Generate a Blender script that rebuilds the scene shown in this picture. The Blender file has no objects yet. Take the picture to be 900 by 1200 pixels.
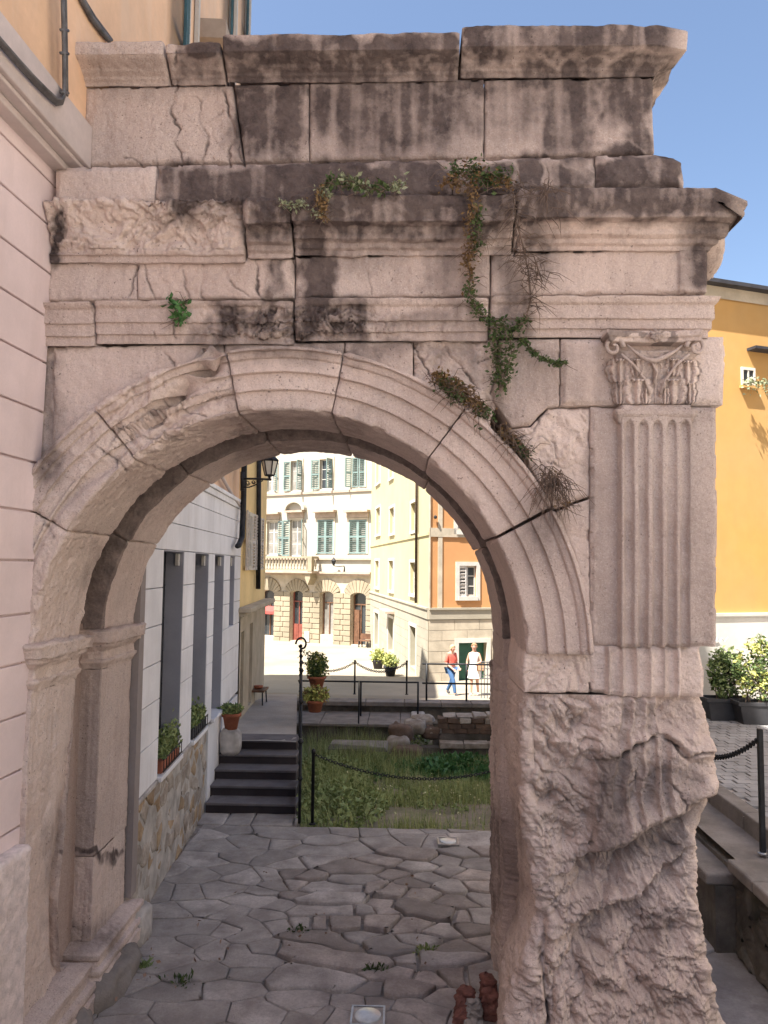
import bpy, bmesh, math, random
import numpy as np
from mathutils import Vector, Matrix
random.seed(7)
RNG = np.random.default_rng(7)
PI = math.pi
SC = bpy.context.scene
COL = SC.collection
# ------------------------------------------------------------------ camera
CZ = 3.4
F = 900.0
YAW, PITCH, ROLL = math.radians(1.6), math.radians(4.07), 0.010
RM = Matrix.Rotation(YAW, 3, 'Z') @ Matrix.Rotation(PI/2 + PITCH, 3, 'X') @ Matrix.Rotation(ROLL, 3, 'Z')
cam_d = bpy.data.cameras.new('camera'); cam = bpy.data.objects.new('camera', cam_d); COL.objects.link(cam)
cam.matrix_world = Matrix.Translation((0, 0, CZ)) @ RM.to_4x4()
cam_d.sensor_fit = 'HORIZONTAL'; cam_d.sensor_width = 36.0; cam_d.lens = 36.0
cam_d.clip_start = 0.05; cam_d.clip_end = 3000
SC.camera = cam
SC.render.resolution_x = 768; SC.render.resolution_y = 1024
# ------------------------------------------------------------------ light
SUN = Vector((0.70, 0.70, -1.70)).normalized()        # direction the light travels
SUN_ELEV = math.asin(-SUN.z); SUN_AZ = math.atan2(-SUN.x, -SUN.y)
w = bpy.data.worlds.new('World'); SC.world = w; w.use_nodes = True
nt = w.node_tree; nt.nodes.clear()
sky = nt.nodes.new('ShaderNodeTexSky'); sky.sky_type = 'NISHITA'; sky.sun_disc = False
sky.sun_elevation = SUN_ELEV; sky.sun_rotation = SUN_AZ
sky.air_density = 1.0; sky.dust_density = 2.5; sky.ozone_density = 1.6; sky.altitude = 50
bg = nt.nodes.new('ShaderNodeBackground'); bg.inputs[1].default_value = 0.053
wo = nt.nodes.new('ShaderNodeOutputWorld')
nt.links.new(sky.outputs[0], bg.inputs[0]); nt.links.new(bg.outputs[0], wo.inputs[0])
sd = bpy.data.lights.new('sun', 'SUN'); sd.energy = 3.6; sd.angle = math.radians(0.5); sd.color = (1.0, 0.95, 0.87)
so = bpy.data.objects.new('sun', sd); COL.objects.link(so); so.rotation_euler = SUN.to_track_quat('-Z', 'Y').to_euler(); so.location = (-20, -15, 40)
SC.view_settings.view_transform = 'Standard'; SC.view_settings.look = 'None'
SC.view_settings.exposure = 2.3; SC.view_settings.gamma = 1.0
try:
    SC.cycles.use_denoising = True; SC.cycles.max_bounces = 8; SC.cycles.diffuse_bounces = 5
except Exception: pass

# ------------------------------------------------------------------ pixel helpers (photo pixels 900x1200 -> places in the world)
RA = np.array(RM)
def ray(px, py):
    px = np.asarray(px, float); py = np.asarray(py, float)
    px, py = np.broadcast_arrays(px, py)
    d = np.stack([(px-450)/F, -(py-600)/F, -np.ones_like(px)], -1)
    return d @ RA.T
def U(px, py, Y):
    d = ray(px, py); t = Y/d[..., 1]
    return d[..., 0]*t, CZ + d[..., 2]*t
def G(px, py, z):
    d = ray(px, py); t = (z-CZ)/d[..., 2]
    return d[..., 0]*t, d[..., 1]*t
def proj(P):
    q = (np.asarray(P, float) - np.array([0, 0, CZ])) @ RA
    return 450 + F*q[..., 0]/(-q[..., 2]), 600 - F*q[..., 1]/(-q[..., 2])
# ------------------------------------------------------------------ numpy noise
GR = np.array([[1,1,0],[-1,1,0],[1,-1,0],[-1,-1,0],[1,0,1],[-1,0,1],[1,0,-1],[-1,0,-1],[0,1,1],[0,-1,1],[0,1,-1],[0,-1,-1],[1,1,0],[-1,1,0],[0,-1,1],[0,-1,-1]], float)
def _h(a, b, c, s=0):
    x = (a*374761393 + b*668265263 + c*2147483647 + s*1274126177) & 0xffffffff
    x = ((x ^ (x >> 13))*1274126177) & 0xffffffff
    x = ((x ^ (x >> 16))*2246822519) & 0xffffffff
    return (x ^ (x >> 15))
def pn(P, s=0):
    P = np.asarray(P, float); sh = P.shape[:-1]; P = P.reshape(-1, 3)
    i = np.floor(P).astype(np.int64); f = P-i
    u = f*f*f*(f*(f*6-15)+10); out = np.zeros(len(P))
    for a in (0, 1):
        for b in (0, 1):
            for c in (0, 1):
                g = GR[_h(i[:, 0]+a, i[:, 1]+b, i[:, 2]+c, s) & 15]
                d = g[:, 0]*(f[:, 0]-a)+g[:, 1]*(f[:, 1]-b)+g[:, 2]*(f[:, 2]-c)
                out += d*(u[:, 0] if a else 1-u[:, 0])*(u[:, 1] if b else 1-u[:, 1])*(u[:, 2] if c else 1-u[:, 2])
    return out.reshape(sh)
def fbm(P, sc, o=4, s=0, gain=.5):
    P = np.asarray(P, float)*sc; r = 0; a = 1
    for k in range(o): r = r + a*pn(P*(2.03**k)+k*17.3, s+k); a *= gain
    return r
def billow(P, sc, o=4, s=0, gain=.5):
    P = np.asarray(P, float)*sc; r = 0; a = 1; n = 0
    for k in range(o): r = r + a*np.abs(pn(P*(2.07**k)+k*11.1, s+k))*2; n += a; a *= gain
    return r/n
def worley(P, sc, s=0):
    P = np.asarray(P, float)*sc; sh = P.shape[:-1]; P = P.reshape(-1, 3)
    i = np.floor(P).astype(np.int64); F1 = np.full(len(P), 9.); F2 = np.full(len(P), 9.); ID = np.zeros(len(P))
    for a in (-1, 0, 1):
        for b in (-1, 0, 1):
            for c in (-1, 0, 1):
                j = i+np.array([a, b, c]); h = _h(j[:, 0], j[:, 1], j[:, 2], s)
                q = j+np.stack([(h & 255)/255., ((h >> 8) & 255)/255., ((h >> 16) & 255)/255.], -1)
                d = np.sqrt(((P-q)**2).sum(-1)); nw = d < F1
                F2 = np.where(nw, F1, np.minimum(F2, d)); ID = np.where(nw, ((h >> 5) & 1023)/1023., ID); F1 = np.where(nw, d, F1)
    return F1.reshape(sh), F2.reshape(sh), ID.reshape(sh)
def rock(P, amp=.05, sc=3., s=0, stretch=(1, 1, 1)):
    """eroded limestone: warped facets, creases and scarps; about -amp..amp"""
    Q = P*np.array(stretch); W = np.stack([fbm(Q, 2.2, 3, s+40), fbm(Q, 2.2, 3, s+50), fbm(Q, 2.2, 3, s+60)], -1)*.22
    Q = Q+W
    f1, f2, cid = worley(Q, sc, s); g1, g2, gid = worley(Q, sc*3.1, s+3)
    h = (cid-.5)*.9 + (np.clip((f2-f1)*3, 0, 1)-.7)*.45
    h = h*.55 + (gid-.5)*.28 + (np.clip((g2-g1)*3, 0, 1)-.7)*.2
    b = billow(Q, sc*1.3, 5, s+7, .55)
    t = fbm(Q, sc*.9, 4, s+9)*3.5; fr = t-np.floor(t); terr = np.clip((fr-.82)/.18, 0, 1)
    return amp*(h*.8 + (b-.35)*1.1 - terr*.28 + .12*fbm(Q, sc*16, 2, s+5))
# ------------------------------------------------------------------ scene helpers
def tag(o, label=None, cat=None, group=None, kind=None):
    if label: o['label'] = label
    if cat: o['category'] = cat
    if group: o['group'] = group
    if kind: o['kind'] = kind
    return o
def thing(name, loc, label, cat, group=None, rz=0):
    o = bpy.data.objects.new(name, None); COL.objects.link(o); o.location = loc; o.rotation_euler = (0, 0, rz)
    o.empty_display_size = .1
    return tag(o, label, cat, group)
def wloc(o):
    v = Vector((0, 0, 0))
    while o is not None: v = v+o.location; o = o.parent
    return v
def mk(name, V, Fs, m, parent=None, smooth=False, attrs=None, origin=None, kind=None):
    """V in world coordinates; origin at bbox bottom centre; Fs list of faces or (n,4) array"""
    V = np.asarray(V, float).reshape(-1, 3)
    c = np.array([(V[:, 0].min()+V[:, 0].max())/2, (V[:, 1].min()+V[:, 1].max())/2, V[:, 2].min()]) if origin is None else np.array(origin, float)
    me = bpy.data.meshes.new(name)
    if isinstance(Fs, np.ndarray):
        n = Fs.shape[1]; me.vertices.add(len(V)); me.vertices.foreach_set('co', (V-c).ravel())
        me.loops.add(Fs.size); me.loops.foreach_set('vertex_index', Fs.astype(np.int32).ravel())
        me.polygons.add(len(Fs)); me.polygons.foreach_set('loop_start', np.arange(0, Fs.size, n, dtype=np.int32))
        me.polygons.foreach_set('loop_total', np.full(len(Fs), n, dtype=np.int32))
    else:
        me.from_pydata((V-c).tolist(), [], [list(map(int, f)) for f in Fs])
    me.polygons.foreach_set('use_smooth', [smooth]*len(me.polygons))
    for k, a in (attrs or {}).items():
        me.attributes.new(k, 'FLOAT', 'POINT').data.foreach_set('value', np.asarray(a, np.float32).ravel())
    me.update(calc_edges=True)
    ms = m if isinstance(m, (list, tuple)) else [m]
    for q in ms: me.materials.append(q)
    o = bpy.data.objects.new(name, me); COL.objects.link(o)
    pl = wloc(parent) if parent else Vector((0, 0, 0))
    o.location = Vector(c)-pl
    if parent: o.parent = parent
    if kind: o['kind'] = kind
    return o
class MB:
    """collects geometry in world coordinates"""
    def __init__(s): s.V = []; s.F = []
    def add(s, V, F):
        b = len(s.V); s.V += [tuple(v) for v in V]; s.F += [[i+b for i in f] for f in F]; return s
    def box(s, x0, x1, y0, y1, z0, z1, fr=None):
        P = [(x, y, z) for z in (z0, z1) for y in (y0, y1) for x in (x0, x1)]
        if fr: P = [fr.P(*p) for p in P]
        return s.add(P, [(0, 2, 3, 1), (4, 5, 7, 6), (0, 1, 5, 4), (2, 6, 7, 3), (0, 4, 6, 2), (1, 3, 7, 5)])
    def prism(s, poly, d0, d1, fr):
        """poly in (s,z) of frame extruded between depths"""
        n = len(poly); P = [fr.P(a, d0, b) for a, b in poly]+[fr.P(a, d1, b) for a, b in poly]
        return s.add(P, [list(range(n))[::-1], list(range(n, 2*n))]+[(i, (i+1) % n, (i+1) % n+n, i+n) for i in range(n)])
    def tube(s, pts, r, n=8, cap=True):
        pts = [Vector(p) for p in pts]; rs = r if isinstance(r, (list, tuple)) else [r]*len(pts); b = len(s.V); up = None
        for i, p in enumerate(pts):
            t = (pts[min(i+1, len(pts)-1)]-pts[max(i-1, 0)]).normalized()
            if up is None: up = Vector((0, 0, 1)) if abs(t.z) < .9 else Vector((1, 0, 0))
            a = t.cross(up).normalized(); c = a.cross(t).normalized(); up = c
            for k in range(n):
                q = p+(a*math.cos(2*PI*k/n)+c*math.sin(2*PI*k/n))*rs[i]; s.V.append(tuple(q))
        for i in range(len(pts)-1):
            for k in range(n):
                s.F.append([b+i*n+k, b+i*n+(k+1) % n, b+(i+1)*n+(k+1) % n, b+(i+1)*n+k])
        if cap: s.F.append([b+k for k in range(n)][::-1]); s.F.append([b+(len(pts)-1)*n+k for k in range(n)])
        return s
    def lathe(s, c, prof, n=16, sq=1.0):
        b = len(s.V)
        for r, z in prof:
            for k in range(n): s.V.append((c[0]+r*math.cos(2*PI*k/n), c[1]+r*sq*math.sin(2*PI*k/n), c[2]+z))
        for i in range(len(prof)-1):
            for k in range(n): s.F.append([b+i*n+k, b+i*n+(k+1) % n, b+(i+1)*n+(k+1) % n, b+(i+1)*n+k])
        s.F.append([b+k for k in range(n)][::-1]); s.F.append([b+(len(prof)-1)*n+k for k in range(n)])
        return s
    def build(s, name, m, parent=None, smooth=False, kind=None, bevel=0, attrs=None):
        o = mk(name, s.V, s.F, m, parent, smooth, kind=kind, attrs=attrs)
        if bevel:
            md = o.modifiers.new('bevel', 'BEVEL'); md.width = bevel; md.segments = 2; md.limit_method = 'ANGLE'
        return o
class Fr:
    """vertical plane frame: s along ex, d outward along n, z up"""
    def __init__(s, O, ex):
        s.O = np.array([O[0], O[1]], float); e = np.array(ex[:2], float); s.e = e/np.linalg.norm(e)
        s.n = np.array([s.e[1], -s.e[0]])
        if (s.n @ (-s.O)) < 0: s.n = -s.n
    def P(s, a, d, z): q = s.O+s.e*a+s.n*d; return (q[0], q[1], z)
    def hit(s, px, py, d=0.0):
        r = ray(px, py); O = s.O+s.n*d; t = (O @ s.n)/(r[0]*s.n[0]+r[1]*s.n[1])
        q = np.array([r[0]*t, r[1]*t]); return float((q-s.O) @ s.e), float(CZ+r[2]*t)
def wall_open(mb, fr, s0, s1, z0, z1, ops, depth, d0=0.0):
    xs = sorted({s0, s1, *[o[0] for o in ops], *[o[1] for o in ops]}); zs = sorted({z0, z1, *[o[2] for o in ops], *[o[3] for o in ops]})
    for i in range(len(xs)-1):
        for j in range(len(zs)-1):
            a, b, c, d = xs[i], xs[i+1], zs[j], zs[j+1]; mx, mz = (a+b)/2, (c+d)/2
            if mx < s0 or mx > s1 or mz < z0 or mz > z1: continue
            if any(o[0] < mx < o[1] and o[2] < mz < o[3] for o in ops): continue
            mb.add([fr.P(a, d0, c), fr.P(b, d0, c), fr.P(b, d0, d), fr.P(a, d0, d)], [(0, 1, 2, 3)])
    for a, b, c, d in ops:
        for p, q in (((a, c), (a, d)), ((b, d), (b, c)), ((a, d), (b, d)), ((b, c), (a, c))):
            mb.add([fr.P(p[0], d0, p[1]), fr.P(q[0], d0, q[1]), fr.P(q[0], d0-depth, q[1]), fr.P(p[0], d0-depth, p[1])], [(0, 1, 2, 3)])
def curve(pts, x):
    if isinstance(pts, (int, float)): return np.full_like(np.asarray(x, float), pts)
    a = np.array(sorted(pts)); return np.interp(x, a[:, 0], a[:, 1])
def curve_y(pts, y):
    if isinstance(pts, (int, float)): return np.full_like(np.asarray(y, float), pts)
    a = np.array(sorted(pts, key=lambda q: q[1])); return np.interp(y, a[:, 1], a[:, 0])
# ------------------------------------------------------------------ materials
def N(t, ty, **kw):
    n = t.nodes.new(ty)
    for k, v in kw.items(): setattr(n, k, v)
    return n
def noise_node(t, sc, det=4, vec=None, rough=.55, scale=None):
    n = N(t, 'ShaderNodeTexNoise'); n.inputs['Scale'].default_value = sc; n.inputs['Detail'].default_value = det; n.inputs['Roughness'].default_value = rough
    if vec is not None:
        if scale:
            mp = N(t, 'ShaderNodeMapping'); mp.inputs['Scale'].default_value = scale; t.links.new(vec, mp.inputs[0]); vec = mp.outputs[0]
        t.links.new(vec, n.inputs['Vector'])
    return n
def ramp(t, src, lo, hi, a=(0, 0, 0), b=(1, 1, 1)):
    r = N(t, 'ShaderNodeMapRange'); r.inputs[1].default_value = lo; r.inputs[2].default_value = hi; r.inputs[3].default_value = 0; r.inputs[4].default_value = 1
    t.links.new(src, r.inputs[0]); return r.outputs[0]
def mix(t, fac, a, b):
    m = N(t, 'ShaderNodeMix', data_type='RGBA')
    def s(i, v):
        if isinstance(v, (tuple, list)): m.inputs[i].default_value = (*v, 1) if len(v) == 3 else v
        elif isinstance(v, (int, float)): m.inputs[i].default_value = v
        else: t.links.new(v, m.inputs[i])
    s(0, fac); s(6, a); s(7, b); return m.outputs[2]
def mth(t, op, a, b=0.0):
    m = N(t, 'ShaderNodeMath', operation=op)
    for i, v in enumerate((a, b)):
        if isinstance(v, (int, float)): m.inputs[i].default_value = v
        else: t.links.new(v, m.inputs[i])
    return m.outputs[0]
MATS = {}
def mat(name, c, rough=.85, var=.18, sc=3., sc2=30., c2=None, bump=.25, bd=.004, metal=0, spec=.3, stain=None, stain_amt=0., stretch=None, per_obj=0., emit=None, trans=0):
    """plain procedural surface: colour c broken up at two scales, optional second colour, streaks, bump"""
    if name in MATS: return MATS[name]
    m = bpy.data.materials.new(name); m.use_nodes = True; t = m.node_tree; b = t.nodes['Principled BSDF']
    pos = N(t, 'ShaderNodeNewGeometry').outputs['Position']
    n1 = noise_node(t, sc, 5, pos, .6, stretch); n2 = noise_node(t, sc2, 3, pos)
    c2 = c2 or tuple(x*(1-var*1.6) for x in c); hi = tuple(min(1, x*(1+var*.6)) for x in c)
    col = mix(t, ramp(t, n1.outputs[0], .35, .7), c2, hi)
    col = mix(t, mth(t, 'MULTIPLY', ramp(t, n2.outputs[0], .35, .75), var), col, tuple(x*.45 for x in c))
    if per_obj:
        oi = N(t, 'ShaderNodeObjectInfo'); f = mth(t, 'MULTIPLY', oi.outputs['Random'], per_obj)
        col = mix(t, f, col, tuple(x*.35 for x in c))
    if stain_amt:
        n3 = noise_node(t, 1.3, 6, pos, .65, (3, 3, .45))
        col = mix(t, mth(t, 'MULTIPLY', ramp(t, n3.outputs[0], .5, .72), stain_amt), col, stain or tuple(x*.4 for x in c))
    t.links.new(col, b.inputs['Base Color'])
    b.inputs['Roughness'].default_value = rough; b.inputs['Metallic'].default_value = metal
    b.inputs['Specular IOR Level'].default_value = spec
    if bump:
        bp = N(t, 'ShaderNodeBump'); bp.inputs['Strength'].default_value = bump; bp.inputs['Distance'].default_value = bd
        nb = noise_node(t, sc2*2.2, 4, pos, .65); t.links.new(nb.outputs[0], bp.inputs['Height']); t.links.new(bp.outputs[0], b.inputs['Normal'])
    MATS[name] = m; return m
def arch_stone(name, tint=(1, 1, 1)):
    m = bpy.data.materials.new(name); m.use_nodes = True; t = m.node_tree; b = t.nodes['Principled BSDF']
    pos = N(t, 'ShaderNodeNewGeometry').outputs['Position']
    A = lambda k: N(t, 'ShaderNodeAttribute', attribute_name=k).outputs['Fac']
    tc = lambda c: tuple(x*y for x, y in zip(c, tint))
    n1 = noise_node(t, 1.1, 6, pos, .6); n2 = noise_node(t, 7, 5, pos, .7); n3 = noise_node(t, 95, 3, pos, .8); n4 = noise_node(t, 2.2, 6, pos, .7, (4, 4, .5))
    col = mix(t, ramp(t, n1.outputs[0], .32, .68), tc((.60, .465, .41)), tc((.71, .60, .55)))
    col = mix(t, mth(t, 'MULTIPLY', ramp(t, n2.outputs[0], .42, .72), .5), col, tc((.66, .54, .49)))
    oi = N(t, 'ShaderNodeObjectInfo')
    col = mix(t, mth(t, 'MULTIPLY', oi.outputs['Random'], .55), col, tc((.45, .36, .325)))
    r_ = A('rough'); col = mix(t, mth(t, 'MULTIPLY', r_, .55), col, tc((.74, .60, .53)))
    # rusty / grey water streaks
    col = mix(t, mth(t, 'MULTIPLY', ramp(t, n4.outputs[0], .5, .75), .35), col, tc((.26, .19, .17)))
    col = mix(t, mth(t, 'MULTIPLY', ramp(t, n3.outputs[0], .55, .68), .6), col, tc((.80, .70, .65)))
    st = A('stain'); nst = ramp(t, noise_node(t, 9, 6, pos, .75).outputs[0], .25, .62)  # crust and crack dirt, plus shade painted into the recess and rear ring
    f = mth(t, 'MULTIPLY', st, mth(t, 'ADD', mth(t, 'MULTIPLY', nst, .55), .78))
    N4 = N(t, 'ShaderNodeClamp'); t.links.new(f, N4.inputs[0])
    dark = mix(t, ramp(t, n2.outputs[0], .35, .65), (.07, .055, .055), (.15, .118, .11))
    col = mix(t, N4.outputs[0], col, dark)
    # pores and pale grains
    col = mix(t, mth(t, 'MULTIPLY', mth(t, 'MULTIPLY', ramp(t, n3.outputs[0], .44, .32), mth(t, 'ADD', mth(t, 'MULTIPLY', ramp(t, n1.outputs[0], .4, .6), .8), .2)), .6), col, (.16, .115, .105))
    n5 = noise_node(t, 33, 4, pos, .75); msk = ramp(t, noise_node(t, 2.1, 4, pos, .6).outputs[0], .42, .62); n6 = noise_node(t, 52, 2, pos, .5); col = mix(t, mth(t, 'MULTIPLY', mth(t, 'MULTIPLY', ramp(t, n6.outputs[0], .66, .72), msk), .85), col, (.10, .075, .07)); col = mix(t, mth(t, 'MULTIPLY', ramp(t, n5.outputs[0], .44, .30), .25), col, (.20, .14, .125))
    t.links.new(col, b.inputs['Base Color']); b.inputs['Roughness'].default_value = .93; b.inputs['Specular IOR Level'].default_value = .15
    b1 = N(t, 'ShaderNodeBump'); b1.inputs['Strength'].default_value = .9; b1.inputs['Distance'].default_value = .006
    t.links.new(noise_node(t, 85, 5, pos, .75).outputs[0], b1.inputs['Height'])
    b2 = N(t, 'ShaderNodeBump'); b2.inputs['Strength'].default_value = .8; b2.inputs['Distance'].default_value = .02
    t.links.new(noise_node(t, 17, 5, pos, .6).outputs[0], b2.inputs['Height']); t.links.new(b1.outputs[0], b2.inputs['Normal'])
    t.links.new(b2.outputs[0], b.inputs['Normal'])
    return m
def leaf_mat(name, c, c2, rough=.6):
    m = bpy.data.materials.new(name); m.use_nodes = True; t = m.node_tree; b = t.nodes['Principled BSDF']
    pos = N(t, 'ShaderNodeNewGeometry').outputs['Position']
    col = mix(t, ramp(t, noise_node(t, 9, 3, pos).outputs[0], .35, .65), c, c2)
    col = mix(t, mth(t, 'MULTIPLY', ramp(t, noise_node(t, 70, 2, pos).outputs[0], .4, .7), .5), col, tuple(x*1.7 for x in c2))
    t.links.new(col, b.inputs['Base Color']); b.inputs['Roughness'].default_value = rough; b.inputs['Specular IOR Level'].default_value = .25
    b.inputs['Transmission Weight'].default_value = 0; return m
M_ST = arch_stone('arch_limestone'); M_ST2 = arch_stone('arch_limestone_dark', (.75, .72, .72))
M_PINK = mat('pink_plaster', (.78, .65, .65), .9, .08, 1.5, 60, bump=.35, bd=.003, stain=(.58, .47, .45), stain_amt=.35)
M_ROUGHCAST = mat('roughcast', (.88, .76, .74), .95, .16, 14, 45, bump=.9, bd=.012)
M_PEACH = mat('peach_render', (.80, .54, .36), .9, .12, .9, 20, stain=(.7, .56, .45), stain_amt=.4)
M_BAND = mat('band_plaster', (.60, .52, .50), .85, .1, 3, 40)
M_GREY = mat('pale_grey_render', (.80, .79, .81), .9, .10, 1.2, 50, stain=(.45, .42, .40), stain_amt=.35)
M_GREYD = mat('blue_grey_reveal', (.36, .37, .43), .85, .1, 1.5, 50)
M_YEL = mat('yellow_render', (.88, .66, .32), .9, .12, .8, 12)
M_YCREAM = mat('cream_stone', (.50, .43, .33), .9, .15, 2, 25)
M_WHITE = mat('palazzo_stone', (.40, .37, .31), .9, .08, .6, 8, bump=.1)
M_RUST = mat('palazzo_ashlar', (.33, .275, .195), .9, .14, .9, 8, bump=.3, bd=.01, per_obj=.15)
M_HOOD = mat('hood_stone', (.42, .33, .26), .9, .15, 2, 20)
M_SHUT = mat('teal_shutter', (.20, .29, .30), .7, .15, 2, 20)
M_SHUTB = mat('blue_teal_shutter', (.05, .13, .17), .6, .2, 4, 30)
M_SHUTG = mat('grey_green_shutter', (.18, .25, .24), .7, .12, 2, 20)
M_SHUTW = mat('white_shutter', (.62, .58, .55), .7, .1, 2, 20)
M_FRAME = mat('white_frame', (.55, .52, .47), .6, .08, 3, 20, bump=0)
M_GLASS = mat('dark_glass', (.035, .04, .045), .08, .2, 1, 4, bump=0, spec=.6)
M_GLASSL = mat('curtained_glass', (.30, .28, .25), .15, .3, 1.4, 5, bump=0, spec=.5)
M_CRWALL = mat('cream_render', (.46, .405, .235), .9, .06, .5, 6, bump=.1)
M_ORWALL = mat('orange_render', (.52, .26, .11), .9, .07, .5, 6, bump=.1)
M_ASH = mat('ashlar_band', (.38, .34, .265), .9, .10, .8, 8, bump=.2, per_obj=.12)
M_OR2 = mat('orange_ochre_render', (.50, .27, .075), .9, .12, .35, 4, c2=(.46, .29, .12), stain=(.40, .23, .09), stain_amt=.25, bump=.1)
M_PLINTH = mat('plinth_render', (.62, .60, .55), .9, .15, .8, 12)
M_GREEN = mat('green_door', (.03, .11, .07), .5, .2, 3, 20, bump=0)
M_REDD = mat('red_brown_door', (.24, .07, .05), .5, .2, 3, 20, bump=0)
M_BROWN = mat('brown_wood', (.16, .08, .045), .6, .3, 4, 25)
M_IRON = mat('dark_iron', (.035, .036, .04), .55, .3, 8, 60, metal=.4, bump=.2, bd=.001)
M_RUSTY = mat('rusty_iron', (.11, .075, .06), .7, .3, 14, 80, metal=.3)
M_CABLE = mat('cable_grey', (.14, .135, .14), .6, .3, 10, 60)
M_PAVE = mat('paving_stone', (.62, .57, .54), .85, .42, 2.8, 42, c2=(.38, .34, .32), bump=1., bd=.016, per_obj=.6, spec=.1, stain=(.20, .17, .16), stain_amt=.5, stretch=(1, 1, 1))
M_PAVEB = mat('paving_stone_brown', (.56, .49, .45), .85, .45, 3.6, 38, c2=(.36, .31, .285), bump=1., bd=.018, per_obj=.65, spec=.1)
M_MORTAR = mat('paving_mortar', (.56, .50, .45), .95, .3, 4, 40, c2=(.22, .19, .165), bump=.9, bd=.015)
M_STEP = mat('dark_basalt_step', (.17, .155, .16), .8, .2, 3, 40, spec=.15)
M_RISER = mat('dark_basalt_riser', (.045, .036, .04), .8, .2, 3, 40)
M_ROAD = mat('sett_paving', (.42, .38, .345), .85, .2, .8, 14, bump=.6, bd=.02)
M_PLAZA = mat('plaza_flagstone', (.30, .26, .20), .9, .15, .35, 5, bump=.4, bd=.02)
M_SETT = mat('grey_sett', (.36, .35, .35), .8, .2, 2, 20, per_obj=.3)
M_RUBBLE = mat('rubble_stone', (.56, .50, .44), .9, .3, 5, 34, c2=(.32, .26, .21), bump=1., bd=.02, per_obj=.35)
M_RUBBLEO = mat('rubble_stone_ochre', (.56, .43, .29), .9, .3, 5, 34, c2=(.33, .22, .13), bump=1., bd=.02, per_obj=.3)
M_RMORT = mat('rubble_mortar', (.58, .54, .50), .95, .25, 5, 40, bump=.8, bd=.02)
M_DWALL = mat('dark_mossy_stone', (.20, .175, .15), .9, .4, 2.5, 25, c2=(.09, .08, .07), bump=1., bd=.02, stain=(.04, .05, .025), stain_amt=.5)
M_COPE = mat('coping_stone', (.27, .24, .22), .88, .25, 2.4, 30, c2=(.17, .15, .135), bump=.8, bd=.01)
M_SOIL = mat('garden_soil', (.36, .29, .23), .95, .35, 1.6, 25, c2=(.20, .20, .11), bump=1., bd=.03)
M_GRASS = leaf_mat('grass', (.14, .21, .06), (.36, .38, .17))
M_WEED = leaf_mat('weed_leaves', (.13, .19, .06), (.24, .28, .12))
M_CLOVER = leaf_mat('dark_ground_leaves', (.035, .10, .03), (.075, .17, .055))
M_IVY = leaf_mat('ivy_green', (.035, .065, .022), (.07, .10, .035))
M_IVYB = leaf_mat('dry_ivy', (.13, .075, .035), (.20, .13, .06))
M_IVYP = leaf_mat('pale_succulent', (.18, .22, .12), (.28, .30, .20))
M_TWIG = mat('dry_twig', (.17, .12, .095), .9, .3, 10, 60, bump=0)
M_SHRUB = leaf_mat('shrub_leaves', (.035, .065, .025), (.09, .13, .04))
M_SHRUBY = leaf_mat('variegated_shrub_leaves', (.22, .25, .06), (.40, .40, .13))
M_TERRA = mat('terracotta', (.38, .13, .075), .85, .2, 6, 40)
M_TROUGH = mat('dark_plastic_trough', (.045, .045, .05), .6, .2, 4, 30)
M_REDST = mat('red_stone', (.42, .19, .155), .85, .35, 7, 50, bump=1., bd=.02)
M_PALE = mat('pale_stone', (.55, .51, .48), .9, .3, 5, 40, bump=.8, bd=.012)
M_LENS = mat('frosted_lens', (.62, .66, .68), .2, .15, 9, 60, bump=0, spec=.6)
M_STEEL = mat('brushed_steel', (.45, .45, .45), .35, .2, 20, 90, metal=.8, bump=0)
M_ROOF = mat('dark_roof', (.05, .05, .06), .6, .3, 3, 30)
M_SKIN = mat('skin', (.58, .33, .24), .6, .05, 5, 30, bump=0)
M_CORAL = mat('coral_shirt', (.72, .15, .11), .85, .1, 9, 60)
M_JEANS = mat('blue_jeans', (.06, .13, .27), .9, .15, 9, 60)
M_DRESS = mat('white_dress', (.80, .77, .74), .85, .06, 9, 60)
M_BLOND = mat('blond_hair', (.60, .47, .25), .7, .2, 20, 90)
M_HAIR2 = mat('light_brown_hair', (.38, .22, .12), .7, .2, 20, 90)
M_SHOE = mat('dark_shoe', (.05, .05, .06), .6, .1, 9, 60)
M_BAG = mat('tan_bag', (.50, .30, .18), .7, .1, 9, 60)
M_BOUNCE = mat('bounce_cream_render', (.80, .72, .63), .9, .1, .8, 12)
M_AWN = mat('red_awning', (.45, .07, .06), .8, .1, 3, 20)

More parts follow.
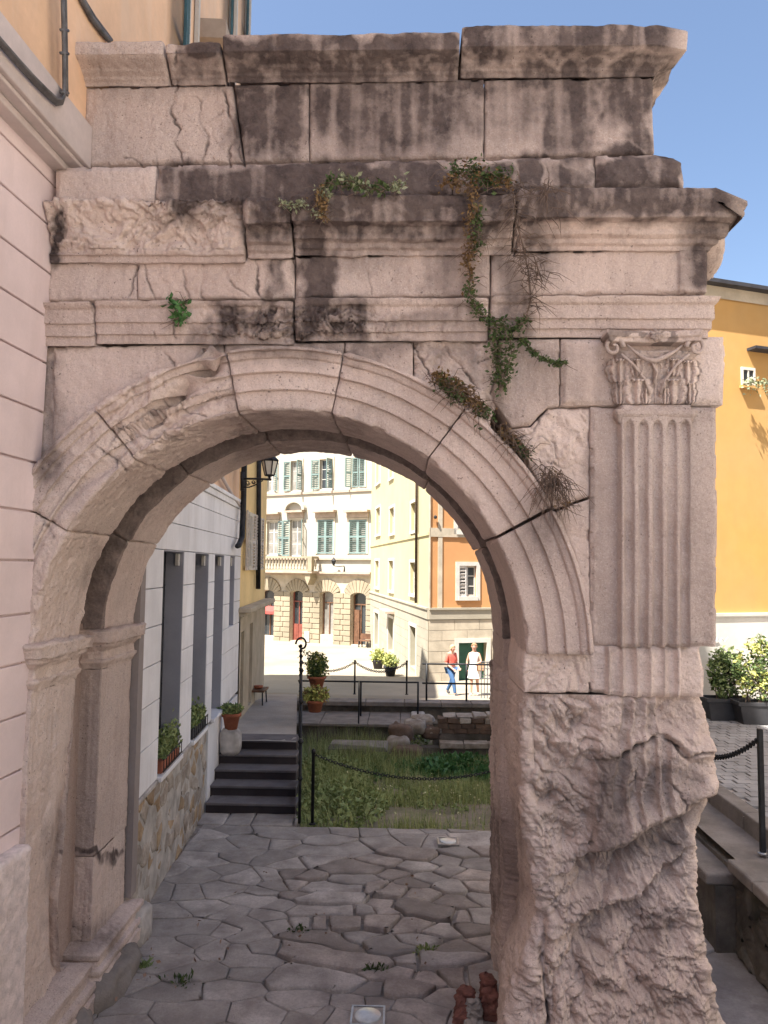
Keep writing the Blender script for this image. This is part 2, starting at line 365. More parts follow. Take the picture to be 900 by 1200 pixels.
# ================================================================== THE ARCH
Y0, Y1, Y2, Y3 = 5.1, 5.85, 6.28, 7.03
XL = float(U(38, 752, Y0)[0]); XR = float(U(617, 752, Y0)[0])
CX = (XL+XR)/2; RR = (XR-XL)/2; ZC = float(U(333, 768, Y0)[1])
ARCH = thing('roman_arch', (CX, 6.05, 0), 'weathered pink limestone Roman arch with a broken fluted pilaster standing over the paved lane', 'arch')
PXM = 900/Y0
STAINS = [  # x0 x1 y0 y1 softness strength   (black and brown crust, in photo pixels)
 (215, 540, 40, 66, 8, .75), (540, 800, 25, 55, 8, .7), (268, 800, 60, 100, 10, .62), (205, 262, 66, 100, 8, .4), (100, 200, 62, 102, 10, .18),
 (276, 362, 98, 172, 14, .85), (364, 566, 90, 165, 22, .62), (570, 640, 85, 150, 14, .45), (628, 700, 88, 178, 12, .62), (700, 766, 88, 150, 12, .7), (735, 766, 88, 180, 8, .6),
 (190, 600, 192, 246, 10, .78), (210, 420, 192, 236, 14, .25), (640, 700, 186, 216, 8, .6), (600, 640, 182, 216, 8, .75), (698, 806, 180, 220, 8, .85),
 (285, 600, 240, 276, 12, .62), (600, 868, 214, 250, 8, .72), (800, 868, 230, 330, 12, .55), (605, 655, 225, 300, 12, .45),
 (345, 395, 250, 360, 10, .75), (310, 330, 300, 350, 6, .5), (395, 480, 250, 300, 12, .35), (500, 530, 290, 340, 8, .35), (520, 560, 200, 400, 14, .3), (580, 625, 290, 400, 14, .42), (250, 440, 352, 396, 10, .66), (430, 560, 360, 385, 10, .35), (220, 330, 372, 400, 8, .5),
 (58, 72, 240, 315, 6, .9), (270, 560, 398, 420, 8, .35), (360, 470, 395, 412, 8, .4), (600, 690, 398, 470, 14, .18), (575, 600, 395, 500, 12, .3),
 (692, 842, 474, 760, 3, .15), (690, 722, 400, 470, 12, .2), (500, 570, 400, 450, 12, .15), (610, 660, 590, 640, 16, .35),
 (690, 745, 880, 1000, 14, .42), (735, 835, 900, 945, 16, .3), (560, 612, 950, 1060, 16, .38), (700, 800, 975, 1000, 10, .35), (740, 780, 1060, 1110, 12, .35), (640, 700, 900, 960, 20, .15),
 (60, 150, 992, 1002, 4, .55), (60, 140, 1075, 1110, 12, .35), (48, 72, 960, 1040, 12, .25), (100, 120, 640, 720, 8, .2), (45, 70, 420, 560, 8, .35), (270, 430, 480, 540, 12, .25)]
def stain_f(px, py, P):
    s = np.zeros_like(px); st = pn(P*np.array([9., 9., .9]), 5)*.9+pn(P*np.array([26., 26., 1.6]), 6)*.5
    jx = px+16*pn(P*3., 8)+9*pn(P*8., 9)+5*pn(P*21., 13); jy = py+18*pn(P*3., 10)+11*pn(P*7., 12)+5*pn(P*19., 14)
    for x0, x1, y0, y1, so_, k in STAINS:
        so_ = so_*1.7 if so_ > 5 else so_
        a = np.clip((jx-x0)/so_+.5, 0, 1)*np.clip((x1-jx)/so_+.5, 0, 1)*np.clip((jy-y0)/so_+.5, 0, 1)*np.clip((y1+so_*.8-jy)/(so_*1.6)+.3, 0, 1)
        s = np.maximum(s, a*min(1., k*1.25)*np.clip(1+st*.65, .5, 1.2))
    return np.clip(s + .10*np.clip(fbm(P, 1.7, 3, 77)*2, 0, 1), 0, 1)
CRK = [([(207,102),(200,130),(210,150),(205,165),(215,193)],1),([(215,108),(236,118),(233,140),(246,160),(236,192)],.7),([(262,103),(270,140),(286,193)],1.5),
 ([(240,145),(262,130)],.8),([(278,160),(266,176),(270,193)],1.2),([(183,160),(182,192)],.7),([(147,186),(158,189),(166,193)],1.2),([(415,110),(438,97)],.5),
 ([(205,60),(207,104)],1.0),([(115,66),(117,102)],.6),([(162,310),(150,350)],.8),([(122,310),(112,345)],.7),([(168,310),(180,350)],.7),([(215,318),(222,350)],.6),([(238,308),(235,350)],.6),
 ([(300,305),(303,348)],1),([(344,290),(347,345)],.7),([(192,312),(197,350)],.5),([(270,330),(290,345)],.6),([(285,246),(283,262),(291,300)],1),([(105,355),(112,382)],.8),([(180,388),(190,410),(205,430)],.7),
 ([(243,384),(262,410)],.9),([(200,372),(205,396)],.8),([(330,378),(334,402)],.7),([(520,405),(548,440),(560,455)],1.2),([(485,405),(505,440)],1),([(575,462),(584,440),(583,405)],1.2),([(560,425),(585,418)],.8),
 ([(592,520),(625,505),(640,480)],.9),([(640,540),(670,550),(680,600)],.7),([(610,505),(650,520),(655,560)],.5),([(610,250),(604,300)],1.4),([(500,318),(503,350)],.8),([(430,318),(435,345)],.6),
 ([(705,882),(725,886),(745,872),(770,862),(790,872),(800,886),(834,881)],2.0),([(733,917),(752,912),(775,900),(792,926),(800,945)],1.1),([(692,880),(706,905),(700,950),(690,990)],1.6),([(744,905),(746,950),(744,985)],1.4),
 ([(620,835),(660,870),(700,885)],1.2),([(655,870),(672,905),(690,905)],1.1),([(618,830),(635,850),(680,880)],.7),([(632,1110),(636,1150),(640,1190)],1.8),([(757,1070),(760,1160),(775,1190)],1.2),([(760,1150),(790,1160),(830,1175)],.9),
 ([(700,1118),(760,1115),(800,1120)],.6),([(690,800),(692,815)],1.2),([(660,1090),(700,1075),(745,1055),(780,1030)],1.5),([(575,770),(580,900),(574,980)],1.0),([(590,960),(597,1010),(592,1060)],1.6),
 ([(148,515),(190,490),(215,452),(250,425)],1.2),([(110,520),(135,540),(150,552)],1),([(45,600),(62,628)],1.4),([(190,470),(240,488)],.6),([(160,510),(215,516)],.6)]
_SEG = []
for pts, wd in CRK:
    for k in range(len(pts)-1): _SEG.append((*pts[k], *pts[k+1], wd))
def crack_f(px, py, P):
    d = np.zeros_like(px); jx = px+3.2*pn(P*14., 21)+1.6*pn(P*40., 22); jy = py+3.2*pn(P*14., 23)+1.6*pn(P*40., 24)
    xa, xb, ya, yb = px.min()-8, px.max()+8, py.min()-8, py.max()+8
    for x0, y0, x1, y1, wd in _SEG:
        if max(x0, x1) < xa or min(x0, x1) > xb or max(y0, y1) < ya or min(y0, y1) > yb: continue
        L = (x1-x0)**2+(y1-y0)**2; t = np.clip(((jx-x0)*(x1-x0)+(jy-y0)*(y1-y0))/L, 0, 1)
        q = np.hypot(jx-x0-t*(x1-x0), jy-y0-t*(y1-y0)); d = np.maximum(d, wd*np.exp(-(q/(.75+.5*wd))**2))
    return d*np.clip(.8+1.6*pn(P*6., 25), .15, 1.1)
def graded(wd, res, e=(.0, .004, .010, .018)):
    n = max(3, int(round((wd-2*e[-1])/res)))
    if wd < 4*e[-1]: return np.linspace(0, 1, max(6, int(wd/res)+1))
    return np.concatenate([np.array(e)/wd, np.linspace(e[-1]/wd, 1-e[-1]/wd, n+1)[1:-1], 1-np.array(e[::-1])/wd])
def grid_faces(nv, nu, off=0):
    i = np.arange(nv-1)[:, None]*nu+np.arange(nu-1)[None]; i = i.ravel()+off
    return np.stack([i, i+1, i+nu+1, i+nu], -1)
def finish(name, P, back, mt, parent, rough, extra_dark=None, cr=None, label=None):
    """P (nv,nu,3) front surface grid; back: y of the hidden end the border is carried to"""
    nv, nu = P.shape[:2]; px, py = proj(P); st = stain_f(px, py, P)
    if cr is not None: st = np.maximum(st, np.clip(cr*1.2, 0, 1)*.7)
    if extra_dark is not None: st = np.maximum(st, extra_dark)
    V = P.reshape(-1, 3); Fq = [grid_faces(nv, nu)]; st = st.ravel(); rg = np.broadcast_to(rough, (nv, nu)).ravel()
    if back is not None:
        idx = np.arange(nv*nu).reshape(nv, nu); loop = np.concatenate([idx[0, :-1], idx[:-1, -1], idx[-1, ::-1][:-1], idx[::-1, 0][:-1]])
        B = V[loop].copy(); B[:, 1] = back; n = len(loop); b = len(V); V = np.concatenate([V, B]); st = np.concatenate([st, st[loop]]); rg = np.concatenate([rg, rg[loop]])
        k = np.arange(n); Fq.append(np.stack([loop[(k+1) % n], loop[k], b+k, b+(k+1) % n], -1))
    o = mk(name, V, np.concatenate(Fq), mt, parent, True, {'stain': st, 'rough': rg})
    if label: o['label'] = label
    return o
def block(name, xl, xr, top, bot, p=0., disp=None, back=Y1, res=.0075, gap=.0012, rough=0., amp=.004, er=.007, ed=.010, mt=None, Yb=Y0, wob=.002, parent=None, seed=0, label=None, roughf=None):
    mt = mt or M_ST; parent = parent or ARCH
    m = lambda q, i: q if isinstance(q, (int, float)) else float(np.mean([a[i] for a in q]))
    W = (m(xr, 0)-m(xl, 0))/PXM; H = (m(bot, 1)-m(top, 1))/PXM
    u = graded(W, res)[None, :]; v = graded(H, res)[:, None]
    pyg = m(top, 1)+(m(bot, 1)-m(top, 1))*v
    xa = curve_y(xl, pyg)+gap*PXM; xb = curve_y(xr, pyg)-gap*PXM; px = xa+(xb-xa)*u
    ya = curve(top, px)+gap*PXM; yb = curve(bot, px)-gap*PXM; py = ya+(yb-ya)*v
    X, Z = U(px, py, Yb-p); e = np.minimum(np.minimum(u*W, (1-u)*W), np.minimum(v*H, (1-v)*H))
    P = np.stack([X, np.full_like(X, Yb), Z], -1)
    k = np.exp(-e/.018); X = X+wob*1.8*k*pn(P*14., 31+seed); Z = Z+wob*1.8*k*pn(P*14., 33+seed)
    rg = rough if roughf is None else roughf(px, py)
    d = p + amp*2*fbm(P, 3.0, 3, 3+seed)+amp*.9*fbm(P, 19., 3, 4) - ed*np.exp(-(e/er)**2) - np.where(pn(P*9., 41+seed) > .22, .018, 0)*np.exp(-(e/.014)**2)
    if np.any(rg): d = d+rg*rock(P, .045, 3.2, 9+seed)
    if disp is not None: d = d+disp(px, py, P)
    cr = crack_f(px, py, P); d = d-.020*cr
    P[..., 0] = X; P[..., 1] = Yb-d; P[..., 2] = Z
    return finish(name, P, back, mt, parent, rg, None, cr, label)
def resample(pts, res):
    out = []; pts = [np.array(p, float) for p in pts]
    for a, b in zip(pts[:-1], pts[1:]):
        n = max(1, int(round(np.linalg.norm(b-a)/res)));
        for k in range(n): out.append(a+(b-a)*k/n)
    out.append(pts[-1]); return np.array(out)
def normals(P):
    du = np.gradient(P, axis=1); dv = np.gradient(P, axis=0); n = np.cross(du, dv); l = np.linalg.norm(n, axis=-1, keepdims=True); return n/np.maximum(l, 1e-9)
def sweep(name, path, prof, res=.0078, pres=None, amp=.003, rough=0., disp=None, mt=None, parent=None, cap=.1, seed=0, ed=.008, post=None, label=None, cr_on=True, stf=None):
    """moulding: prof [(projection, z)] carried along a plan path; outward = right-hand side of travel"""
    mt = mt or M_ST; parent = parent or ARCH; pp = [np.array(q, float) for q in path]; cols = []; s_ = 0; tot = sum(np.linalg.norm(b-a) for a, b in zip(pp[:-1], pp[1:]))
    segn = []
    for a, b in zip(pp[:-1], pp[1:]):
        t = (b-a)/np.linalg.norm(b-a); segn.append(np.array([t[1], -t[0]]))
    for i, (a, b) in enumerate(zip(pp[:-1], pp[1:])):
        L = np.linalg.norm(b-a); n = max(2, int(round(L/res)))
        for k in range(n+1 if i == len(pp)-2 else n):
            q = a+(b-a)*k/n; nn = segn[i]
            if k == 0 and i > 0: nn = (segn[i-1]+segn[i]); nn = nn/(1+segn[i-1] @ segn[i])
            cols.append((q, nn, s_+L*k/n))
        s_ += L
    pr = resample(prof, pres or res); Q = np.array([c[0] for c in cols]); NN = np.array([c[1] for c in cols]); S = np.array([c[2] for c in cols])
    P = np.zeros((len(pr), len(cols), 3)); P[..., :2] = Q[None]+NN[None]*pr[:, 0][:, None, None]; P[..., 2] = pr[:, 1][:, None]
    nr = normals(P); out = NN/np.linalg.norm(NN, axis=1, keepdims=True)
    sgn = np.sign((nr[..., :2]*out[None]).sum(-1).mean()) or 1.; nr = nr*sgn
    e = np.minimum(S, tot-S)[None, :]; px, py = proj(P); rg = rough if not callable(rough) else rough(px, py)
    d = amp*2*fbm(P, 4., 3, 3+seed)+amp*.9*fbm(P, 21., 3, 4)-ed*np.exp(-(e/.012)**2)-np.where(pn(P*8., 61+seed) > .3, .008, 0)*np.exp(-(e/.02)**2)
    edge_chip = np.clip(pn(P*6., 62+seed)-.25, 0, 1)*.03; d = d-edge_chip*np.clip((pr[:, 0]-pr[:, 0].min())/(np.ptp(pr[:, 0])+1e-6), 0, 1)[:, None]
    if np.any(rg): d = d+rg*rock(P, .05, 3.2, 9+seed)
    if disp is not None: d = d+disp(px, py, P)
    cr = crack_f(px, py, P) if cr_on else np.zeros_like(px); d = d-.014*cr
    P = P+nr*d[..., None]
    if post is not None: P = post(P)
    c0 = P[:, :1].copy(); c0[..., :2] -= out[0]*cap; c1 = P[:, -1:].copy(); c1[..., :2] -= out[-1]*cap
    P = np.concatenate([c0, P, c1], 1); rg = np.broadcast_to(rg, (len(pr), len(cols))); rg = np.concatenate([rg[:, :1], rg, rg[:, -1:]], 1); cr = np.concatenate([cr[:, :1], cr, cr[:, -1:]], 1)
    return finish(name, P, None, mt, parent, rg, None if stf is None else stf(P), cr, label)
def ring(name, a0, a1, prof, res=.0085, amp=.003, rough=0., disp=None, mt=None, cen=(.22, 5.5), seed=0, ed=.008, gap=.0015, label=None, stf=None):
    """voussoir: prof [(radius, y)] swept from angle a0 to a1 (degrees from vertical, clockwise)"""
    mt = mt or M_ST; a0, a1 = math.radians(a0)+gap/RR, math.radians(a1)-gap/RR; L = (a1-a0)*RR*1.1
    pr = resample(prof, min(res, .0062)); u = graded(L, res); A = a0+(a1-a0)*u
    P = np.zeros((len(pr), len(u), 3)); P[..., 0] = CX+pr[:, 0][:, None]*np.sin(A)[None]; P[..., 2] = ZC+pr[:, 0][:, None]*np.cos(A)[None]; P[..., 1] = pr[:, 1][:, None]
    nr = normals(P); cc = np.stack([CX+(RR+cen[0])*np.sin(A), np.full_like(A, cen[1]), ZC+(RR+cen[0])*np.cos(A)], -1)[None]
    nr = nr*(np.sign(((P-cc)*nr).sum(-1).mean()) or 1.)
    e = (np.minimum(u, 1-u)*L)[None]; px, py = proj(P); rg = rough if not callable(rough) else rough(px, py)
    d = amp*2*fbm(P, 4., 3, 3+seed)+amp*.9*fbm(P, 21., 3, 4)-ed*np.exp(-(e/.012)**2)-np.where(pn(P*9., 71+seed) > .3, .010, 0)*np.exp(-(e/.016)**2)
    # chipped arris between face and soffit
    di = np.hypot(pr[:, 0]-RR, pr[:, 1]-prof[0][1] if False else pr[:, 1]-Y0)[:, None]; d = d-np.clip(pn(P*7., 73+seed)-.02, 0, 1)*.09*np.exp(-(di/.035)**2)
    if np.any(rg): d = d+rg*rock(P, .05, 3.0, 9+seed)
    if disp is not None: d = d+disp(px, py, P)
    cr = crack_f(px, py, P); d = d-.014*cr; P = P+nr*d[..., None]
    c0 = P[:, :1]+(cc[:, :1]-P[:, :1])*.35; c1 = P[:, -1:]+(cc[:, -1:]-P[:, -1:])*.35
    P = np.concatenate([c0, P, c1], 1); rg = np.broadcast_to(rg, (len(pr), len(u))); rg = np.concatenate([rg[:, :1], rg, rg[:, -1:]], 1); cr = np.concatenate([cr[:, :1], cr, cr[:, -1:]], 1)
    return finish(name, P, None, mt, ARCH, rg, None if stf is None else stf(P), cr, label)
def zz(py, p, px=450): return float(U(px, py, Y0-p)[1])
def XX(px, py, p=0.): return float(U(px, py, Y0-p)[0])
# level offset so that horizontals drop/raise a little across the face as they do in the photograph
def L(py_l, py_r): return [(60, py_l), (820, py_r)]
# ---- masonry core behind the facing
def core():
    xs = np.linspace(-3.05, 1.62, 60); V = []; Fc = []; rr = RR+.20
    zt = zz(100, 0)
    for x in xs:
        q = rr*rr-(x-CX)**2; zb = ZC+math.sqrt(q) if q > 0 else ZC-.02
        V += [(x, 5.60, zb), (x, 6.9, zb), (x, 6.9, zt), (x, 5.6, zt)]
    for i in range(len(xs)-1):
        for k in range(4): Fc.append((i*4+k, i*4+(k+1) % 4, (i+1)*4+(k+1) % 4, (i+1)*4+k))
    Fc.append((0, 1, 2, 3)); Fc.append(tuple(len(V)-4+k for k in range(4)))
    o = mk('masonry_core', V, Fc, M_ST2, ARCH, False, {'stain': [.35]*len(V), 'rough': [.2]*len(V)})
core()
# ---- attic cornice
def attic_disp(px, py, P): return -.008*np.clip(pn(P*4., 91), 0, 1)*(py < 66)
at_Y = Y0+.10
def cornice_blocks(bounds, path_of, prof_of, nm, **kw):
    for i, (a, b) in enumerate(bounds): sweep(nm, path_of(a, b), prof_of((a+b)/2), seed=i*3, **kw)
def attic_prof(x):  # crown of the attic
    k = (x-60)/740.; y = lambda l, r: l+(r-l)*k
    tops = 47 if x < 200 else (49 if x < 265 else y(50, 24))
    z = lambda p, a: float(U(x, a, at_Y-p)[1])
    return [(.0, z(0, y(104, 89))), (.012, z(.012, y(103, 88))), (.02, z(.02, y(98, 83))), (.035, z(.035, y(95, 80))), (.04, z(.04, y(92, 77))), (.075, z(.075, y(85, 70))), (.085, z(.085, y(82, 67))), (.15, z(.15, y(70, 56))), (.175, z(.175, y(65, 51))), (.18, z(.18, tops+2)), (.17, z(.18, tops)), (-.5, z(.18, tops)+.02)]
axr = float(U(766, 130, at_Y)[0])
gp = .003
for i, (a, b) in enumerate([(97, 200), (202, 265), (267, 537)]):
    sweep('cornice_block', [(float(U(a, 80, at_Y)[0])+gp, at_Y), (float(U(b, 80, at_Y)[0])-gp, at_Y)], attic_prof((a+b)/2), seed=i*3, amp=.0035, disp=attic_disp)
def chip_top(P):
    k = np.clip((P[..., 0]-(axr+.10))/.08, 0, 1)*np.clip((at_Y-.08-P[..., 1])/.08, 0, 1); P[..., 2] -= .045*k; return P
sweep('cornice_block', [(float(U(539, 80, at_Y)[0])+gp, at_Y), (axr, at_Y), (axr, at_Y+1.6)], attic_prof(670), seed=12, amp=.0035, disp=attic_disp, post=chip_top)
# ---- attic facing stones
at_top, at_bot = L(103, 88), L(194, 179)
kwb = dict(Yb=at_Y, back=at_Y+.5)
block('attic_stone', 99, [(272, 95), (286, 195)], at_top, at_bot, rough=.12, amp=.006, seed=1, **kwb)
block('attic_stone', [(274, 95), (288, 195)], 362, at_top, at_bot, amp=.005, seed=2, **kwb)
block('attic_stone', 363, 567, at_top, at_bot, amp=.006, seed=3, **kwb)
block('attic_stone', 568, [(766, 85), (765, 150), (767, 182)], at_top, at_bot, amp=.006, seed=4, back=at_Y+1.6, Yb=at_Y)
# ---- plinth course under the attic
pc_top, pc_bot = L(195.5, 179), L(243, 216)
block('plinth_stone', 64, [(182, 195), (178, 240)], pc_top, pc_bot, p=.09, amp=.005, seed=5, er=.02, ed=.02)
block('plinth_stone', [(184, 195), (180, 240)], 530, pc_top, [(60, 243), (290, 247), (560, 225), (820, 216)], p=.09, amp=.005, seed=6, er=.02, ed=.02)
block('plinth_stone', 531, 698, pc_top, L(243, 217), p=.085, amp=.005, seed=7, er=.02, ed=.02)
block('plinth_stone', 699, [(770, 178), (800, 190), (803, 220)], [(60, 195), (770, 178), (800, 186)], L(243, 217), p=.085, amp=.008, seed=8, er=.03, ed=.03, back=6.6)
# ---- main cornice
def main_prof(x, a, b):
    k = (x-60)/760.; y = lambda l, r: l+(r-l)*k
    z = lambda p, q: float(U(x, q, Y0-p)[1])
    return [(.0, z(0, y(309, 293))), (.022, z(.022, y(308, 292))), (.025, z(.025, y(302, 287))), (.05, z(.05, y(298, 283))), (.055, z(.055, y(292, 278))), (.095, z(.095, y(288, 272))), (.10, z(.10, y(283, 267))), (.115, z(.115, y(278, 263))), (.12, z(.12, y(273, 259))), (.19, z(.19, y(266, 253))), (.195, z(.195, y(262, 247))), (.215, z(.215, y(254, 236))), (.225, z(.225, y(249, 230))), (.23, z(.23, y(241, 218))), (.20, z(.23, y(238, 215))), (-.3, z(.23, y(238, 215))+.03)]
def lw(px, py): return np.clip((292-px)/8, 0, 1)*np.clip((300-py)/10, 0, 1)
# broken left end: cornice knocked back to a sloping rough face
zt_, zb_ = zz(243, .06, 170), zz(296, .02, 170)
sweep('broken_cornice_block', [(XX(62, 270)+gp, Y0), (XX(289, 270)-gp, Y0)],
      [(.0, zz(309, 0, 170)), (.03, zz(308, .03, 170)), (.035, zz(301, .03, 170)), (.055, zz(299, .05, 170)), (.055, zz(294, .05, 170)), (.05, zb_), (.075, (zt_+zb_)/2), (.16, zt_-.03), (.17, zt_), (-.3, zt_+.03)],
      rough=lambda px, py: 1.1*np.clip((299-py)/6, 0, 1), seed=21, amp=.004)
sweep('cornice_block', [(XX(291, 270)+gp, Y0), (XX(345, 270)-gp, Y0)], main_prof(318, 0, 0), seed=22, amp=.006, rough=lambda px, py: .7*np.clip((284-py)/12, 0, 1))
sweep('cornice_block', [(XX(346, 270)+gp, Y0), (XX(599, 262)-gp, Y0)], main_prof(470, 0, 0), seed=23, amp=.006, rough=lambda px, py: .18+0*px)
fxr = XX(827, 320)
def chip_c(P):
    ex = P[..., 0]-(fxr+.11); k = np.clip(ex/.10, 0, 1)*np.clip((Y0+.30-P[..., 1])/.30, 0, 1)
    P[..., 0] -= .055*k; P[..., 1] += .03*k; P[..., 2] -= .10*k*(P[..., 2] > zz(240, .2)); return P
CCN = 1
sweep('cornice_block', [(XX(601, 262)+gp, Y0), (fxr, Y0), (fxr, Y0+1.7)], main_prof(740, 0, 0), seed=24, amp=.005, post=chip_c, rough=lambda px, py: .9*np.clip((px-832)/14, 0, 1))
# ---- frieze
fr_t, fr_b = L(306.5, 290.5), L(352.5, 343.5)
block('frieze_stone', 56, 160, fr_t, fr_b, amp=.005, seed=31); block('frieze_stone', 161, 345, fr_t, fr_b, amp=.007, seed=32, rough=.12)
block('frieze_stone', 346, 574, fr_t, fr_b, amp=.007, seed=33, rough=.06)
block('frieze_stone', 576, 828, fr_t, fr_b, amp=.004, seed=34, disp=lambda px, py, P: .018*np.clip((px-794)/2, 0, 1), back=6.9)
# ---- architrave, three fasciae and a crown
def arc_prof(x):
    k = (x-60)/760.; y = lambda l, r: l+(r-l)*k
    z = lambda p, q: float(U(x, q, Y0-p)[1])
    return [(.0, z(0, y(406, 394))), (.004, z(.004, y(405, 393))), (.006, z(.006, y(395, 384))), (.022, z(.022, y(394.5, 383.5))), (.024, z(.024, y(380, 373))), (.04, z(.04, y(379.5, 372))), (.042, z(.042, y(363, 356))), (.06, z(.06, y(360, 353))), (.07, z(.07, y(357, 348))), (.075, z(.075, y(354, 345))), (-.05, z(.07, y(353, 344)))]
def arc_rough(px, py): return np.clip(1.9*np.exp(-((px-345)/95)**4)*np.clip((py-356)/8, 0, 1)*np.clip((398-py)/5, 0, 1) + .5*np.exp(-((px-500)/60)**4)*np.clip((py-376)/4, 0, 1)*np.clip((392-py)/4, 0, 1), 0, 1.9)
for a, b, sd_ in [(50, 112, 41), (113, 345, 42), (346, 572, 43)]:
    sweep('architrave_block', [(XX(a, 380)+gp, Y0), (XX(b, 380)-gp, Y0)], arc_prof((a+b)/2), seed=sd_, rough=arc_rough, amp=.004, res=.008)
sweep('architrave_block', [(XX(574, 380)+gp, Y0), (XX(828, 380), Y0), (XX(828, 380), Y0+1.7)], arc_prof(700), seed=44, amp=.003, res=.008)
# ---- archivolt (front ring)
R_ = RR
APR = [(R_+.415, Y0+.02), (R_+.41, Y0-.105), (R_+.388, Y0-.108), (R_+.382, Y0-.078), (R_+.365, Y0-.082), (R_+.345, Y0-.070), (R_+.338, Y0-.052), (R_+.250, Y0-.060), (R_+.246, Y0-.028), (R_+.134, Y0-.036), (R_+.130, Y0-.006), (R_+.012, Y0-.012), (R_, Y0), (R_-.004, Y0+.15), (R_, Y1-.01), (R_+.02, Y1), (R_+.24, Y1)]
SOF = lambda px, py, P: .006*pn(np.stack([np.arctan2(P[..., 0]-CX, P[..., 2]-ZC)*3., P[..., 1]*28, P[..., 1]*0], -1), 81)*np.clip((P[..., 1]-Y0-.02)/.03, 0, 1)
ring('voussoir', -10.3, 11.7, APR, seed=51, disp=SOF, amp=.003)
ring('voussoir', 11.9, 36.8, APR, seed=52, disp=SOF, amp=.0035); ring('voussoir', 37.0, 61.0, APR, seed=53, disp=SOF, amp=.0035)
ring('voussoir', 61.6, 89.0, APR, seed=54, disp=SOF, amp=.003)
# left voussoirs, knocked about
BPR = [(R_+.415, Y0+.02), (R_+.41, Y0-.085), (R_+.388, Y0-.088), (R_+.38, Y0-.06), (R_+.34, Y0-.055), (R_+.335, Y0-.035), (R_+.25, Y0-.045), (R_+.246, Y0-.018), (R_+.134, Y0-.026), (R_+.13, Y0), (R_+.012, Y0-.004), (R_, Y0+.01), (R_-.004, Y0+.15), (R_, Y1-.01), (R_+.02, Y1), (R_+.24, Y1)]
def gash(px, py, P):
    t = np.clip(((px-148)*102+(py-512)*-87)/(102**2+87**2), 0, 1); q = np.hypot(px-148-102*t, py-512+87*t)
    g = -.11*np.exp(-(q/7)**2)*np.clip(t*3, .5, 1)-.035*np.exp(-(q/18)**2)
    face = np.clip((Y0+.06-P[..., 1])/.05, 0, 1)
    # a second scarp following the ring
    th = np.hypot(P[..., 0]-CX, P[..., 2]-ZC)-R_
    g = g-.03*np.exp(-((th-.10-.05*np.sin(px*.03))/.03)**2)-.02*np.clip((.22-th)/.1, 0, 1)*np.clip((px-110)/30, 0, 1)
    return g*face+SOF(px, py, P)
RGL = lambda px, py: .85+0*px
def RGF(px, py): return np.where(True, .8, 0)+0*px
def rgl_y(px, py): return np.clip(.20+.9*np.exp(-((px-185)/55)**2)*np.exp(-((py-490)/50)**2)+.35*pn(np.stack([px*.02, py*.02, 0*px], -1), 4), .05, .85)
ring('weathered_voussoir', -37.5, -10.6, BPR, seed=55, disp=gash, rough=rgl_y, amp=.005)
ring('weathered_voussoir', -60.5, -37.8, BPR, seed=56, disp=gash, rough=rgl_y, amp=.005)
ring('weathered_voussoir', -89.2, -60.8, BPR, seed=57, disp=gash, rough=lambda px, py: .3+0*px, amp=.005)
# rear ring, brown crust and shade painted onto its front face
RPR = [(R_+.26, Y2), (R_+.01, Y2), (R_, Y2+.01), (R_, Y3-.01), (R_+.01, Y3), (R_+.40, Y3)]
for a, b in [(-89, -62), (-61.7, -36), (-35.7, -11), (-10.7, 12), (12.3, 38), (38.3, 63), (63.3, 89.5)]:
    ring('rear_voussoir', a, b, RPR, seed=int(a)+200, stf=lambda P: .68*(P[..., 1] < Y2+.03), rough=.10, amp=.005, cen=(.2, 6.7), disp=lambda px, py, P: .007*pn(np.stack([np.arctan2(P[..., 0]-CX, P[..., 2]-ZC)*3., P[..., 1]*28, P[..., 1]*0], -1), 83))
# recessed soffit between the rings, colour darkened for crust and for its shade
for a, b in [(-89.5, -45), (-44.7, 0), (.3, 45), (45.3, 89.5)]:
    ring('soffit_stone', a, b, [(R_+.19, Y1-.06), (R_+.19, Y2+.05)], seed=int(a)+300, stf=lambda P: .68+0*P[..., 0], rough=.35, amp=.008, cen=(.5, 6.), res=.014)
# ---- spandrels
def ext(px, dr=0.):
    r = (R_+.41+dr); X = XX(px, 560); q = r*r-(X-CX)**2
    return q
def arc_y(x0, x1, dr=.412, n=40, yb=760):
    """photo row of the outside edge of the archivolt at face depth, for photo columns x0..x1"""
    out = []
    for x in np.linspace(x0, x1, n):
        py = 560.
        for _ in range(4):
            X = XX(x, py); q = (R_+dr)**2-(X-CX)**2
            z = ZC+math.sqrt(max(q, 1e-4)); P = proj([X, Y0, z]); py = float(P[1])
        out.append((float(x), min(py, yb)))
    return out
aL = arc_y(40, 267)
block('spandrel_stone', 62, 262, L(406, 394), aL, p=-.03, amp=.004, seed=61, back=5.62)
block('spandrel_stone', 44, [(66, 400), (68, 450), (60, 520), (58, 560)], L(406, 394), aL, p=-.055, amp=.008, rough=.25, seed=62, back=5.62)
aR = arc_y(400, 692)
block('spandrel_stone', 263, 403.5, L(406, 394), arc_y(262, 405), p=-.02, amp=.004, seed=60, back=5.62)
block('spandrel_stone', 404, 484, L(406, 394), arc_y(400, 490), p=-.02, amp=.005, rough=.15, seed=63, back=5.62)
block('spandrel_stone', 485, [(583, 395), (584, 450), (575, 470)], L(406, 394), arc_y(480, 600), p=-.035, rough=.75, seed=64, back=5.62)
block('spandrel_stone', [(585, 395), (586, 455), (578, 475)], 656, L(406, 394), [(575, 466), (600, 500), (622, 498), (642, 478), (657, 475)], p=-.012, amp=.004, seed=65, back=5.62,
      disp=lambda px, py, P: -.03*np.clip((615-px)/14, 0, 1)*.4)
aR2 = [q for q in arc_y(578, 692) if q[1] < 602]+[(640, 600), (665, 592), (692, 581)]
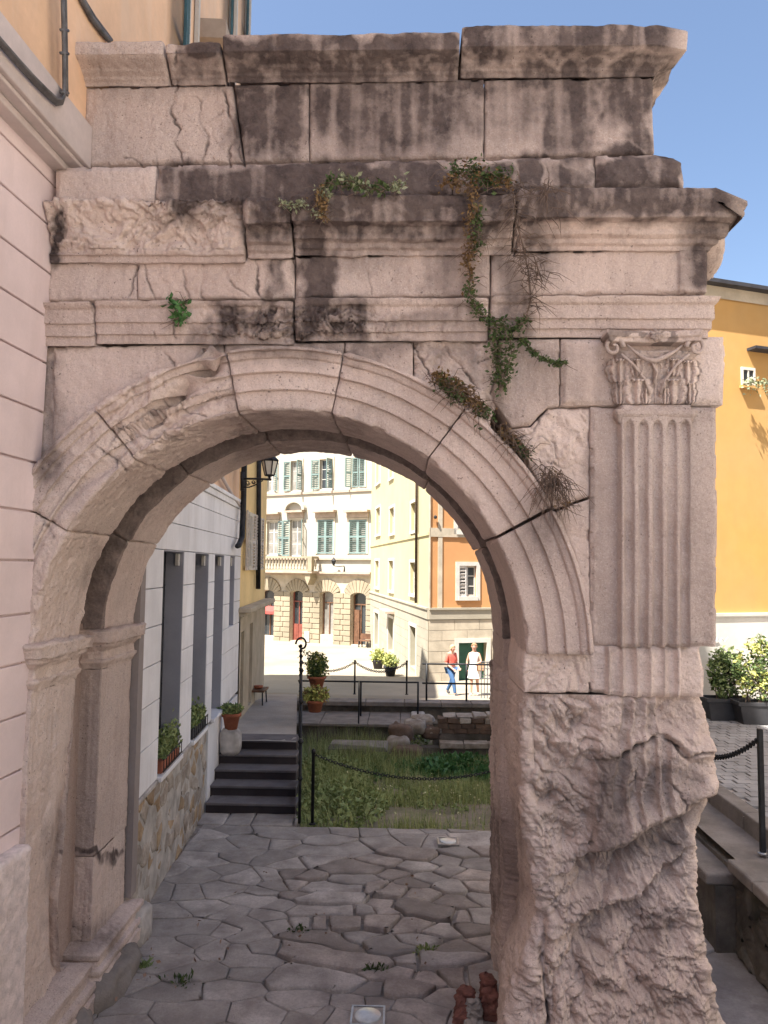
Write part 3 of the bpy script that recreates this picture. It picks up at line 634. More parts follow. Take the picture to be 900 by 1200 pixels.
aR2 = sorted([q for q in aR2 if not (q[0] > 640 and q[1] > 602)])
block('broken_spandrel_stone', [(596, 505), (600, 520), (612, 540), (640, 600)], 691.5, [(575, 470), (600, 503), (622, 500), (642, 479), (692, 477)],
      [(596, 510), (612, 530), (628, 560), (650, 597), (668, 590), (692, 581)], p=-.03, rough=.55, amp=.005, seed=66, back=5.62, roughf=lambda px, py: .75*np.clip((684-px+(560-py)*.25)/16, 0, 1))
block('spandrel_stone', [(652, 600), (672, 650), (684, 700), (690, 750)], 691.5, [(648, 601), (668, 593), (692, 584)], 755, p=-.02, amp=.004, seed=67, back=5.62)
# ---- capital backing, pilaster
block('backing_stone', 658, [(848, 395), (851, 420), (848, 472)], L(406, 394), 474.5, p=.0, amp=.004, seed=68, back=6.9, er=.02, ed=.02)
FLX = np.array([734., 750., 766.5, 783., 798.5])
def pilaster(px, py, P):
    m = np.clip((px-723.5)/1.2, 0, 1)*np.clip((806.5-px)/1.2, 0, 1)
    fl = np.zeros_like(px)
    for f in FLX:
        q = np.clip(1-((px-f)/5.6)**2, 0, 1); tp = np.clip((py-(494+.25*(px-f)**2))/3., 0, 1); fl = np.maximum(fl, np.sqrt(q)*tp)
    wob_ = .8+.5*pn(P*5., 95)
    return m*(.072-.046*fl*wob_) + .008*np.clip(pn(P*np.array([8, 8, 5.]), 96), 0, 1)*m*(1-fl)*-1.2
block('pilaster_stone', 692.5, [(840, 477), (841.5, 600), (840, 762)], 476.5, 758, p=.0, amp=.003, seed=69, back=6.9, disp=pilaster, er=.016, ed=.016, res=.0062)
# moulding at the head of the shaft
sweep('astragal', [(XX(723, 484), Y0+.02), (XX(723, 484), Y0-.055), (XX(806, 484), Y0-.055), (XX(806, 484), Y0+.02)], [(.0, zz(494, .06)), (.006, zz(492, .06)), (.012, zz(489, .07)), (.022, zz(487, .07)), (.03, zz(484, .08)), (.03, zz(478.5, .08)), (.0, zz(478, .08))], seed=70, amp=.002, res=.006, cap=.02)
FL2 = np.array([703., 719.5, 736., 752., 768., 783.5, 799.])
def low_fl(px, py, P):
    fl = np.zeros_like(px)
    for f in (719.5, 736., 752., 768., 783.5): fl = np.maximum(fl, np.sqrt(np.clip(1-((px-f)/7.2)**2, 0, 1)))
    m = np.clip((px-708)/3, 0, 1)*np.clip((797-px)/3, 0, 1)
    return m*(.06-.05*fl*(.8+.6*pn(P*6., 97)))+.012*(1-m)*0
block('pilaster_stone', [(686, 757), (693, 790), (690, 815)], [(822, 760), (826, 790), (825, 815)], 757, [(686, 811), (740, 816), (826, 817)], p=.0, amp=.005, seed=71, back=6.9, disp=low_fl, res=.0065, er=.016, ed=.016, rough=.06)
block('pier_stone', [(616, 757), (612, 790), (614, 815)], [(688, 757), (694, 790), (690, 812)], 757, 812, p=-.02, rough=.75, seed=72, back=Y1, res=.007)
# ---- Corinthian capital
CAPX0, CAPX1 = XX(712, 390, .1), XX(824, 390, .1)
def capital():
    root = bpy.data.objects.new('capital', None); COL.objects.link(root); root.location = Vector(((CAPX0+CAPX1)/2, Y0, zz(474, .05)))-ARCH.location; root.parent = ARCH
    def cp(px, py, p): X, Z = U(px, py, Y0-p); return np.array([float(X), Y0-p, float(Z)])
    at = lambda V, st: {'stain': st, 'rough': [.25]*len(V)}
    # bell
    nu, nv = 40, 36; P = np.zeros((nv, nu, 3))
    for j in range(nv):
        v = j/(nv-1); py = 473-62*v; hw = 40+12*v**3; pr = .055+.03*v**2.5
        for i in range(nu):
            u = i/(nu-1)*2-1; P[j, i] = cp(765+hw*u+2*v, py, pr*(1-abs(u)**6))
    d = rock(P, .024, 13, 3); P[..., 1] -= d
    finish('capital_bell', P, Y0+.05, M_ST, root, .3, .25+0*d)
    # leaves
    def leaf(px, py0, h, w_, p0, curl, lean=0, name='acanthus_leaf', sd_=0):
        nu, nv = 25, 26; P = np.zeros((nv, nu, 3)); st = np.zeros((nv, nu))
        for j in range(nv):
            v = j/(nv-1); lob = 1+.20*abs(math.sin(v*9.5+.6)); ww = 1.15*w_*(.72+.55*math.sin(PI*min(v*1.05, 1))**.8)*lob*(1-.35*v**4)
            for i in range(nu):
                u = i/(nu-1)*2-1; rib = math.cos(u*PI*3.5)
                vv = v if v < .82 else .82-(v-.82)*.35
                pr = p0+.012+curl*v**3.2+.013*rib*(1-.3*v)-.02*abs(u)**2+.012*math.exp(-(u/.12)**2)
                P[j, i] = cp(px+ww*u+lean*v, py0-h*vv, pr); st[j, i] = .55*(rib < -.45)+.5*(abs(math.sin(v*9.5+.6)) < .2)*(abs(u) > .5)
        P[..., 1] -= .010*fbm(P, 34., 2, sd_); finish(name, P, Y0-.01, M_ST, root, .3, st*.6)
    for k, (x, y0_, h, w_, p0, cu) in enumerate([(748, 473, 36, 14.5, .05, .055), (789, 473, 36, 14.5, .05, .055), (727, 473, 30, 6, .035, .03), (808, 473, 30, 6, .035, .03), (768, 473, 30, 7, .03, .03),
                                  (727, 448, 34, 10, .05, .06), (768, 450, 30, 9, .045, .05), (806, 450, 34, 10, .05, .06), (747, 440, 24, 8, .06, .05), (789, 440, 24, 8, .06, .05), (757, 473, 22, 5, .06, .02), (779, 473, 22, 5, .06, .02)]): leaf(x, y0_, h, w_, p0, cu, sd_=k)
    # stems rising to the volutes, hanging garland
    def tubes(name, pl, r, n=8):
        mb = MB()
        for pts in pl: mb.tube(pts, r, n)
        o = mb.build(name, M_ST, root, True); na = len(o.data.vertices)
        for k, val in (('stain', .25), ('rough', .3)): o.data.attributes.new(k, 'FLOAT', 'POINT').data.foreach_set('value', [val]*na)
        return o
    tubes('garland', [[cp(735, 404, .08), cp(745, 413, .10), cp(757, 421, .115), cp(768, 423, .12), cp(780, 418, .115), cp(792, 411, .10), cp(800, 404, .08)]], [.006, .010, .014, .016, .014, .010, .006])
    tubes('stalk', [[cp(762, 462, .08), cp(756, 445, .09), cp(743, 428, .10), cp(728, 415, .11)], [cp(774, 462, .08), cp(780, 445, .09), cp(792, 428, .10), cp(808, 415, .11)], [cp(766, 450, .08), cp(770, 436, .1), cp(764, 424, .11)]], .009)
    for sx, cx in ((-1, 719), (1, 816)):
        pts = []
        for k in range(26):
            a = k/25*2.6*PI; r = 13*(1-k/25*.82); pts.append(cp(cx-sx*r*math.cos(a)*.9, 407-r*math.sin(a)*.95, .10+.03*k/25))
        tubes('volute', [pts], [.017-.008*k/25 for k in range(26)])
    # abacus with concave front, and central flower
    nu = 60; prof = [(.0, 402), (.012, 401), (.014, 397), (.03, 394.5), (.034, 390), (.03, 388)]; P = np.zeros((len(prof)*3, nu, 3))
    pf = np.array(prof); t = np.linspace(0, len(prof)-1, len(prof)*3); pf = np.stack([np.interp(t, range(len(prof)), pf[:, k]) for k in (0, 1)], -1)
    for j, (a, b) in enumerate(pf):
        for i in range(nu):
            u = i/(nu-1)*2-1; P[j, i] = cp(767.5+(52+a*120)*u, b-2.2*abs(u)**2, .075+a+.055*abs(u)**2.2)
    P[..., 1] -= .008*fbm(P, 20, 3, 5); finish('abacus', P, Y0, M_ST, root, .25, .1+.5*(pn(P*14., 3) > .15))
    mb = MB()
    for k in range(7):
        a = k*2*PI/7; q = cp(769+8*math.cos(a), 393+7*math.sin(a), .14); mb.tube([cp(769, 393, .10), cp(769+4*math.cos(a), 393+4*math.sin(a), .15), q], [.010, .017, .009], 7)
    mb.tube([cp(769, 393, .1), cp(769, 393, .165)], [.02, .012], 10)
    o = mb.build('abacus_flower', M_ST, root, True)
    for k, val in (('stain', .35), ('rough', .2)): o.data.attributes.new(k, 'FLOAT', 'POINT').data.foreach_set('value', [val]*len(o.data.vertices))
capital()
# ---- rugged lower right pier, one great worn block
def rugged():
    zt = zz(814.5, 0, 700); zb = -.05; nvr = 400; zs = np.linspace(zt, zb, nvr)
    py_of = np.array([float(proj([1.4, Y0, z])[1]) for z in zs])
    xl = curve_y([(613, 815), (610, 855), (611, 900), (614, 970), (619, 1010), (626, 1046), (632, 1077), (622, 1108), (606, 1150), (596, 1180), (590, 1260)], py_of)
    xr = curve_y([(826, 817), (832, 835), (838, 860), (841, 900), (839, 932), (826, 962), (820, 985), (822, 1010), (824, 1050), (829, 1100), (836, 1150), (842, 1200), (846, 1260)], py_of)
    XLr = np.array([XX(a, b) for a, b in zip(xl, py_of)]); XRr = np.array([XX(a, b) for a, b in zip(xr, py_of)])
    # plan path: left side from the back, rounded corner, front, rounded corner, right side
    path = []; rc = .10
    for k in range(60): path.append((0., 1, Y3+(Y0+rc-Y3)*k/60, -1., 0.))
    for k in range(12): a = PI/2*k/12; path.append((rc*(1-math.cos(a)), 1, Y0+rc-rc*math.sin(a), -math.cos(a), -math.sin(a)))
    nfr = 250
    for k in range(nfr+1): path.append((k/nfr, 2, Y0, 0., -1.))
    for k in range(1, 13): a = PI/2*k/12; path.append((rc*(1-math.sin(a)), 3, Y0+rc-rc*math.cos(a), math.sin(a), -math.cos(a)))
    for k in range(1, 40): path.append((0., 3, Y0+rc+(6.9-Y0-rc)*k/39, 1., 0.))
    P = np.zeros((nvr, len(path), 3)); NR = np.zeros((len(path), 3))
    for i, (a, ty, y, nx, ny) in enumerate(path):
        x = XLr+a if ty == 1 else (XRr-a if ty == 3 else XLr+rc+(XRr-XLr-2*rc)*a)
        if ty == 1 and y > Y0+rc:   # side runs straight back at the jamb line
            f = np.clip((y-Y0-.25)/.9, 0, 1); xj = XR-.02; x = x*(1-f)+xj*f
            rec = np.clip((y-Y1)/.04, 0, 1)*np.clip((Y2-y)/.04, 0, 1); x = x+.16*rec*np.clip((zs-.3)/.3, 0, 1)
        P[:, i, 0] = x; P[:, i, 1] = y; P[:, i, 2] = zs; NR[i] = (nx, ny, 0)
    px, py = proj(P); sg = lambda x, s=1.: 1/(1+np.exp(-np.clip(x/s, -40, 40)))
    front = np.clip(-NR[:, 1], 0, 1)[None]**1.5
    jx = px+7*fbm(P, 4, 3, 301); jy = py+9*fbm(P, 4, 3, 302)
    h = np.zeros_like(px)
    # recess at upper right, under the fluted block
    h -= .09*sg(jx-770, 1.5)*sg(864-jy, 2)
    # lost surface on the left half
    h -= .045*sg(694-jx, 2.5)*sg(1000-jy, 12)
    # swelling fluted boss
    boss = sg(jx-696, 2.5)*sg(1004-(jx-700)*.52-jy, 4)*sg(jy-816, 2)
    h += boss*(.045+.05*np.exp(-((jy-965)/50)**2)*np.exp(-((jx-735)/50)**2))
    fl = np.zeros_like(px)
    for f in (727., 744., 761., 778.): fl = np.maximum(fl, np.sqrt(np.clip(1-((jx-f-(jy-830)*-.02)/7.0)**2, 0, 1)))
    fm = sg(jx-704, 2)*sg(800-jx, 3)*sg(985-(jx-700)*.52-jy, 5)*np.clip(.85+.9*fbm(P, 2.6, 2, 305), .35, 1.2)*(1-.8*sg(jx-770, 2)*sg(868-jy, 3))
    h -= .062*fl*fm
    # rope-like ledge crossing to the right edge
    yl = np.interp(px, [700, 725, 745, 770, 790, 805, 840], [884, 886, 873, 862, 872, 888, 882]); q = jy-yl
    h += np.where(px > 700, 1, 0)*(.035*np.exp(-((q+6)/7)**2)-.03*np.exp(-((q-4)/4)**2))
    # deep undercut along the diagonal
    yd = 1004-(px-700)*.56; q = jy-yd; on = sg(px-668, 8)
    h += on*.05*np.exp(-((q+14)/14)**2)
    h -= on*(.27*sg(q, 1.3)*np.exp(-np.clip(q, 0, 200)/30.)+.045*sg(q, 4)*sg(1085-jy, 14))
    # second scarp lower down
    y2 = np.interp(px, [640, 665, 700, 745, 782, 830], [1100, 1090, 1076, 1056, 1018, 985]); q2 = jy-y2
    h += .05*np.exp(-((q2+9)/9)**2)*sg(px-650, 6)-.19*sg(q2, 1.3)*np.exp(-np.clip(q2, 0, 200)/26.)*sg(px-655, 5)*sg(800-px, 8)
    # vertical cleft bottom left, and toes
    h -= .07*np.exp(-((jx-634-(jy-1120)*.03)/4)**2)*sg(jy-1100, 5)
    h += .03*sg(jx-757, 3)*sg(jy-1075, 10)
    h += .20*np.clip((py-1085)/150, 0, 1)**1.3
    for hx, hy, ra, rb_, dp, an in ((652, 900, 40, 9, .05, .55), (640, 945, 34, 8, .045, .7), (662, 990, 30, 12, .05, 1.0), (700, 1120, 22, 9, .05, .2), (665, 1150, 14, 30, .05, .1), (795, 1110, 12, 40, .05, 0.), (720, 1165, 34, 10, .05, .3), (640, 870, 30, 7, .04, .6), (800, 960, 22, 10, .06, -.5), (680, 1050, 26, 8, .045, -.3)):
        ca, sa = math.cos(an), math.sin(an); uu = ((jx-hx)*ca+(jy-hy)*sa)/ra; vv = (-(jx-hx)*sa+(jy-hy)*ca)/rb_; h -= dp*np.exp(-(uu**2+vv**2))*(1+.6*np.tanh(-vv*2))
    # left strata: creases dipping to the right
    sdp = (jy-jx*.62)*.075; cre = np.abs(np.sin(sdp+1.3*fbm(P, 5, 3, 307)*2)); lm = sg(700-jx, 6)*sg(960-jy, 18)*sg(jy-820, 4)
    h -= lm*.05*(1-cre)**2.6
    fb = fbm(P, 1.6, 3, 341)*3.; low = sg(jy-1085, 12); mid_ = sg(jy-1000+(jx-700)*.4, 10)*(1-low)
    r1 = np.abs(np.sin(jx*.052+jy*.012+fb*1.4)); r2 = np.abs(np.sin((jy+.52*jx)*.050+fb*1.6)); r3 = np.abs(np.sin((jy-.75*jx)*.042+fb*1.2))
    h += low*(r1**.6-.6)*.075+mid_*(r2**.6-.6)*.075+(1-boss)*sg(700-jx, 8)*sg(990-jy, 12)*(r3**.6-.6)*.055
    h *= front
    zs_ = np.clip((py-1080)/100, 0, 1)
    side = 1-front
    bq_ = 1-.62*boss
    rk = rock(P, .050, 1.9, 311)*bq_+rock(P, .017, 6.0, 312)*bq_+rock(P, .008, 19., 314)
    rkd = rk*(front*(.85+.35*sg(jy-985, 15))+side*.55)
    fine = .008*fbm(P, 30, 3, 313)+front*(.45-billow(P, 5.5, 3, 317))*.05*(1-.5*boss)
    cr = crack_f(px, py, P)
    # tall hollow worn into the jamb
    hol = side*(NR[:, 0] < 0)[None]*(.07*np.exp(-((px-596)/9)**2)*sg(py-950, 18)*sg(1090-py, 14))
    cr = cr*np.clip(.75+1.3*pn(P*7., 318), .0, 1)
    d = h+rkd+fine-.022*cr*front-hol-.01*cr*side
    tp = np.clip((zt-P[..., 2])/.03, 0, 1); d = np.where(tp < 1, d*tp+(1-tp)*(-.01), d)
    P = P+NR[None]*d[..., None]
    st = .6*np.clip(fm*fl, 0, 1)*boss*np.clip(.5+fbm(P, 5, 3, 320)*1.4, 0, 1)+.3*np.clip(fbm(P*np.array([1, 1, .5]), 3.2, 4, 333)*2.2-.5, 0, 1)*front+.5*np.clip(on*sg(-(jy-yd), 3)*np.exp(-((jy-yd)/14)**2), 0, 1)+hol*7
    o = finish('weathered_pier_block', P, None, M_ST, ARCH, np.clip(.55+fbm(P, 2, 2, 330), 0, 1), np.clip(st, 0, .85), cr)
    # closing top
    return o
rugged()
# inner face of the right pier between springing and the worn block, rear jambs
zsp = ZC+.02; zrt = zz(818, 0, 700)
def jamb(name, pts, z0, z1, **kw): return sweep(name, pts, [(0, z0), (0, z1)], **kw)
jamb('jamb_stone', [(1.4, Y3), (XR, Y3), (XR, Y2), (1.3, Y2)][::-1] if False else [(1.3, Y3), (XR+.0, Y3), (XR+.0, Y2), (1.3, Y2)], zrt, zsp, rough=.18, amp=.006, seed=80, cap=.0)
jamb('jamb_stone', [(XR+.17, Y2), (XR+.17, Y1)], zrt, zsp, rough=.3, amp=.006, seed=81, cap=.0)
mbx = MB(); mbx.box(1.0, 1.95, Y0+.3, 6.8, zrt-.5, zsp+.05); o = mbx.build('masonry_core', M_ST2, ARCH)
# ---- left pier: two inner pilasters with impost capitals
def neg(q): return q
zi1 = float(U(60, 748, 5.5)[1]); zi0 = float(U(60, 802, 5.5)[1]); zbase = float(U(110, 1048, 7.0)[1])
def impost(ya, yb, seed, rgh):
    h = zi1-zi0
    pr = [(.0, zi0), (.006, zi0+.02), (.022, zi0+.045), (.03, zi0+.06), (.03, zi0+.075), (.012, zi0+.085), (.012, zi0+.15), (.03, zi0+.17), (.055, zi0+.19), (.06, zi0+.21), (.085, zi0+.225), (.09, zi0+h-.015), (.07, zi0+h), (-.1, zi0+h+.004)]
    sweep('impost_capital', [(-3.0, ya), (XL, ya), (XL, yb), (-3.0, yb)], pr, seed=seed, rough=rgh, amp=.007, cap=0, cr_on=False)
impost(Y0+.03, Y1-.03, 91, .35); impost(Y2+.02, Y3-.03, 92, .22)
vert = lambda s: (lambda px, py, P: .007*pn(P*np.array([30., 30., 1.6]), s)-.02*np.clip(pn(P*np.array([5., 5., 2.]), s+1), 0, 1))
def frontwear(px, py, P):
    w_ = np.interp(P[..., 2], [0, .3, .6, 1.0, 1.5, 2.2, 3.0], [.02, .02, .09, .15, .07, .02, .0]); k = np.clip((P[..., 1]-(Y1-.35))/.3, 0, 1)
    return vert(95)(px, py, P)-w_*k
jamb('pier_shaft', [(-3.0, Y0+.02), (XL-.0, Y0+.02), (XL-.0, Y1-.03), (-3.0, Y1-.03)], .30, zi0, rough=.22, seed=93, disp=frontwear, cap=0, cr_on=False, label='worn front pilaster of the left pier, crumbling along its rear edge')
zcr = float(U(110, 992, 6.5)[1])
jamb('pier_shaft', [(-3.0, Y2), (XL, Y2), (XL, Y3-.03), (-3.0, Y3-.03)], zcr+.004, zi0, stf=lambda P: .28*(P[..., 1] < Y2+.03), rough=.10, seed=94, disp=vert(97), cap=0, cr_on=False, label='rear pilaster of the left pier above a dark horizontal crack')  # front face darkened to paint in its shade
jamb('pier_shaft', [(-3.0, Y2), (XL, Y2), (XL, Y3-.03), (-3.0, Y3-.03)], .32, zcr-.003, rough=.22, seed=96, disp=vert(98), cap=0, cr_on=False, label='short foot of the rear pilaster below the crack')
bz0, bz1 = .02, .36
def based(ya, yb, seed, z0, z1, pj):
    h = z1-z0
    pr = [(pj, z0), (pj, z0+.28*h), (pj-.02, z0+.32*h), (pj-.005, z0+.42*h), (pj-.01, z0+.52*h), (pj-.045, z0+.56*h), (pj-.055, z0+.70*h), (pj-.035, z0+.74*h), (pj-.03, z0+.86*h), (pj-.05, z0+.92*h), (0., z0+h), (-.1, z0+h+.003)]
    sweep('pier_base', [(-3.0, ya), (XL, ya), (XL, yb), (-3.0, yb)], pr, seed=seed, rough=.07, amp=.004, cap=0, cr_on=False)
based(Y2-.02, Y3+.0, 101, .10, .40, .16); based(Y0, Y1+.02, 102, .02, .42, .16)
mb2 = MB(); mb2.box(-3.1, XL-.16, Y0+.1, 6.95, 0, ZC+.1); mb2.build('masonry_core', M_ST2, ARCH)
# rough footing boulders below the left pier
def boulder(name, c, r, seed, mt, parent=None, sq=(1, 1, 1), amp=.12, n=36, label=None, attrs=True):
    th = np.linspace(0, PI, n//2+1)[:, None]; ph = np.linspace(0, 2*PI, n+1)[None]
    D = np.stack([np.sin(th)*np.cos(ph), np.sin(th)*np.sin(ph), np.cos(th)*np.ones_like(ph)], -1)
    e = .55; Dq = np.sign(D)*np.abs(D)**e; P = Dq*np.array(r)*np.array(sq)+np.array(c)
    P = P+D*(rock(P, amp*.5, 3.0, seed))[..., None]
    V = P.reshape(-1, 3); o = mk(name, V, grid_faces(*P.shape[:2]), mt, parent, True, {'stain': np.full(len(V), .25), 'rough': np.full(len(V), .5)})
    if label: o['label'] = label
    return o
boulder('footing_stone', (-2.62, 6.45, .02), (.42, .50, .17), 5, M_COPE, ARCH); boulder('footing_stone', (-2.64, 5.55, .02), (.42, .42, .13), 8, M_COPE, ARCH)
boulder('footing_stone', (-2.55, 7.15, .10), (.26, .22, .22), 11, M_PALE, ARCH)

_z0, _z1 = zz(316, 0, 845), zz(248, 0, 845)
boulder('broken_cornice_corner', (fxr+.05, Y0+.62, (_z0+_z1)/2+.05), (.15, .62, (_z1-_z0)/2-.03), 17, M_ST, ARCH, amp=.09, n=60)
# ================================================================== GROUND
def prof_z(Y):
    return np.interp(Y, [9, 10.3, 12.1, 16, 20, 23, 26.5, 31, 51, 70, 400], [.7, .7, .7, .62, .1, -.5, -.93, -1.15, -1.87, -2.1, -2.1])
def sheet(name, xf0, xf1, ys, n, zf, m, nz=.01, kind='structure', parent=None):
    P = np.zeros((len(ys), n, 3))
    for j, y in enumerate(ys):
        x0 = xf0(y) if callable(xf0) else xf0; x1 = xf1(y) if callable(xf1) else xf1
        P[j, :, 0] = np.linspace(x0, x1, n); P[j, :, 1] = y
    P[..., 2] = zf(P[..., 0], P[..., 1])
    if nz: P[..., 2] += nz*fbm(P, 2.2, 3, 500)
    o = mk(name, P.reshape(-1, 3), grid_faces(*P.shape[:2]), m, parent, True)
    if kind: o['kind'] = kind
    return o
mb = MB(); mb.box(-400, 400, -300, 700, -3.1, -2.9); o = mb.build('ground', M_PLAZA); o['kind'] = 'structure'
GL = lambda y: -.1375*y                       # line of the ramp railing
wallx = lambda y: -1.975-.069*y
pav = sheet('pavement', -3.1, 3.02, np.linspace(-18, 10.28, 80), 24, lambda X, Y: 0*X-.035, M_MORTAR, .012)
sheet('ramp', lambda y: wallx(y)-.5, lambda y: GL(y), np.linspace(12.0, 23.2, 40), 14, lambda X, Y: prof_z(Y), M_ROAD)
sheet('plaza', -16, 26, np.concatenate([np.linspace(23.0, 60, 60), [90, 140]]), 40, lambda X, Y: prof_z(Y)+np.clip((X-3)*.05, 0, .6)*np.clip((40-Y)/10, 0, 1), M_PLAZA, .02)
gz = lambda X, Y: np.interp(Y, [10.2, 19.5, 23], [-.12, -1.32, -1.4])
sheet('garden_bed', lambda y: GL(y)-.3, 3.2, np.linspace(10.35, 22.9, 70), 40, lambda X, Y: gz(X, Y)+.05*fbm(np.stack([X, Y, 0*X], -1), .9, 3, 3), M_SOIL, .05)
# retaining side of the ramp
mb = MB()
for a, b in zip(np.linspace(10.35, 23, 14)[:-1], np.linspace(10.35, 23, 14)[1:]):
    mb.add([(GL(a), a, -1.6), (GL(b), b, -1.6), (GL(b), b, float(prof_z(b))), (GL(a), a, float(prof_z(a)) if a > 12 else 0.)], [(0, 1, 2, 3)])
o = mb.build('ramp_retaining_side', M_DWALL); tag(o, 'dark stone side of the ramp dropping into the overgrown bed', 'retaining wall')
# ---- Voronoi stones
def clip_poly(poly, nx, ny, c):
    out = []
    for i in range(len(poly)):
        a, b = poly[i], poly[(i+1) % len(poly)]; da = a[0]*nx+a[1]*ny-c; db = b[0]*nx+b[1]*ny-c
        if da <= 0: out.append(a)
        if (da < 0 < db) or (db < 0 < da):
            t = da/(da-db); out.append((a[0]+(b[0]-a[0])*t, a[1]+(b[1]-a[1])*t))
    return out
def voronoi(seeds, bbox, ax=1.0):
    """seeds [(x,y,id)] -> {id: outline}; cells that share an id are merged"""
    S = np.array([(s[0]*ax, s[1]) for s in seeds]); ids = [s[2] for s in seeds]; x0, x1, y0, y1 = bbox; res = {}
    for i, p in enumerate(S):
        poly = [(x0*ax, y0), (x1*ax, y0), (x1*ax, y1), (x0*ax, y1)]; dd = ((S-p)**2).sum(1); od = np.argsort(dd)[1:26]
        for j in od:
            q = S[j]; nx, ny = q-p; c = ((q @ q)-(p @ p))/2; poly = clip_poly(poly, nx, ny, c)
            if len(poly) < 3: break
        if len(poly) >= 3: res.setdefault(ids[i], []).append([(a/ax, b) for a, b in poly])
    out = {}
    for k, polys in res.items():
        if len(polys) == 1: out[k] = polys[0]; continue
        key = lambda v: (round(v[0], 4), round(v[1], 4)); ed = {}
        for pl in polys:
            for a, b in zip(pl, pl[1:]+pl[:1]):
                a, b = key(a), key(b)
                if a == b: continue
                if (b, a) in ed: del ed[(b, a)]
                else: ed[(a, b)] = 1
        nxt = {a: b for a, b in ed}
        if not nxt: continue
        st = max(nxt, key=lambda v: v[0]); cur = nxt[st]; loop = [st]
        while cur != st and cur in nxt and len(loop) < 200: loop.append(cur); cur = nxt[cur]
        out[k] = loop
    return out
def stone_piece(name, poly, fn, m, parent, gap=.012, h=.03, dome=.01, t=.06, step=.13, wob=.02, seed=0, tilt=.006, bev=.02):
    """poly in 2D; fn(a,b,h)->3D. A dressed or worn stone with rounded edges."""
    pts = []
    for a, b in zip(poly, poly[1:]+poly[:1]):
        a = np.array(a, float); b = np.array(b, float); n = max(1, int(np.linalg.norm(b-a)/step))
        for k in range(n): pts.append(a+(b-a)*k/n)
    Q = np.array(pts)
    if len(Q) < 3: return None
    Q3 = np.stack([Q[:, 0], Q[:, 1], 0*Q[:, 0]+seed*.0], -1); Q = Q+wob*2*np.stack([pn(Q3*5., 601), pn(Q3*5., 602)], -1)
    area = .5*np.sum(Q[:, 0]*np.roll(Q[:, 1], -1)-Q[:, 1]*np.roll(Q[:, 0], -1))
    if area < 0: Q = Q[::-1]; area = -area
    if area < .002: return None
    c = Q.mean(0); e1 = Q-np.roll(Q, 1, 0); e2 = np.roll(Q, -1, 0)-Q
    nrm = lambda v: v/np.maximum(np.linalg.norm(v, axis=1, keepdims=True), 1e-6)
    n_ = nrm(nrm(np.stack([-e1[:, 1], e1[:, 0]], -1))+nrm(np.stack([-e2[:, 1], e2[:, 0]], -1))); size = math.sqrt(area)
    gap = min(gap, size*.12); bev = min(bev, size*.16)
    tx, ty = RNG.uniform(-tilt, tilt, 2)/max(size, .15)
    A = Q+n_*gap; B = Q+n_*(gap+bev); Cc = B+n_*min(.05, size*.1)
    hh = lambda X, k: h+k+tx*(X[:, 0]-c[0])+ty*(X[:, 1]-c[1])+.006*pn(np.stack([X[:, 0]*7, X[:, 1]*7, 0*X[:, 0]+seed], -1), 9)
    rings = [(A, -t+0*A[:, 0]), (A, hh(A, -bev*.7)), (B, hh(B, 0)), (Cc, hh(Cc, dome))]
    V = [fn(x[0], x[1], z) for R, Z in rings for x, z in zip(R, Z)]; n = len(Q); Fc = []
    for r in range(3):
        for k in range(n): Fc.append((r*n+k, r*n+(k+1) % n, (r+1)*n+(k+1) % n, (r+1)*n+k))
    Fc.append(list(range(3*n, 4*n)))
    o = mk(name, V, Fc, m, parent, True); o.data.polygons[len(Fc)-1].use_smooth = False; return o
C1 = [[(400,90)],[(530,60),(520,110)],[(680,50)],[(640,105),(720,105)],[(400,195),(460,190)],[(540,180),(620,185)],[(700,185)],[(530,240),(570,230)],[(340,245),(400,270)],[(690,240),(650,245)],[(320,330),(350,310)],[(450,290)],[(560,340),(590,330)],[(640,325)],[(690,370)],[(300,395)],
 [(430,385),(480,385)],[(560,420),(620,430)],[(620,395)],[(330,465),(390,470)],[(250,480)],[(480,490)],[(710,455)],[(300,545),(380,550),(230,545)],[(470,560)],[(560,590),(600,560),(540,530)],[(640,500)],[(690,545)],[(200,640),(270,640)],[(330,620)],[(430,660),(400,640)],[(550,700),(590,700),(510,660)],[(560,750)],[(640,640)],[(180,720),(240,700)],[(330,740),(400,750),(270,760)],[(150,830),(230,840),(300,830)],[(430,820),(500,820)],[(80,800)],[(60,910)],[(200,920),(300,920),(400,920)],[(560,920),(650,930)],[(50,960)],[(830,930)]]
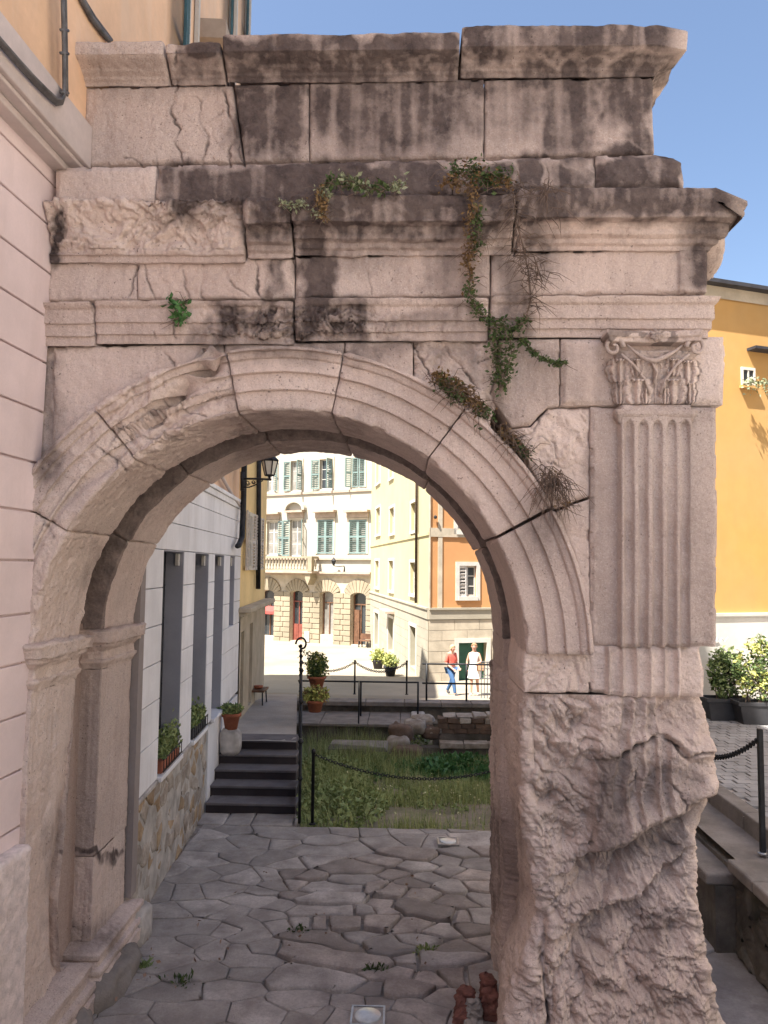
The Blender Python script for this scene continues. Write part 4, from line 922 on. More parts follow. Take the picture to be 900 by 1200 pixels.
C2 = [[(90,115)],[(225,110)],[(330,110)],[(450,105)],[(560,95)],[(670,90)],[(770,85)],[(400,170)],[(500,160)],[(580,165)],[(740,160),(800,165)],[(60,195),(150,195),(250,190)],[(90,243),(110,240)],[(10,250)],[(180,270),(250,270),(310,270)],[(380,240)],[(450,210),(530,225)],[(510,262),(540,262)],[(620,240),(640,280)],[(420,290)],[(700,210)],[(770,250)],[(800,200)],[(730,300)],[(20,290)],[(70,300)],[(15,335)],[(90,345),(140,345),(190,345),(250,350)],[(230,318),(300,318)],[(340,350)],[(500,325)],[(550,305)],[(430,365),(400,362)],[(510,375),(550,375)],[(650,350)],[(770,345)],[(20,380)],
 [(80,400),(130,400),(180,400),(240,397)],[(370,415),(385,440)],[(460,420),(520,435),(580,450),(630,455)],[(650,395),(700,400)],[(770,390)],[(60,440),(110,438),(160,440),(220,440)],[(300,440)],[(345,490),(385,490)],[(460,500),(520,500)],[(190,490),(240,490)],[(120,490)],[(50,490)],[(700,460)],[(770,460)],[(600,520),(650,530)],[(720,520)],[(40,540),(100,548),(150,558),(200,575),(230,585)],[(285,545)],[(350,570),(400,575),(450,590),(400,605)],[(500,560),(550,560)],[(680,580),(640,590)],[(770,560)],[(0,595),(60,600),(120,615),(180,630),(240,645),(300,655),(350,655)],[(540,640),(600,640),(660,645)],[(490,640)],
 [(0,715),(60,715),(120,718),(180,725),(240,735)],[(370,700),(430,695)],[(570,710)],[(660,700)],[(420,765),(500,765)],[(330,760)],[(60,810),(20,815)],[(260,820)],[(350,815)],[(120,870),(60,870)],[(480,830),(560,850)],[(440,880)],[(620,800)],[(770,700)],[(190,880)],[(740,870),(800,860)]]
seeds = []; k_ = 0
for grp, sc_, ox, oy in ((C1, 3.75, 140, 940), (C2, 3.4615, 340, 940)):
    for s in grp:
        for (a, b) in s:
            X, Y = G(ox+a/sc_, oy+b/sc_, 0.); seeds.append((float(X), float(Y), k_))
        k_ += 1
base_n = k_
rr_ = random.Random(3); att = 0
while att < 900:
    att += 1; x = rr_.uniform(-2.6, 3.0); y = rr_.uniform(3.9, 10.2)
    if all(((x-s[0])**2+(y-s[1])**2) > (.30 if s[2] < base_n else .42)**2 for s in seeds): seeds.append((x, y, k_)); k_ += 1
vor = voronoi(seeds, (-2.62, 2.98, 3.8, 10.27), .78)
brown_ids = set()
for kk, poly in vor.items():
    if len(poly) < 3: continue
    c = np.mean(np.array(poly), 0); ppx, ppy = proj([c[0], c[1], 0]); mid = (335 < ppx < 575 and 990 < ppy < 1160)
    stone_piece('paving_stone', list(poly), lambda a, b, z: (a, b, z), M_PAVEB if (mid and rr_.random() < .75) else M_PAVE, pav,
                gap=.020 if mid else .006, h=rr_.uniform(-.004, .034) if mid else rr_.uniform(-.004, .010), dome=.003 if mid else .0005, t=.05, wob=.016 if mid else .010, seed=kk*1.7, tilt=.012 if mid else .004, bev=.013 if mid else .006)
xq = -2.78
for w_q in (.42, .36, .55):
    x1q = min(xq+w_q, -1.44); stone_piece('paving_stone', [(xq, 10.29), (x1q, 10.29), (x1q-.01, 10.76), (xq, 10.76)], lambda a, b, z: (a, b, z), M_PAVE, pav, gap=.006, h=.004, dome=.002, wob=.008, seed=xq, bev=.008); xq = x1q
mb = MB(); mb.box(-3.1, -1.42, 10.27, 10.80, -.3, -.03); o = mb.build('pavement_edge', M_MORTAR, pav)
# ---- in-floor lights
def floor_light(px, py, w_, label):
    X, Y = (float(q) for q in G(px, py, .02)); t = thing('ground_light', (X, Y, 0), label, 'ground light', 'square lights let into the paving')
    mb = MB(); mb.box(X-w_, X+w_, Y-w_, Y-w_*.86, .0, .05); mb.box(X-w_, X+w_, Y+w_*.86, Y+w_, .0, .05); mb.box(X-w_, X-w_*.86, Y-w_*.86, Y+w_*.86, .0, .05); mb.box(X+w_*.86, X+w_, Y-w_*.86, Y+w_*.86, .0, .05); mb.build('frame', M_STEEL, t, bevel=.002)
    mb = MB(); mb.box(X-w_*.86, X+w_*.86, Y-w_*.86, Y+w_*.86, .0, .042); mb.build('plate', M_PALE, t)
    mb = MB(); mb.lathe((X, Y, .036), [(w_*.78, 0), (w_*.78, .014), (w_*.70, .018), (w_*.3, .022), (.001, .023)], 28); mb.build('lens', M_LENS, t, True)
floor_light(525, 988, .13, 'square frosted light let into the paving near the overgrown bed')
floor_light(431, 1194, .13, 'square frosted light let into the paving at the bottom edge of the photo')
# ---- steps
st = thing('stone_steps', (-2.15, 10.75, 0), 'flight of five dark stone steps rising to the ramp beside the grey house', 'steps')
for i in range(5):
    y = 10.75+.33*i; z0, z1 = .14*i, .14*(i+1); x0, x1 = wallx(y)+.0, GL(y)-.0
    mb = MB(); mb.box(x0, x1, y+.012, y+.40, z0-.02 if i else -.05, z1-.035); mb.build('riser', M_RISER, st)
    mb = MB(); mb.box(x0, x1+.01, y-.012, y+.345+(0 if i < 4 else .1), z1-.034, z1); mb.build('tread', M_STEP, st, bevel=.006)
# ================================================================== LEFT: PINK HOUSE beside the camera
xs_ = [(float(U(69, 160, 5.1)[0]), float(U(69, 160, 5.1)[1])), (float(U(52, 420, 5.1)[0]), float(U(52, 420, 5.1)[1])), (float(U(20, 1000, 5.1)[0]), float(U(20, 1000, 5.1)[1]))]
_b = np.polyfit([q[1] for q in xs_], [q[0] for q in xs_], 1); PXF = lambda z: _b[0]*z+_b[1]
FP = Fr((0, 5.1), (.044, 1)); FP.n = np.array([1.0, -.044])/math.hypot(1, .044)
YE = 5.02
ph = thing('pink_house', (-3.2, 0, 0), 'tall pink house with grooved courses and a peach upper storey along the left side', 'house')
zj = sorted([float(U(52, q, 5.0)[1]) for q in (210, 260, 314, 366, 420, 479, 541, 599, 657, 720, 778, 840, 907)])
zj = [zj[0]-.37*k for k in range(4, 0, -1)]+zj+[6.12]
YA = [-14, -9.5, -5.5, -1.5, 1.2, YE]
def pbox(mb, s0, s1, d0, d1, z0, z1): return mb.box(s0, s1, d0, d1, z0, z1, FP)
for a, b in zip(zj[:-1], zj[1:]):
    xa, xb = PXF(a), PXF(b); mb = MB(); g = .007
    for sA, sB in [(-8.6, YE-5.1)]:
        Pn = [FP.P(sA, xa-.5, a+g), FP.P(sB, xa-.5, a+g), FP.P(sB, xa, a+g), FP.P(sA, xa, a+g), FP.P(sA, xb-.5, b-g), FP.P(sB, xb-.5, b-g), FP.P(sB, xb, b-g), FP.P(sA, xb, b-g)]
        mb.add(Pn, [(3, 2, 1, 0), (4, 5, 6, 7), (0, 1, 5, 4), (1, 2, 6, 5), (2, 3, 7, 6), (3, 0, 4, 7)])
    mb.build('wall_course', M_PINK, ph, bevel=.006)
mb = MB(); mb.add([FP.P(-8.6, PXF(0)-.03, 0), FP.P(-.09, PXF(0)-.03, 0), FP.P(-.09, PXF(6.1)-.03, 6.1), FP.P(-8.6, PXF(6.1)-.03, 6.1)], [(0, 1, 2, 3)])
mb.box(-8.6, -.09, -5, PXF(0)-.06, 0, 6.1, FP); mb.build('wall_backing', M_PINK, ph)
# roughcast foot
P = np.zeros((60, 200, 3)); zt2 = float(U(22, 1003, 4.95)[1])
for j, z in enumerate(np.linspace(0, zt2+.05, 60)):
    for i, s in enumerate(np.linspace(-6, -.11, 200)):
        zz_ = min(z, zt2); P[j, i] = FP.P(s, PXF(zz_)+.10-(.10 if z > zt2+.03 else (.012 if z > zt2 else 0)), min(z, zt2+.02))
P[..., 0] += .014*fbm(P, 26, 3, 701)+.008*pn(P*60., 702)
o = mk('roughcast_foot', P.reshape(-1, 3), grid_faces(60, 200), M_ROUGHCAST, ph, True)
mb = MB(); mb.box(-6, -.10, -4.9, PXF(zt2)+.085, 0, zt2-.01, FP); mb.build('roughcast_core', M_ROUGHCAST, ph)
# band and upper storey
Xu = float(U(101, 150, 5.2)[0])
zb1 = float(U(103, 195, 5.1)[1]); zb2 = float(U(103, 140, 5.1)[1])
mb = MB(); mb.box(-8.6, .0, Xu-.6, Xu+.045, zb1+.03, zb2, FP); mb.box(-8.6, .0, Xu-.6, Xu+.015, zb1-.0, zb1+.03, FP); mb.box(-8.6, .0, Xu-.5, Xu-.06, zb1-.05, zb1, FP); mb.build('string_band', M_BAND, ph, bevel=.008)
mb = MB(); mb.box(-8.6, 1.5, Xu-5, Xu-.015, zb2-.2, 18.8, FP); mb.build('upper_wall', M_PEACH, ph)
mb = MB(); mb.box(-8.9, 2.2, Xu-5.4, Xu+.5, 18.8, 19.1, FP); mb.build('eaves', M_ROOF, ph)
def px_on(fr, pts, d): return [fr.P(fr.hit(a, b, d)[0], d, fr.hit(a, b, d)[1]) for a, b in pts]
mb = MB(); dC = Xu+.065
for k in range(3):
    mb.tube(px_on(FP, [(-30, 15-3*k), (0, 52-3*k), (20, 75-3*k), (40, 97-3*k), (55, 112-3*k), (66, 122-3*k), (72, 121-2*k), (75, 112), (75.5, 100), (75, 60), (74, 20), (73, -20)], dC+.01*k), .013, 7)
mb.build('wall_cable', M_CABLE, ph, True)
mb = MB(); mb.tube(px_on(FP, [(77.5, 112), (77, 60), (76, 10), (75, -30)], dC-.02), .016, 8)
for yy in (108, 62, 35): mb.tube(px_on(FP, [(71, yy), (80, yy+1)], dC+.02), .010, 6)
mb.build('conduit', M_CABLE, ph, True)
mb = MB(); mb.tube(px_on(FP, [(85, -25), (97, 2), (108, 22), (120, 38), (128, 47)], Xu+.01), .022, 8); mb.tube(px_on(FP, [(88, -25), (100, 2), (111, 20), (123, 36), (131, 47)], Xu+.01), .012, 8); mb.build('wall_cable', M_CABLE, ph, True)
# ================================================================== LEFT: GREY AND PEACH HOUSE beyond the arch
FG = Fr((wallx(7.03), 7.03), (-.069, 1)); FG.n = np.array([1, .069])/math.hypot(1, .069)
def sy(y): return (y-7.03)*math.hypot(1, .069)
gh = thing('grey_house', (-4, 9, 0), 'pale grey ground floor with tall narrow openings under a peach upper wall beyond the arch', 'house')
S_END = FG.hit(281, 700)[0]
ops = []
for a, b in ((192, 216), (229, 245), (252, 263), (270, 275.5)):
    s0 = FG.hit(a, 655)[0]; s1 = FG.hit(b, 655)[0]; ops.append((s0, s1))
zo1 = FG.hit(204, 645)[1]; zo0 = 1.22; zls = 1.20
ztop = FG.hit(262, 578)[1]
cz = [zls, 1.62, 2.02, 2.40, 2.78, 3.16, zo1, zo1+.30, zo1+.60, ztop-.12]
for a, b in zip(cz[:-1], cz[1:]):
    segs = []; cur = .02
    if a < zo1-.01:
        for s0, s1 in ops[:3]+([ops[3]] if a > 2.3 else []): segs.append((cur, s0)); cur = s1
    segs.append((cur, S_END))
    for s0, s1 in segs:
        mb = MB(); mb.box(s0, s1, -.45, .0, a+.004, b-.004, FG); mb.build('wall_course', M_GREY, gh, bevel=.005)
for i, (s0, s1) in enumerate(ops):
    zb = zo0 if i < 3 else 2.4
    mb = MB(); mb.box(s1, s1+.012, -.46, -.012, zb, zo1-.002, FG); mb.box(s0-.012, s0, -.46, -.012, zb, zo1-.002, FG); mb.box(s0, s1, -.46, -.012, zo1-.012, zo1, FG)
    mb.box(s1-.014, s1, -.21, -.006, zb, zo1-.012, FG); mb.build('reveal', M_GREYD, gh)
    mb = MB(); mb.box(s0, s1, -.24, -.215, zb, zo1-.012, FG); mb.build('window_pane', M_GLASS, gh)
    mb = MB(); mb.box(s1-.09, s1-.016, -.09, -.045, zo1-.17, zo1-.03, FG); mb.build('wall_lamp', M_FRAME, gh, bevel=.006)
    if i < 3:
        mb = MB(); mb.box(s0-.02, s1+.02, -.22, .05, zo0-.05, zo0, FG); mb.build('sill', M_GREY, gh, bevel=.006)
mb = MB(); mb.box(.02, S_END, -.45, .03, ztop-.118, ztop-.03, FG); mb.box(.02, S_END, -.45, .06, ztop-.028, ztop+.03, FG); mb.build('coping', M_GREY, gh, bevel=.01)
mb = MB(); mb.box(.02, S_END, -5, -.05, ztop+.03, 16.5, FG); mb.build('upper_wall', M_PEACH, gh)
mb = MB(); mb.box(sy(10.82), S_END, -.45, .001, -.1, zls-.05, FG); mb.build('plinth', M_GREY, gh)
mb = MB(); mb.box(-.0, S_END, -5, -.46, -.1, ztop, FG); mb.build('inner_wall', M_GREYD, gh)
mb = MB(); mb.box(.0, .16, -.5, .035, .42, ztop+.3, FG); mb.build('corner_strip', mat('taupe_render', (.30, .26, .25), .9, .1), gh)
# shutters and windows of the upper storey
def shut_leaf(parent, fr, s, z0, z1, wd, ang, m, slats=12, d0=0., t=.035):
    """a louvred leaf hinged at s, opened by ang degrees from flat against the wall"""
    a = math.radians(ang); ca, sa = math.cos(a), math.sin(a)
    T = lambda u, v, z: fr.P(s+u*ca-v*sa, d0+abs(u)*sa+v*ca if u >= 0 else d0-u*sa+v*ca, z)
    sg = 1 if wd > 0 else -1; w_ = abs(wd); mb = MB()
    def bx(u0, u1, v0, v1, za, zb):
        P = [T(sg*u, v, z) for z in (za, zb) for v in (v0, v1) for u in (u0, u1)]; mb.add(P, [(0, 2, 3, 1), (4, 5, 7, 6), (0, 1, 5, 4), (2, 6, 7, 3), (0, 4, 6, 2), (1, 3, 7, 5)])
    f = w_*.13; bx(0, f, 0, t, z0, z1); bx(w_-f, w_, 0, t, z0, z1); bx(f, w_-f, 0, t, z0, z0+f); bx(f, w_-f, 0, t, z1-f, z1); bx(f, w_-f, 0, t, (z0+z1)/2-f/2, (z0+z1)/2+f/2)
    o = mb.build('shutter', m, parent); mb = MB(); hgt = (z1-z0)/slats
    for k in range(slats):
        za = z0+hgt*(k+.25); P = [T(sg*u, v, z) for (u, v, z) in ((f, 0, za), (w_-f, 0, za), (w_-f, t, za+hgt*.5), (f, t, za+hgt*.5), (f, .006, za-.008), (w_-f, .006, za-.008), (w_-f, t+.006, za+hgt*.5-.008), (f, t+.006, za+hgt*.5-.008))]
        mb.add(P, [(0, 1, 2, 3), (7, 6, 5, 4), (0, 4, 5, 1), (3, 2, 6, 7), (0, 3, 7, 4), (1, 5, 6, 2)])
    s_ = mb.build('slats', m, o); s_['kind'] = 'stuff'; return o
def window_at(parent, fr, s0, s1, z0, z1, d=0., frm=M_FRAME, gl=M_GLASSL, mull=True, deep=.12, surround=.0, rows=2):
    mb = MB(); f = .07; mb.box(s0, s0+f, d-deep, d-deep+.05, z0, z1, fr); mb.box(s1-f, s1, d-deep, d-deep+.05, z0, z1, fr); mb.box(s0+f, s1-f, d-deep, d-deep+.05, z0, z0+f, fr); mb.box(s0+f, s1-f, d-deep, d-deep+.05, z1-f, z1, fr)
    if mull: mb.box((s0+s1)/2-.04, (s0+s1)/2+.04, d-deep, d-deep+.055, z0+f, z1-f, fr)
    for k in range(1, rows): zc = z0+(z1-z0)*k/rows; mb.box(s0+f, s1-f, d-deep+.005, d-deep+.045, zc-.02, zc+.02, fr)
    wd_ = mb.build('window', frm, parent); mb = MB(); mb.box(s0+f*.5, s1-f*.5, d-deep+.012, d-deep+.03, z0+f*.5, z1-f*.5, fr); mb.build('pane', gl, wd_)
    if surround:
        mb = MB(); q = surround; mb.box(s0-q, s0, d, d+.05, z0-q, z1+q, fr); mb.box(s1, s1+q, d, d+.05, z0-q, z1+q, fr); mb.box(s0, s1, d, d+.05, z1, z1+q, fr); mb.box(s0-q*.3, s1+q*.3, d, d+.09, z0-q, z0, fr); mb.build('window_surround', frm, wd_)
    return wd_
for (l0, l1, w0_, w1_, r0_) in ((204.5, 221, 222.5, 232, 236), (264, 271.5, 272.5, 277, 279), (286, 290, 290.5, 293, 294)):
    zt_ = FG.hit(l0, 45)[1]; z0 = zt_-1.1; z1 = zt_+1.7; sa, sb, sc_, sd2_ = (FG.hit(q, 20)[0] for q in (l0, l1, w0_, w1_))
    window_at(gh, FG, sc_, sd2_, z0, z1, -.04, M_FRAME, M_GLASS, deep=.06, surround=.08)
    shut_leaf(gh, FG, sc_-.04, z0, z1, -(sb-sa), 10, M_SHUTB, 30, d0=-.02)
s0 = FG.hit(213, 5)[0]; zhi = FG.hit(235, 5)[1]
mb = MB(); mb.box(FG.hit(237, 10)[0], FG.hit(250, 10)[0], -.05, .30, zhi-.35, zhi-.10, FG); mb.build('window_hood', M_HOOD, gh)
# rubble base
RB = bpy.data.objects.new('rubble_base', None); COL.objects.link(RB); RB.parent = gh; RB.location = Vector((-2.5, 9, 0))-gh.location
mb = MB(); mb.box(.0, sy(10.8), -.45, -.02, -.05, zls-.03, FG); mb.build('mortar_bed', M_RMORT, RB)
sd2 = []; k_ = 0; rb = random.Random(5); att = 0
while att < 2500 and k_ < 150:
    att += 1; x = rb.uniform(0, sy(10.8)); y = rb.uniform(0, zls-.03)
    if all(((x-s[0])*.75)**2+((y-s[1])*1.15)**2 > .165**2 for s in sd2): sd2.append((x, y, k_)); k_ += 1
for kk, poly in voronoi(sd2, (0, sy(10.78), -.02, zls-.04), .8).items():
    stone_piece('rubble_stone', poly, lambda a, b, h: FG.P(a, h-.03, b), M_RUBBLEO if rb.random() < .38 else M_RUBBLE, RB, gap=.011, h=rb.uniform(-.004, .022), dome=.006, t=.05, step=.05, wob=.035, seed=kk*2.1, tilt=.012, bev=.012)
mb = MB(); mb.box(.0, sy(10.8), -.46, .02, zls-.045, zls, FG); mb.build('ledge', M_PALE, gh, bevel=.01)
# ================================================================== YELLOW HOUSE
yh = thing('yellow_house', (-4.5, 15.5, .6), 'yellow rendered house with white shutters and a dark drainpipe on the left of the ramp', 'house')
S_Y1 = FG.hit(311.5, 640)[0]; zc0 = FG.hit(281, 716)[1]
mb = MB(); mb.box(S_END, S_Y1, -5, -.0, zc0, 12.5, FG); mb.build('upper_wall', M_YEL, yh)
mb = MB(); wall_open(mb, FG, S_END, S_Y1, -.2, zc0-.1, [(FG.hit(277.5, 770)[0] if FG.hit(277.5, 770)[0] > S_END else S_END+.15, FG.hit(284.5, 770)[0], .75, FG.hit(280, 742)[1]), (FG.hit(291, 770)[0], FG.hit(294.5, 770)[0], .7, FG.hit(292, 731)[1])], .3, .02)
mb.box(S_END, S_Y1, -5, -.3, -.2, zc0-.1, FG); mb.build('lower_wall', M_YCREAM, yh)
mb = MB(); mb.box(S_END-.05, S_Y1+.1, -.2, .10, zc0-.10, zc0-.03, FG); mb.box(S_END-.1, S_Y1+.15, -.2, .22, zc0-.028, zc0+.06, FG); mb.build('cornice', M_YCREAM, yh, bevel=.015)
a0 = max(FG.hit(277.5, 770)[0], S_END+.15); a1 = FG.hit(284.5, 770)[0]
mb = MB(); mb.box(a0, a1, -.28, -.2, .75, FG.hit(280, 742)[1], FG); mb.build('door', M_GLASS, yh)
mb = MB(); mb.box(a0+.3, a0+.36, -.2, -.16, .75, 2.3, FG); mb.build('door_bar', M_IRON, yh)
b0, b1 = FG.hit(291, 770)[0], FG.hit(294.5, 770)[0]; mb = MB(); mb.box(b0, b1, -.28, -.2, .7, FG.hit(292, 731)[1], FG); mb.build('door', M_GREYD, yh)
for pa, pb in ((286.5, 293), (297.5, 303)):
    s0, s1 = FG.hit(pa, 630)[0], FG.hit(pb, 630)[0]; z0, z1 = FG.hit(290, 668)[1], FG.hit(290, 600)[1]
    window_at(yh, FG, s0+.25, s1-.05, z0, z1, .03, M_FRAME, M_GLASS, deep=.02); shut_leaf(yh, FG, s0+.2, z0, z1, -.42, 5, M_SHUTW, 18, d0=.02); shut_leaf(yh, FG, s1, z0, z1, .3, 5, M_SHUTW, 18, d0=.02)
for pa, y0_, y1_ in ((303.5, 500, 690),):
    mb = MB(); mb.tube(px_on(FG, [(pa, y0_), (pa-.5, 620), (pa-1, y1_)], .07), .05, 8); mb.build('drainpipe', M_IRON, yh, True)
mb = MB(); mb.tube(px_on(FG, [(286.5, 520), (286, 560), (285, 600), (283.5, 630), (280, 639), (278, 640)], .10), [.05, .05, .05, .05, .05, .04], 8); mb.build('drainpipe', M_IRON, yh, True)
mb = MB(); mb.tube(px_on(FG, [(258, 555), (264, 566), (272, 580), (279, 590), (284, 596)], .03), .03, 6); mb.build('wall_cable', M_BAND, yh, True)
mb = MB(); mb.box(S_END-.1, S_Y1+.2, -5.2, .45, 12.5, 12.8, FG); mb.build('eaves', M_ROOF, yh)
mb = MB(); mb.box(-12, -5.0, 17.7, 26.6, -1.5, 14.0); mb.build('unseen_shade_block', M_YEL, yh)  # unseen building added and sized to shade the square, no part of the house
# roof over grey house
mb = MB(); mb.box(-.0, S_END, -5.2, .4, 16.5, 16.8, FG); mb.build('eaves', M_ROOF, gh)
# ================================================================== STREET LAMP
sL, zL = FG.hit(284.5, 562, .12); la = thing('street_lamp', FG.P(sL, .1, zL), 'black wrought iron bracket lamp with a glazed lantern on the corner of the yellow house', 'street lamp')
def fdist(px, py):    # point on the vertical plane across the street at the lamp
    Yl = FG.P(sL, 0, 0)[1]-.05; X, Z = U(px, py, Yl); return (float(X), Yl, float(Z))
mb = MB(); mb.tube([fdist(284, 561), fdist(300, 561), fdist(318, 562)], .018, 7); mb.tube([fdist(285, 571), fdist(292, 571), fdist(300, 568), fdist(308, 563)], .012, 6)
for c, r0 in (((290, 566), 3.2), ((297, 565), 2.4), ((303, 564), 1.8)):
    mb.tube([fdist(c[0]+r0*(1-k/14*.7)*math.cos(k*.75), c[1]+r0*(1-k/14*.7)*math.sin(k*.75)) for k in range(14)], .008, 5)
mb.tube([fdist(284, 553), fdist(284, 575)], .035, 8); mb.build('bracket', M_IRON, la, True)
cl = np.array(fdist(316, 548)); sc_l = 13.6/900
def ngon(r, z, n=6, rot=0): return [(cl[0]+r*math.cos(2*PI*k/n+rot), cl[1]+r*math.sin(2*PI*k/n+rot), z) for k in range(n)]
zb_, zt_ = fdist(316, 557)[2], fdist(316, 540)[2]
V = ngon(5.0*sc_l, zb_)+ngon(9.0*sc_l, zt_); mb = MB(); mb.add(V, [(k, (k+1) % 6, (k+1) % 6+6, k+6) for k in range(6)]); mb.build('lantern_glass', mat('lantern_glass', (.62, .60, .52), .15, .1, bump=0, spec=.5), la)
mb = MB()
for k in range(6): mb.tube([V[k], V[k+6]], .012, 5); mb.tube([V[k], V[(k+1) % 6]], .012, 5); mb.tube([V[k+6], V[(k+1) % 6+6]], .015, 5)
mb.tube([(cl[0], cl[1], zb_), (cl[0], cl[1], zb_-.07)], [.03, .012], 8); mb.build('lantern_frame', M_IRON, la)
V2 = ngon(10.2*sc_l, zt_+.01)+ngon(4*sc_l, zt_+.10)+ngon(1.2*sc_l, zt_+.17); mb = MB(); mb.add(V2, [(k, (k+1) % 6, (k+1) % 6+6, k+6) for k in range(6)]+[(k+6, (k+1) % 6+6, (k+1) % 6+12, k+12) for k in range(6)]+[tuple(range(12, 18)), tuple(range(5, -1, -1))]); mb.build('lantern_cap', M_IRON, la)

# ================================================================== WHITE PALAZZO at the far side of the square
FW = Fr((-2.27, 51), (1.75, -1.0)); R4 = lambda fr, a, b, c, d, dd=0.: (fr.hit(a, (c+d)/2, dd)[0], fr.hit(b, (c+d)/2, dd)[0], fr.hit((a+b)/2, d, dd)[1], fr.hit((a+b)/2, c, dd)[1])
pz = thing('white_palazzo', (-5, 54, -2), 'white three storey palazzo with teal shutters, balcony and rusticated arched ground floor across the square', 'palazzo')
Gz = -2.3
gops = [R4(FW, 305, 321, 690, 745), R4(FW, 340, 354.5, 690, 751), R4(FW, 375, 390.5, 691, 744), R4(FW, 411, 428.5, 693, 756)]
wops = [R4(FW, 313, 326, 611, 650), R4(FW, 340, 354, 609, 652), R4(FW, 372, 391, 609, 649), R4(FW, 409, 430, 609, 649)]
uops = [R4(FW, 313, 322, 540, 576), R4(FW, 341, 354, 540, 575), R4(FW, 375, 390, 538, 573), R4(FW, 413, 428, 536, 571)]
sA, sB = -12.5, .12; zband = FW.hit(370, 672)[1]
mb = MB(); wall_open(mb, FW, sA, sB, zband, 13.5, wops+uops, .25); mb.box(sA, sB, -6, -.25, zband, 13.5, FW); mb.build('upper_wall', M_WHITE, pz)
mb = MB(); wall_open(mb, FW, sA, sB, Gz, zband, gops, .55, -.06); mb.box(sA, sB, -6, -.56, Gz, zband, FW); mb.build('ground_floor_wall', M_YCREAM, pz)
# rusticated courses, one block each
edges = [sA+7.0]+[e for o_ in gops for e in o_[:2]]+[sB]
course = .36; nz_ = int((gops[1][3]-.2-Gz)/course)
for i in range(0, len(edges), 2):
    a, b = edges[i], edges[i+1]
    if b-a < .15: continue
    for k in range(nz_):
        z0 = Gz+.3+k*course; off = (k % 2)*.5; cuts = [a]
        n = max(1, int(round((b-a)/.8)));
        for q in range(1, n): cuts.append(a+(b-a)*(q/n)+(.12 if k % 2 else -.12))
        cuts.append(b)
        for u0, u1 in zip(cuts[:-1], cuts[1:]):
            mb = MB(); mb.box(u0+.02, u1-.02, -.08, .05, z0+.02, z0+course-.02, FW); mb.build('rusticated_block', M_RUST, pz, bevel=.02)
    mb = MB(); mb.box(a-.03, b+.03, -.06, .09, Gz, Gz+.3, FW); mb.build('plinth', M_RUST, pz)
for o_ in gops:      # arched heads: wedge stones fanning over the opening
    c = (o_[0]+o_[1])/2; hw = (o_[1]-o_[0])/2; zs = o_[3]-.35; n = 9
    for k in range(n):
        t0 = PI*(k/n*.84+.08); t1 = PI*((k+1)/n*.84+.08); r0 = hw*1.02; r1 = min(hw*2.0, 1.55)
        pl = []
        for (t, r) in ((t0+.02, r0), (t1-.02, r0), (t1-.02, r1), (t0+.02, r1)):
            zz2 = zs+(.45*r if r == r0 else r*.95)*math.sin(t); pl.append((c-r*math.cos(t)*(1 if r == r0 else 1.0), min(zz2, zband-.12)))
        mb = MB(); mb.prism(pl, -.08, .06, FW); mb.build('wedge_stone', M_RUST, pz)
    pts = [(o_[0]-.01, o_[3]+.05)]+[(c-hw*math.cos(t)*1.0, zs+.40*hw*math.sin(t)+.0) for t in np.linspace(0, PI, 11)]+[(o_[1]+.01, o_[3]+.05)]
    mb = MB(); mb.prism(pts[::-1], -.5, -.055, FW); mb.build('arch_head', M_YCREAM, pz)
def shopfront(o_, frm, gl, kick=0., kickm=None, fan=.55):
    a, b, c, d = o_; f = .09; zt = d-.3; r = bpy.data.objects.new('shopfront', None); COL.objects.link(r); r.parent = pz; r.location = Vector(FW.P((a+b)/2, 0, c))-pz.location
    mb = MB(); mb.box(a, b, -.45, -.42, c, d, FW); mb.build('glass', gl, r)
    mb = MB(); mb.box(a, a+f, -.42, -.34, c, d, FW); mb.box(b-f, b, -.42, -.34, c, d, FW); mb.box(a+f, b-f, -.42, -.34, d-fan-.3-.08, d-fan-.3, FW); mb.box((a+b)/2-.04, (a+b)/2+.04, -.42, -.35, c, d-fan-.38, FW); mb.build('frame', frm, r)
    if kick: mb = MB(); mb.box(a+f, b-f, -.42, -.32, c, c+kick, FW); mb.build('kick_panel', kickm, r)
    return r
r0 = shopfront(gops[0], M_BROWN, M_GLASS, .0)
mb = MB(); a, b, c, d = gops[0]; mb.add([FW.P(a, -.35, c+2.1), FW.P(b, -.35, c+2.1), FW.P(b, .05, c+1.75), FW.P(a, .05, c+1.75), FW.P(b, .05, c+1.55), FW.P(a, .05, c+1.55)], [(0, 1, 2, 3), (3, 2, 4, 5)]); mb.build('awning', M_AWN, r0)
r1 = shopfront(gops[1], M_REDD, M_GLASS, .0)
a, b, c, d = gops[1]
for u0, u1 in ((a+.12, (a+b)/2-.06), ((a+b)/2+.06, b-.12)):
    mb = MB(); mb.box(u0, u1, -.40, -.33, c, c+1.15, FW); mb.box(u0+.1, u1-.1, -.33, -.31, c+.15, c+1.0, FW); mb.build('door_panel', M_REDD, r1)
r2 = shopfront(gops[2], M_BROWN, M_GLASSL, .0); r3 = shopfront(gops[3], M_BROWN, M_GLASS, 0)
a, b, c, d = gops[3]; mb = MB(); mb.box(a+.1, (a+b)/2-.1, -.40, -.3, c, c+2.3, FW); mb.box(a+.2, (a+b)/2-.2, -.3, -.28, c+.2, c+1.0, FW); mb.build('door_leaf', M_BROWN, r3)
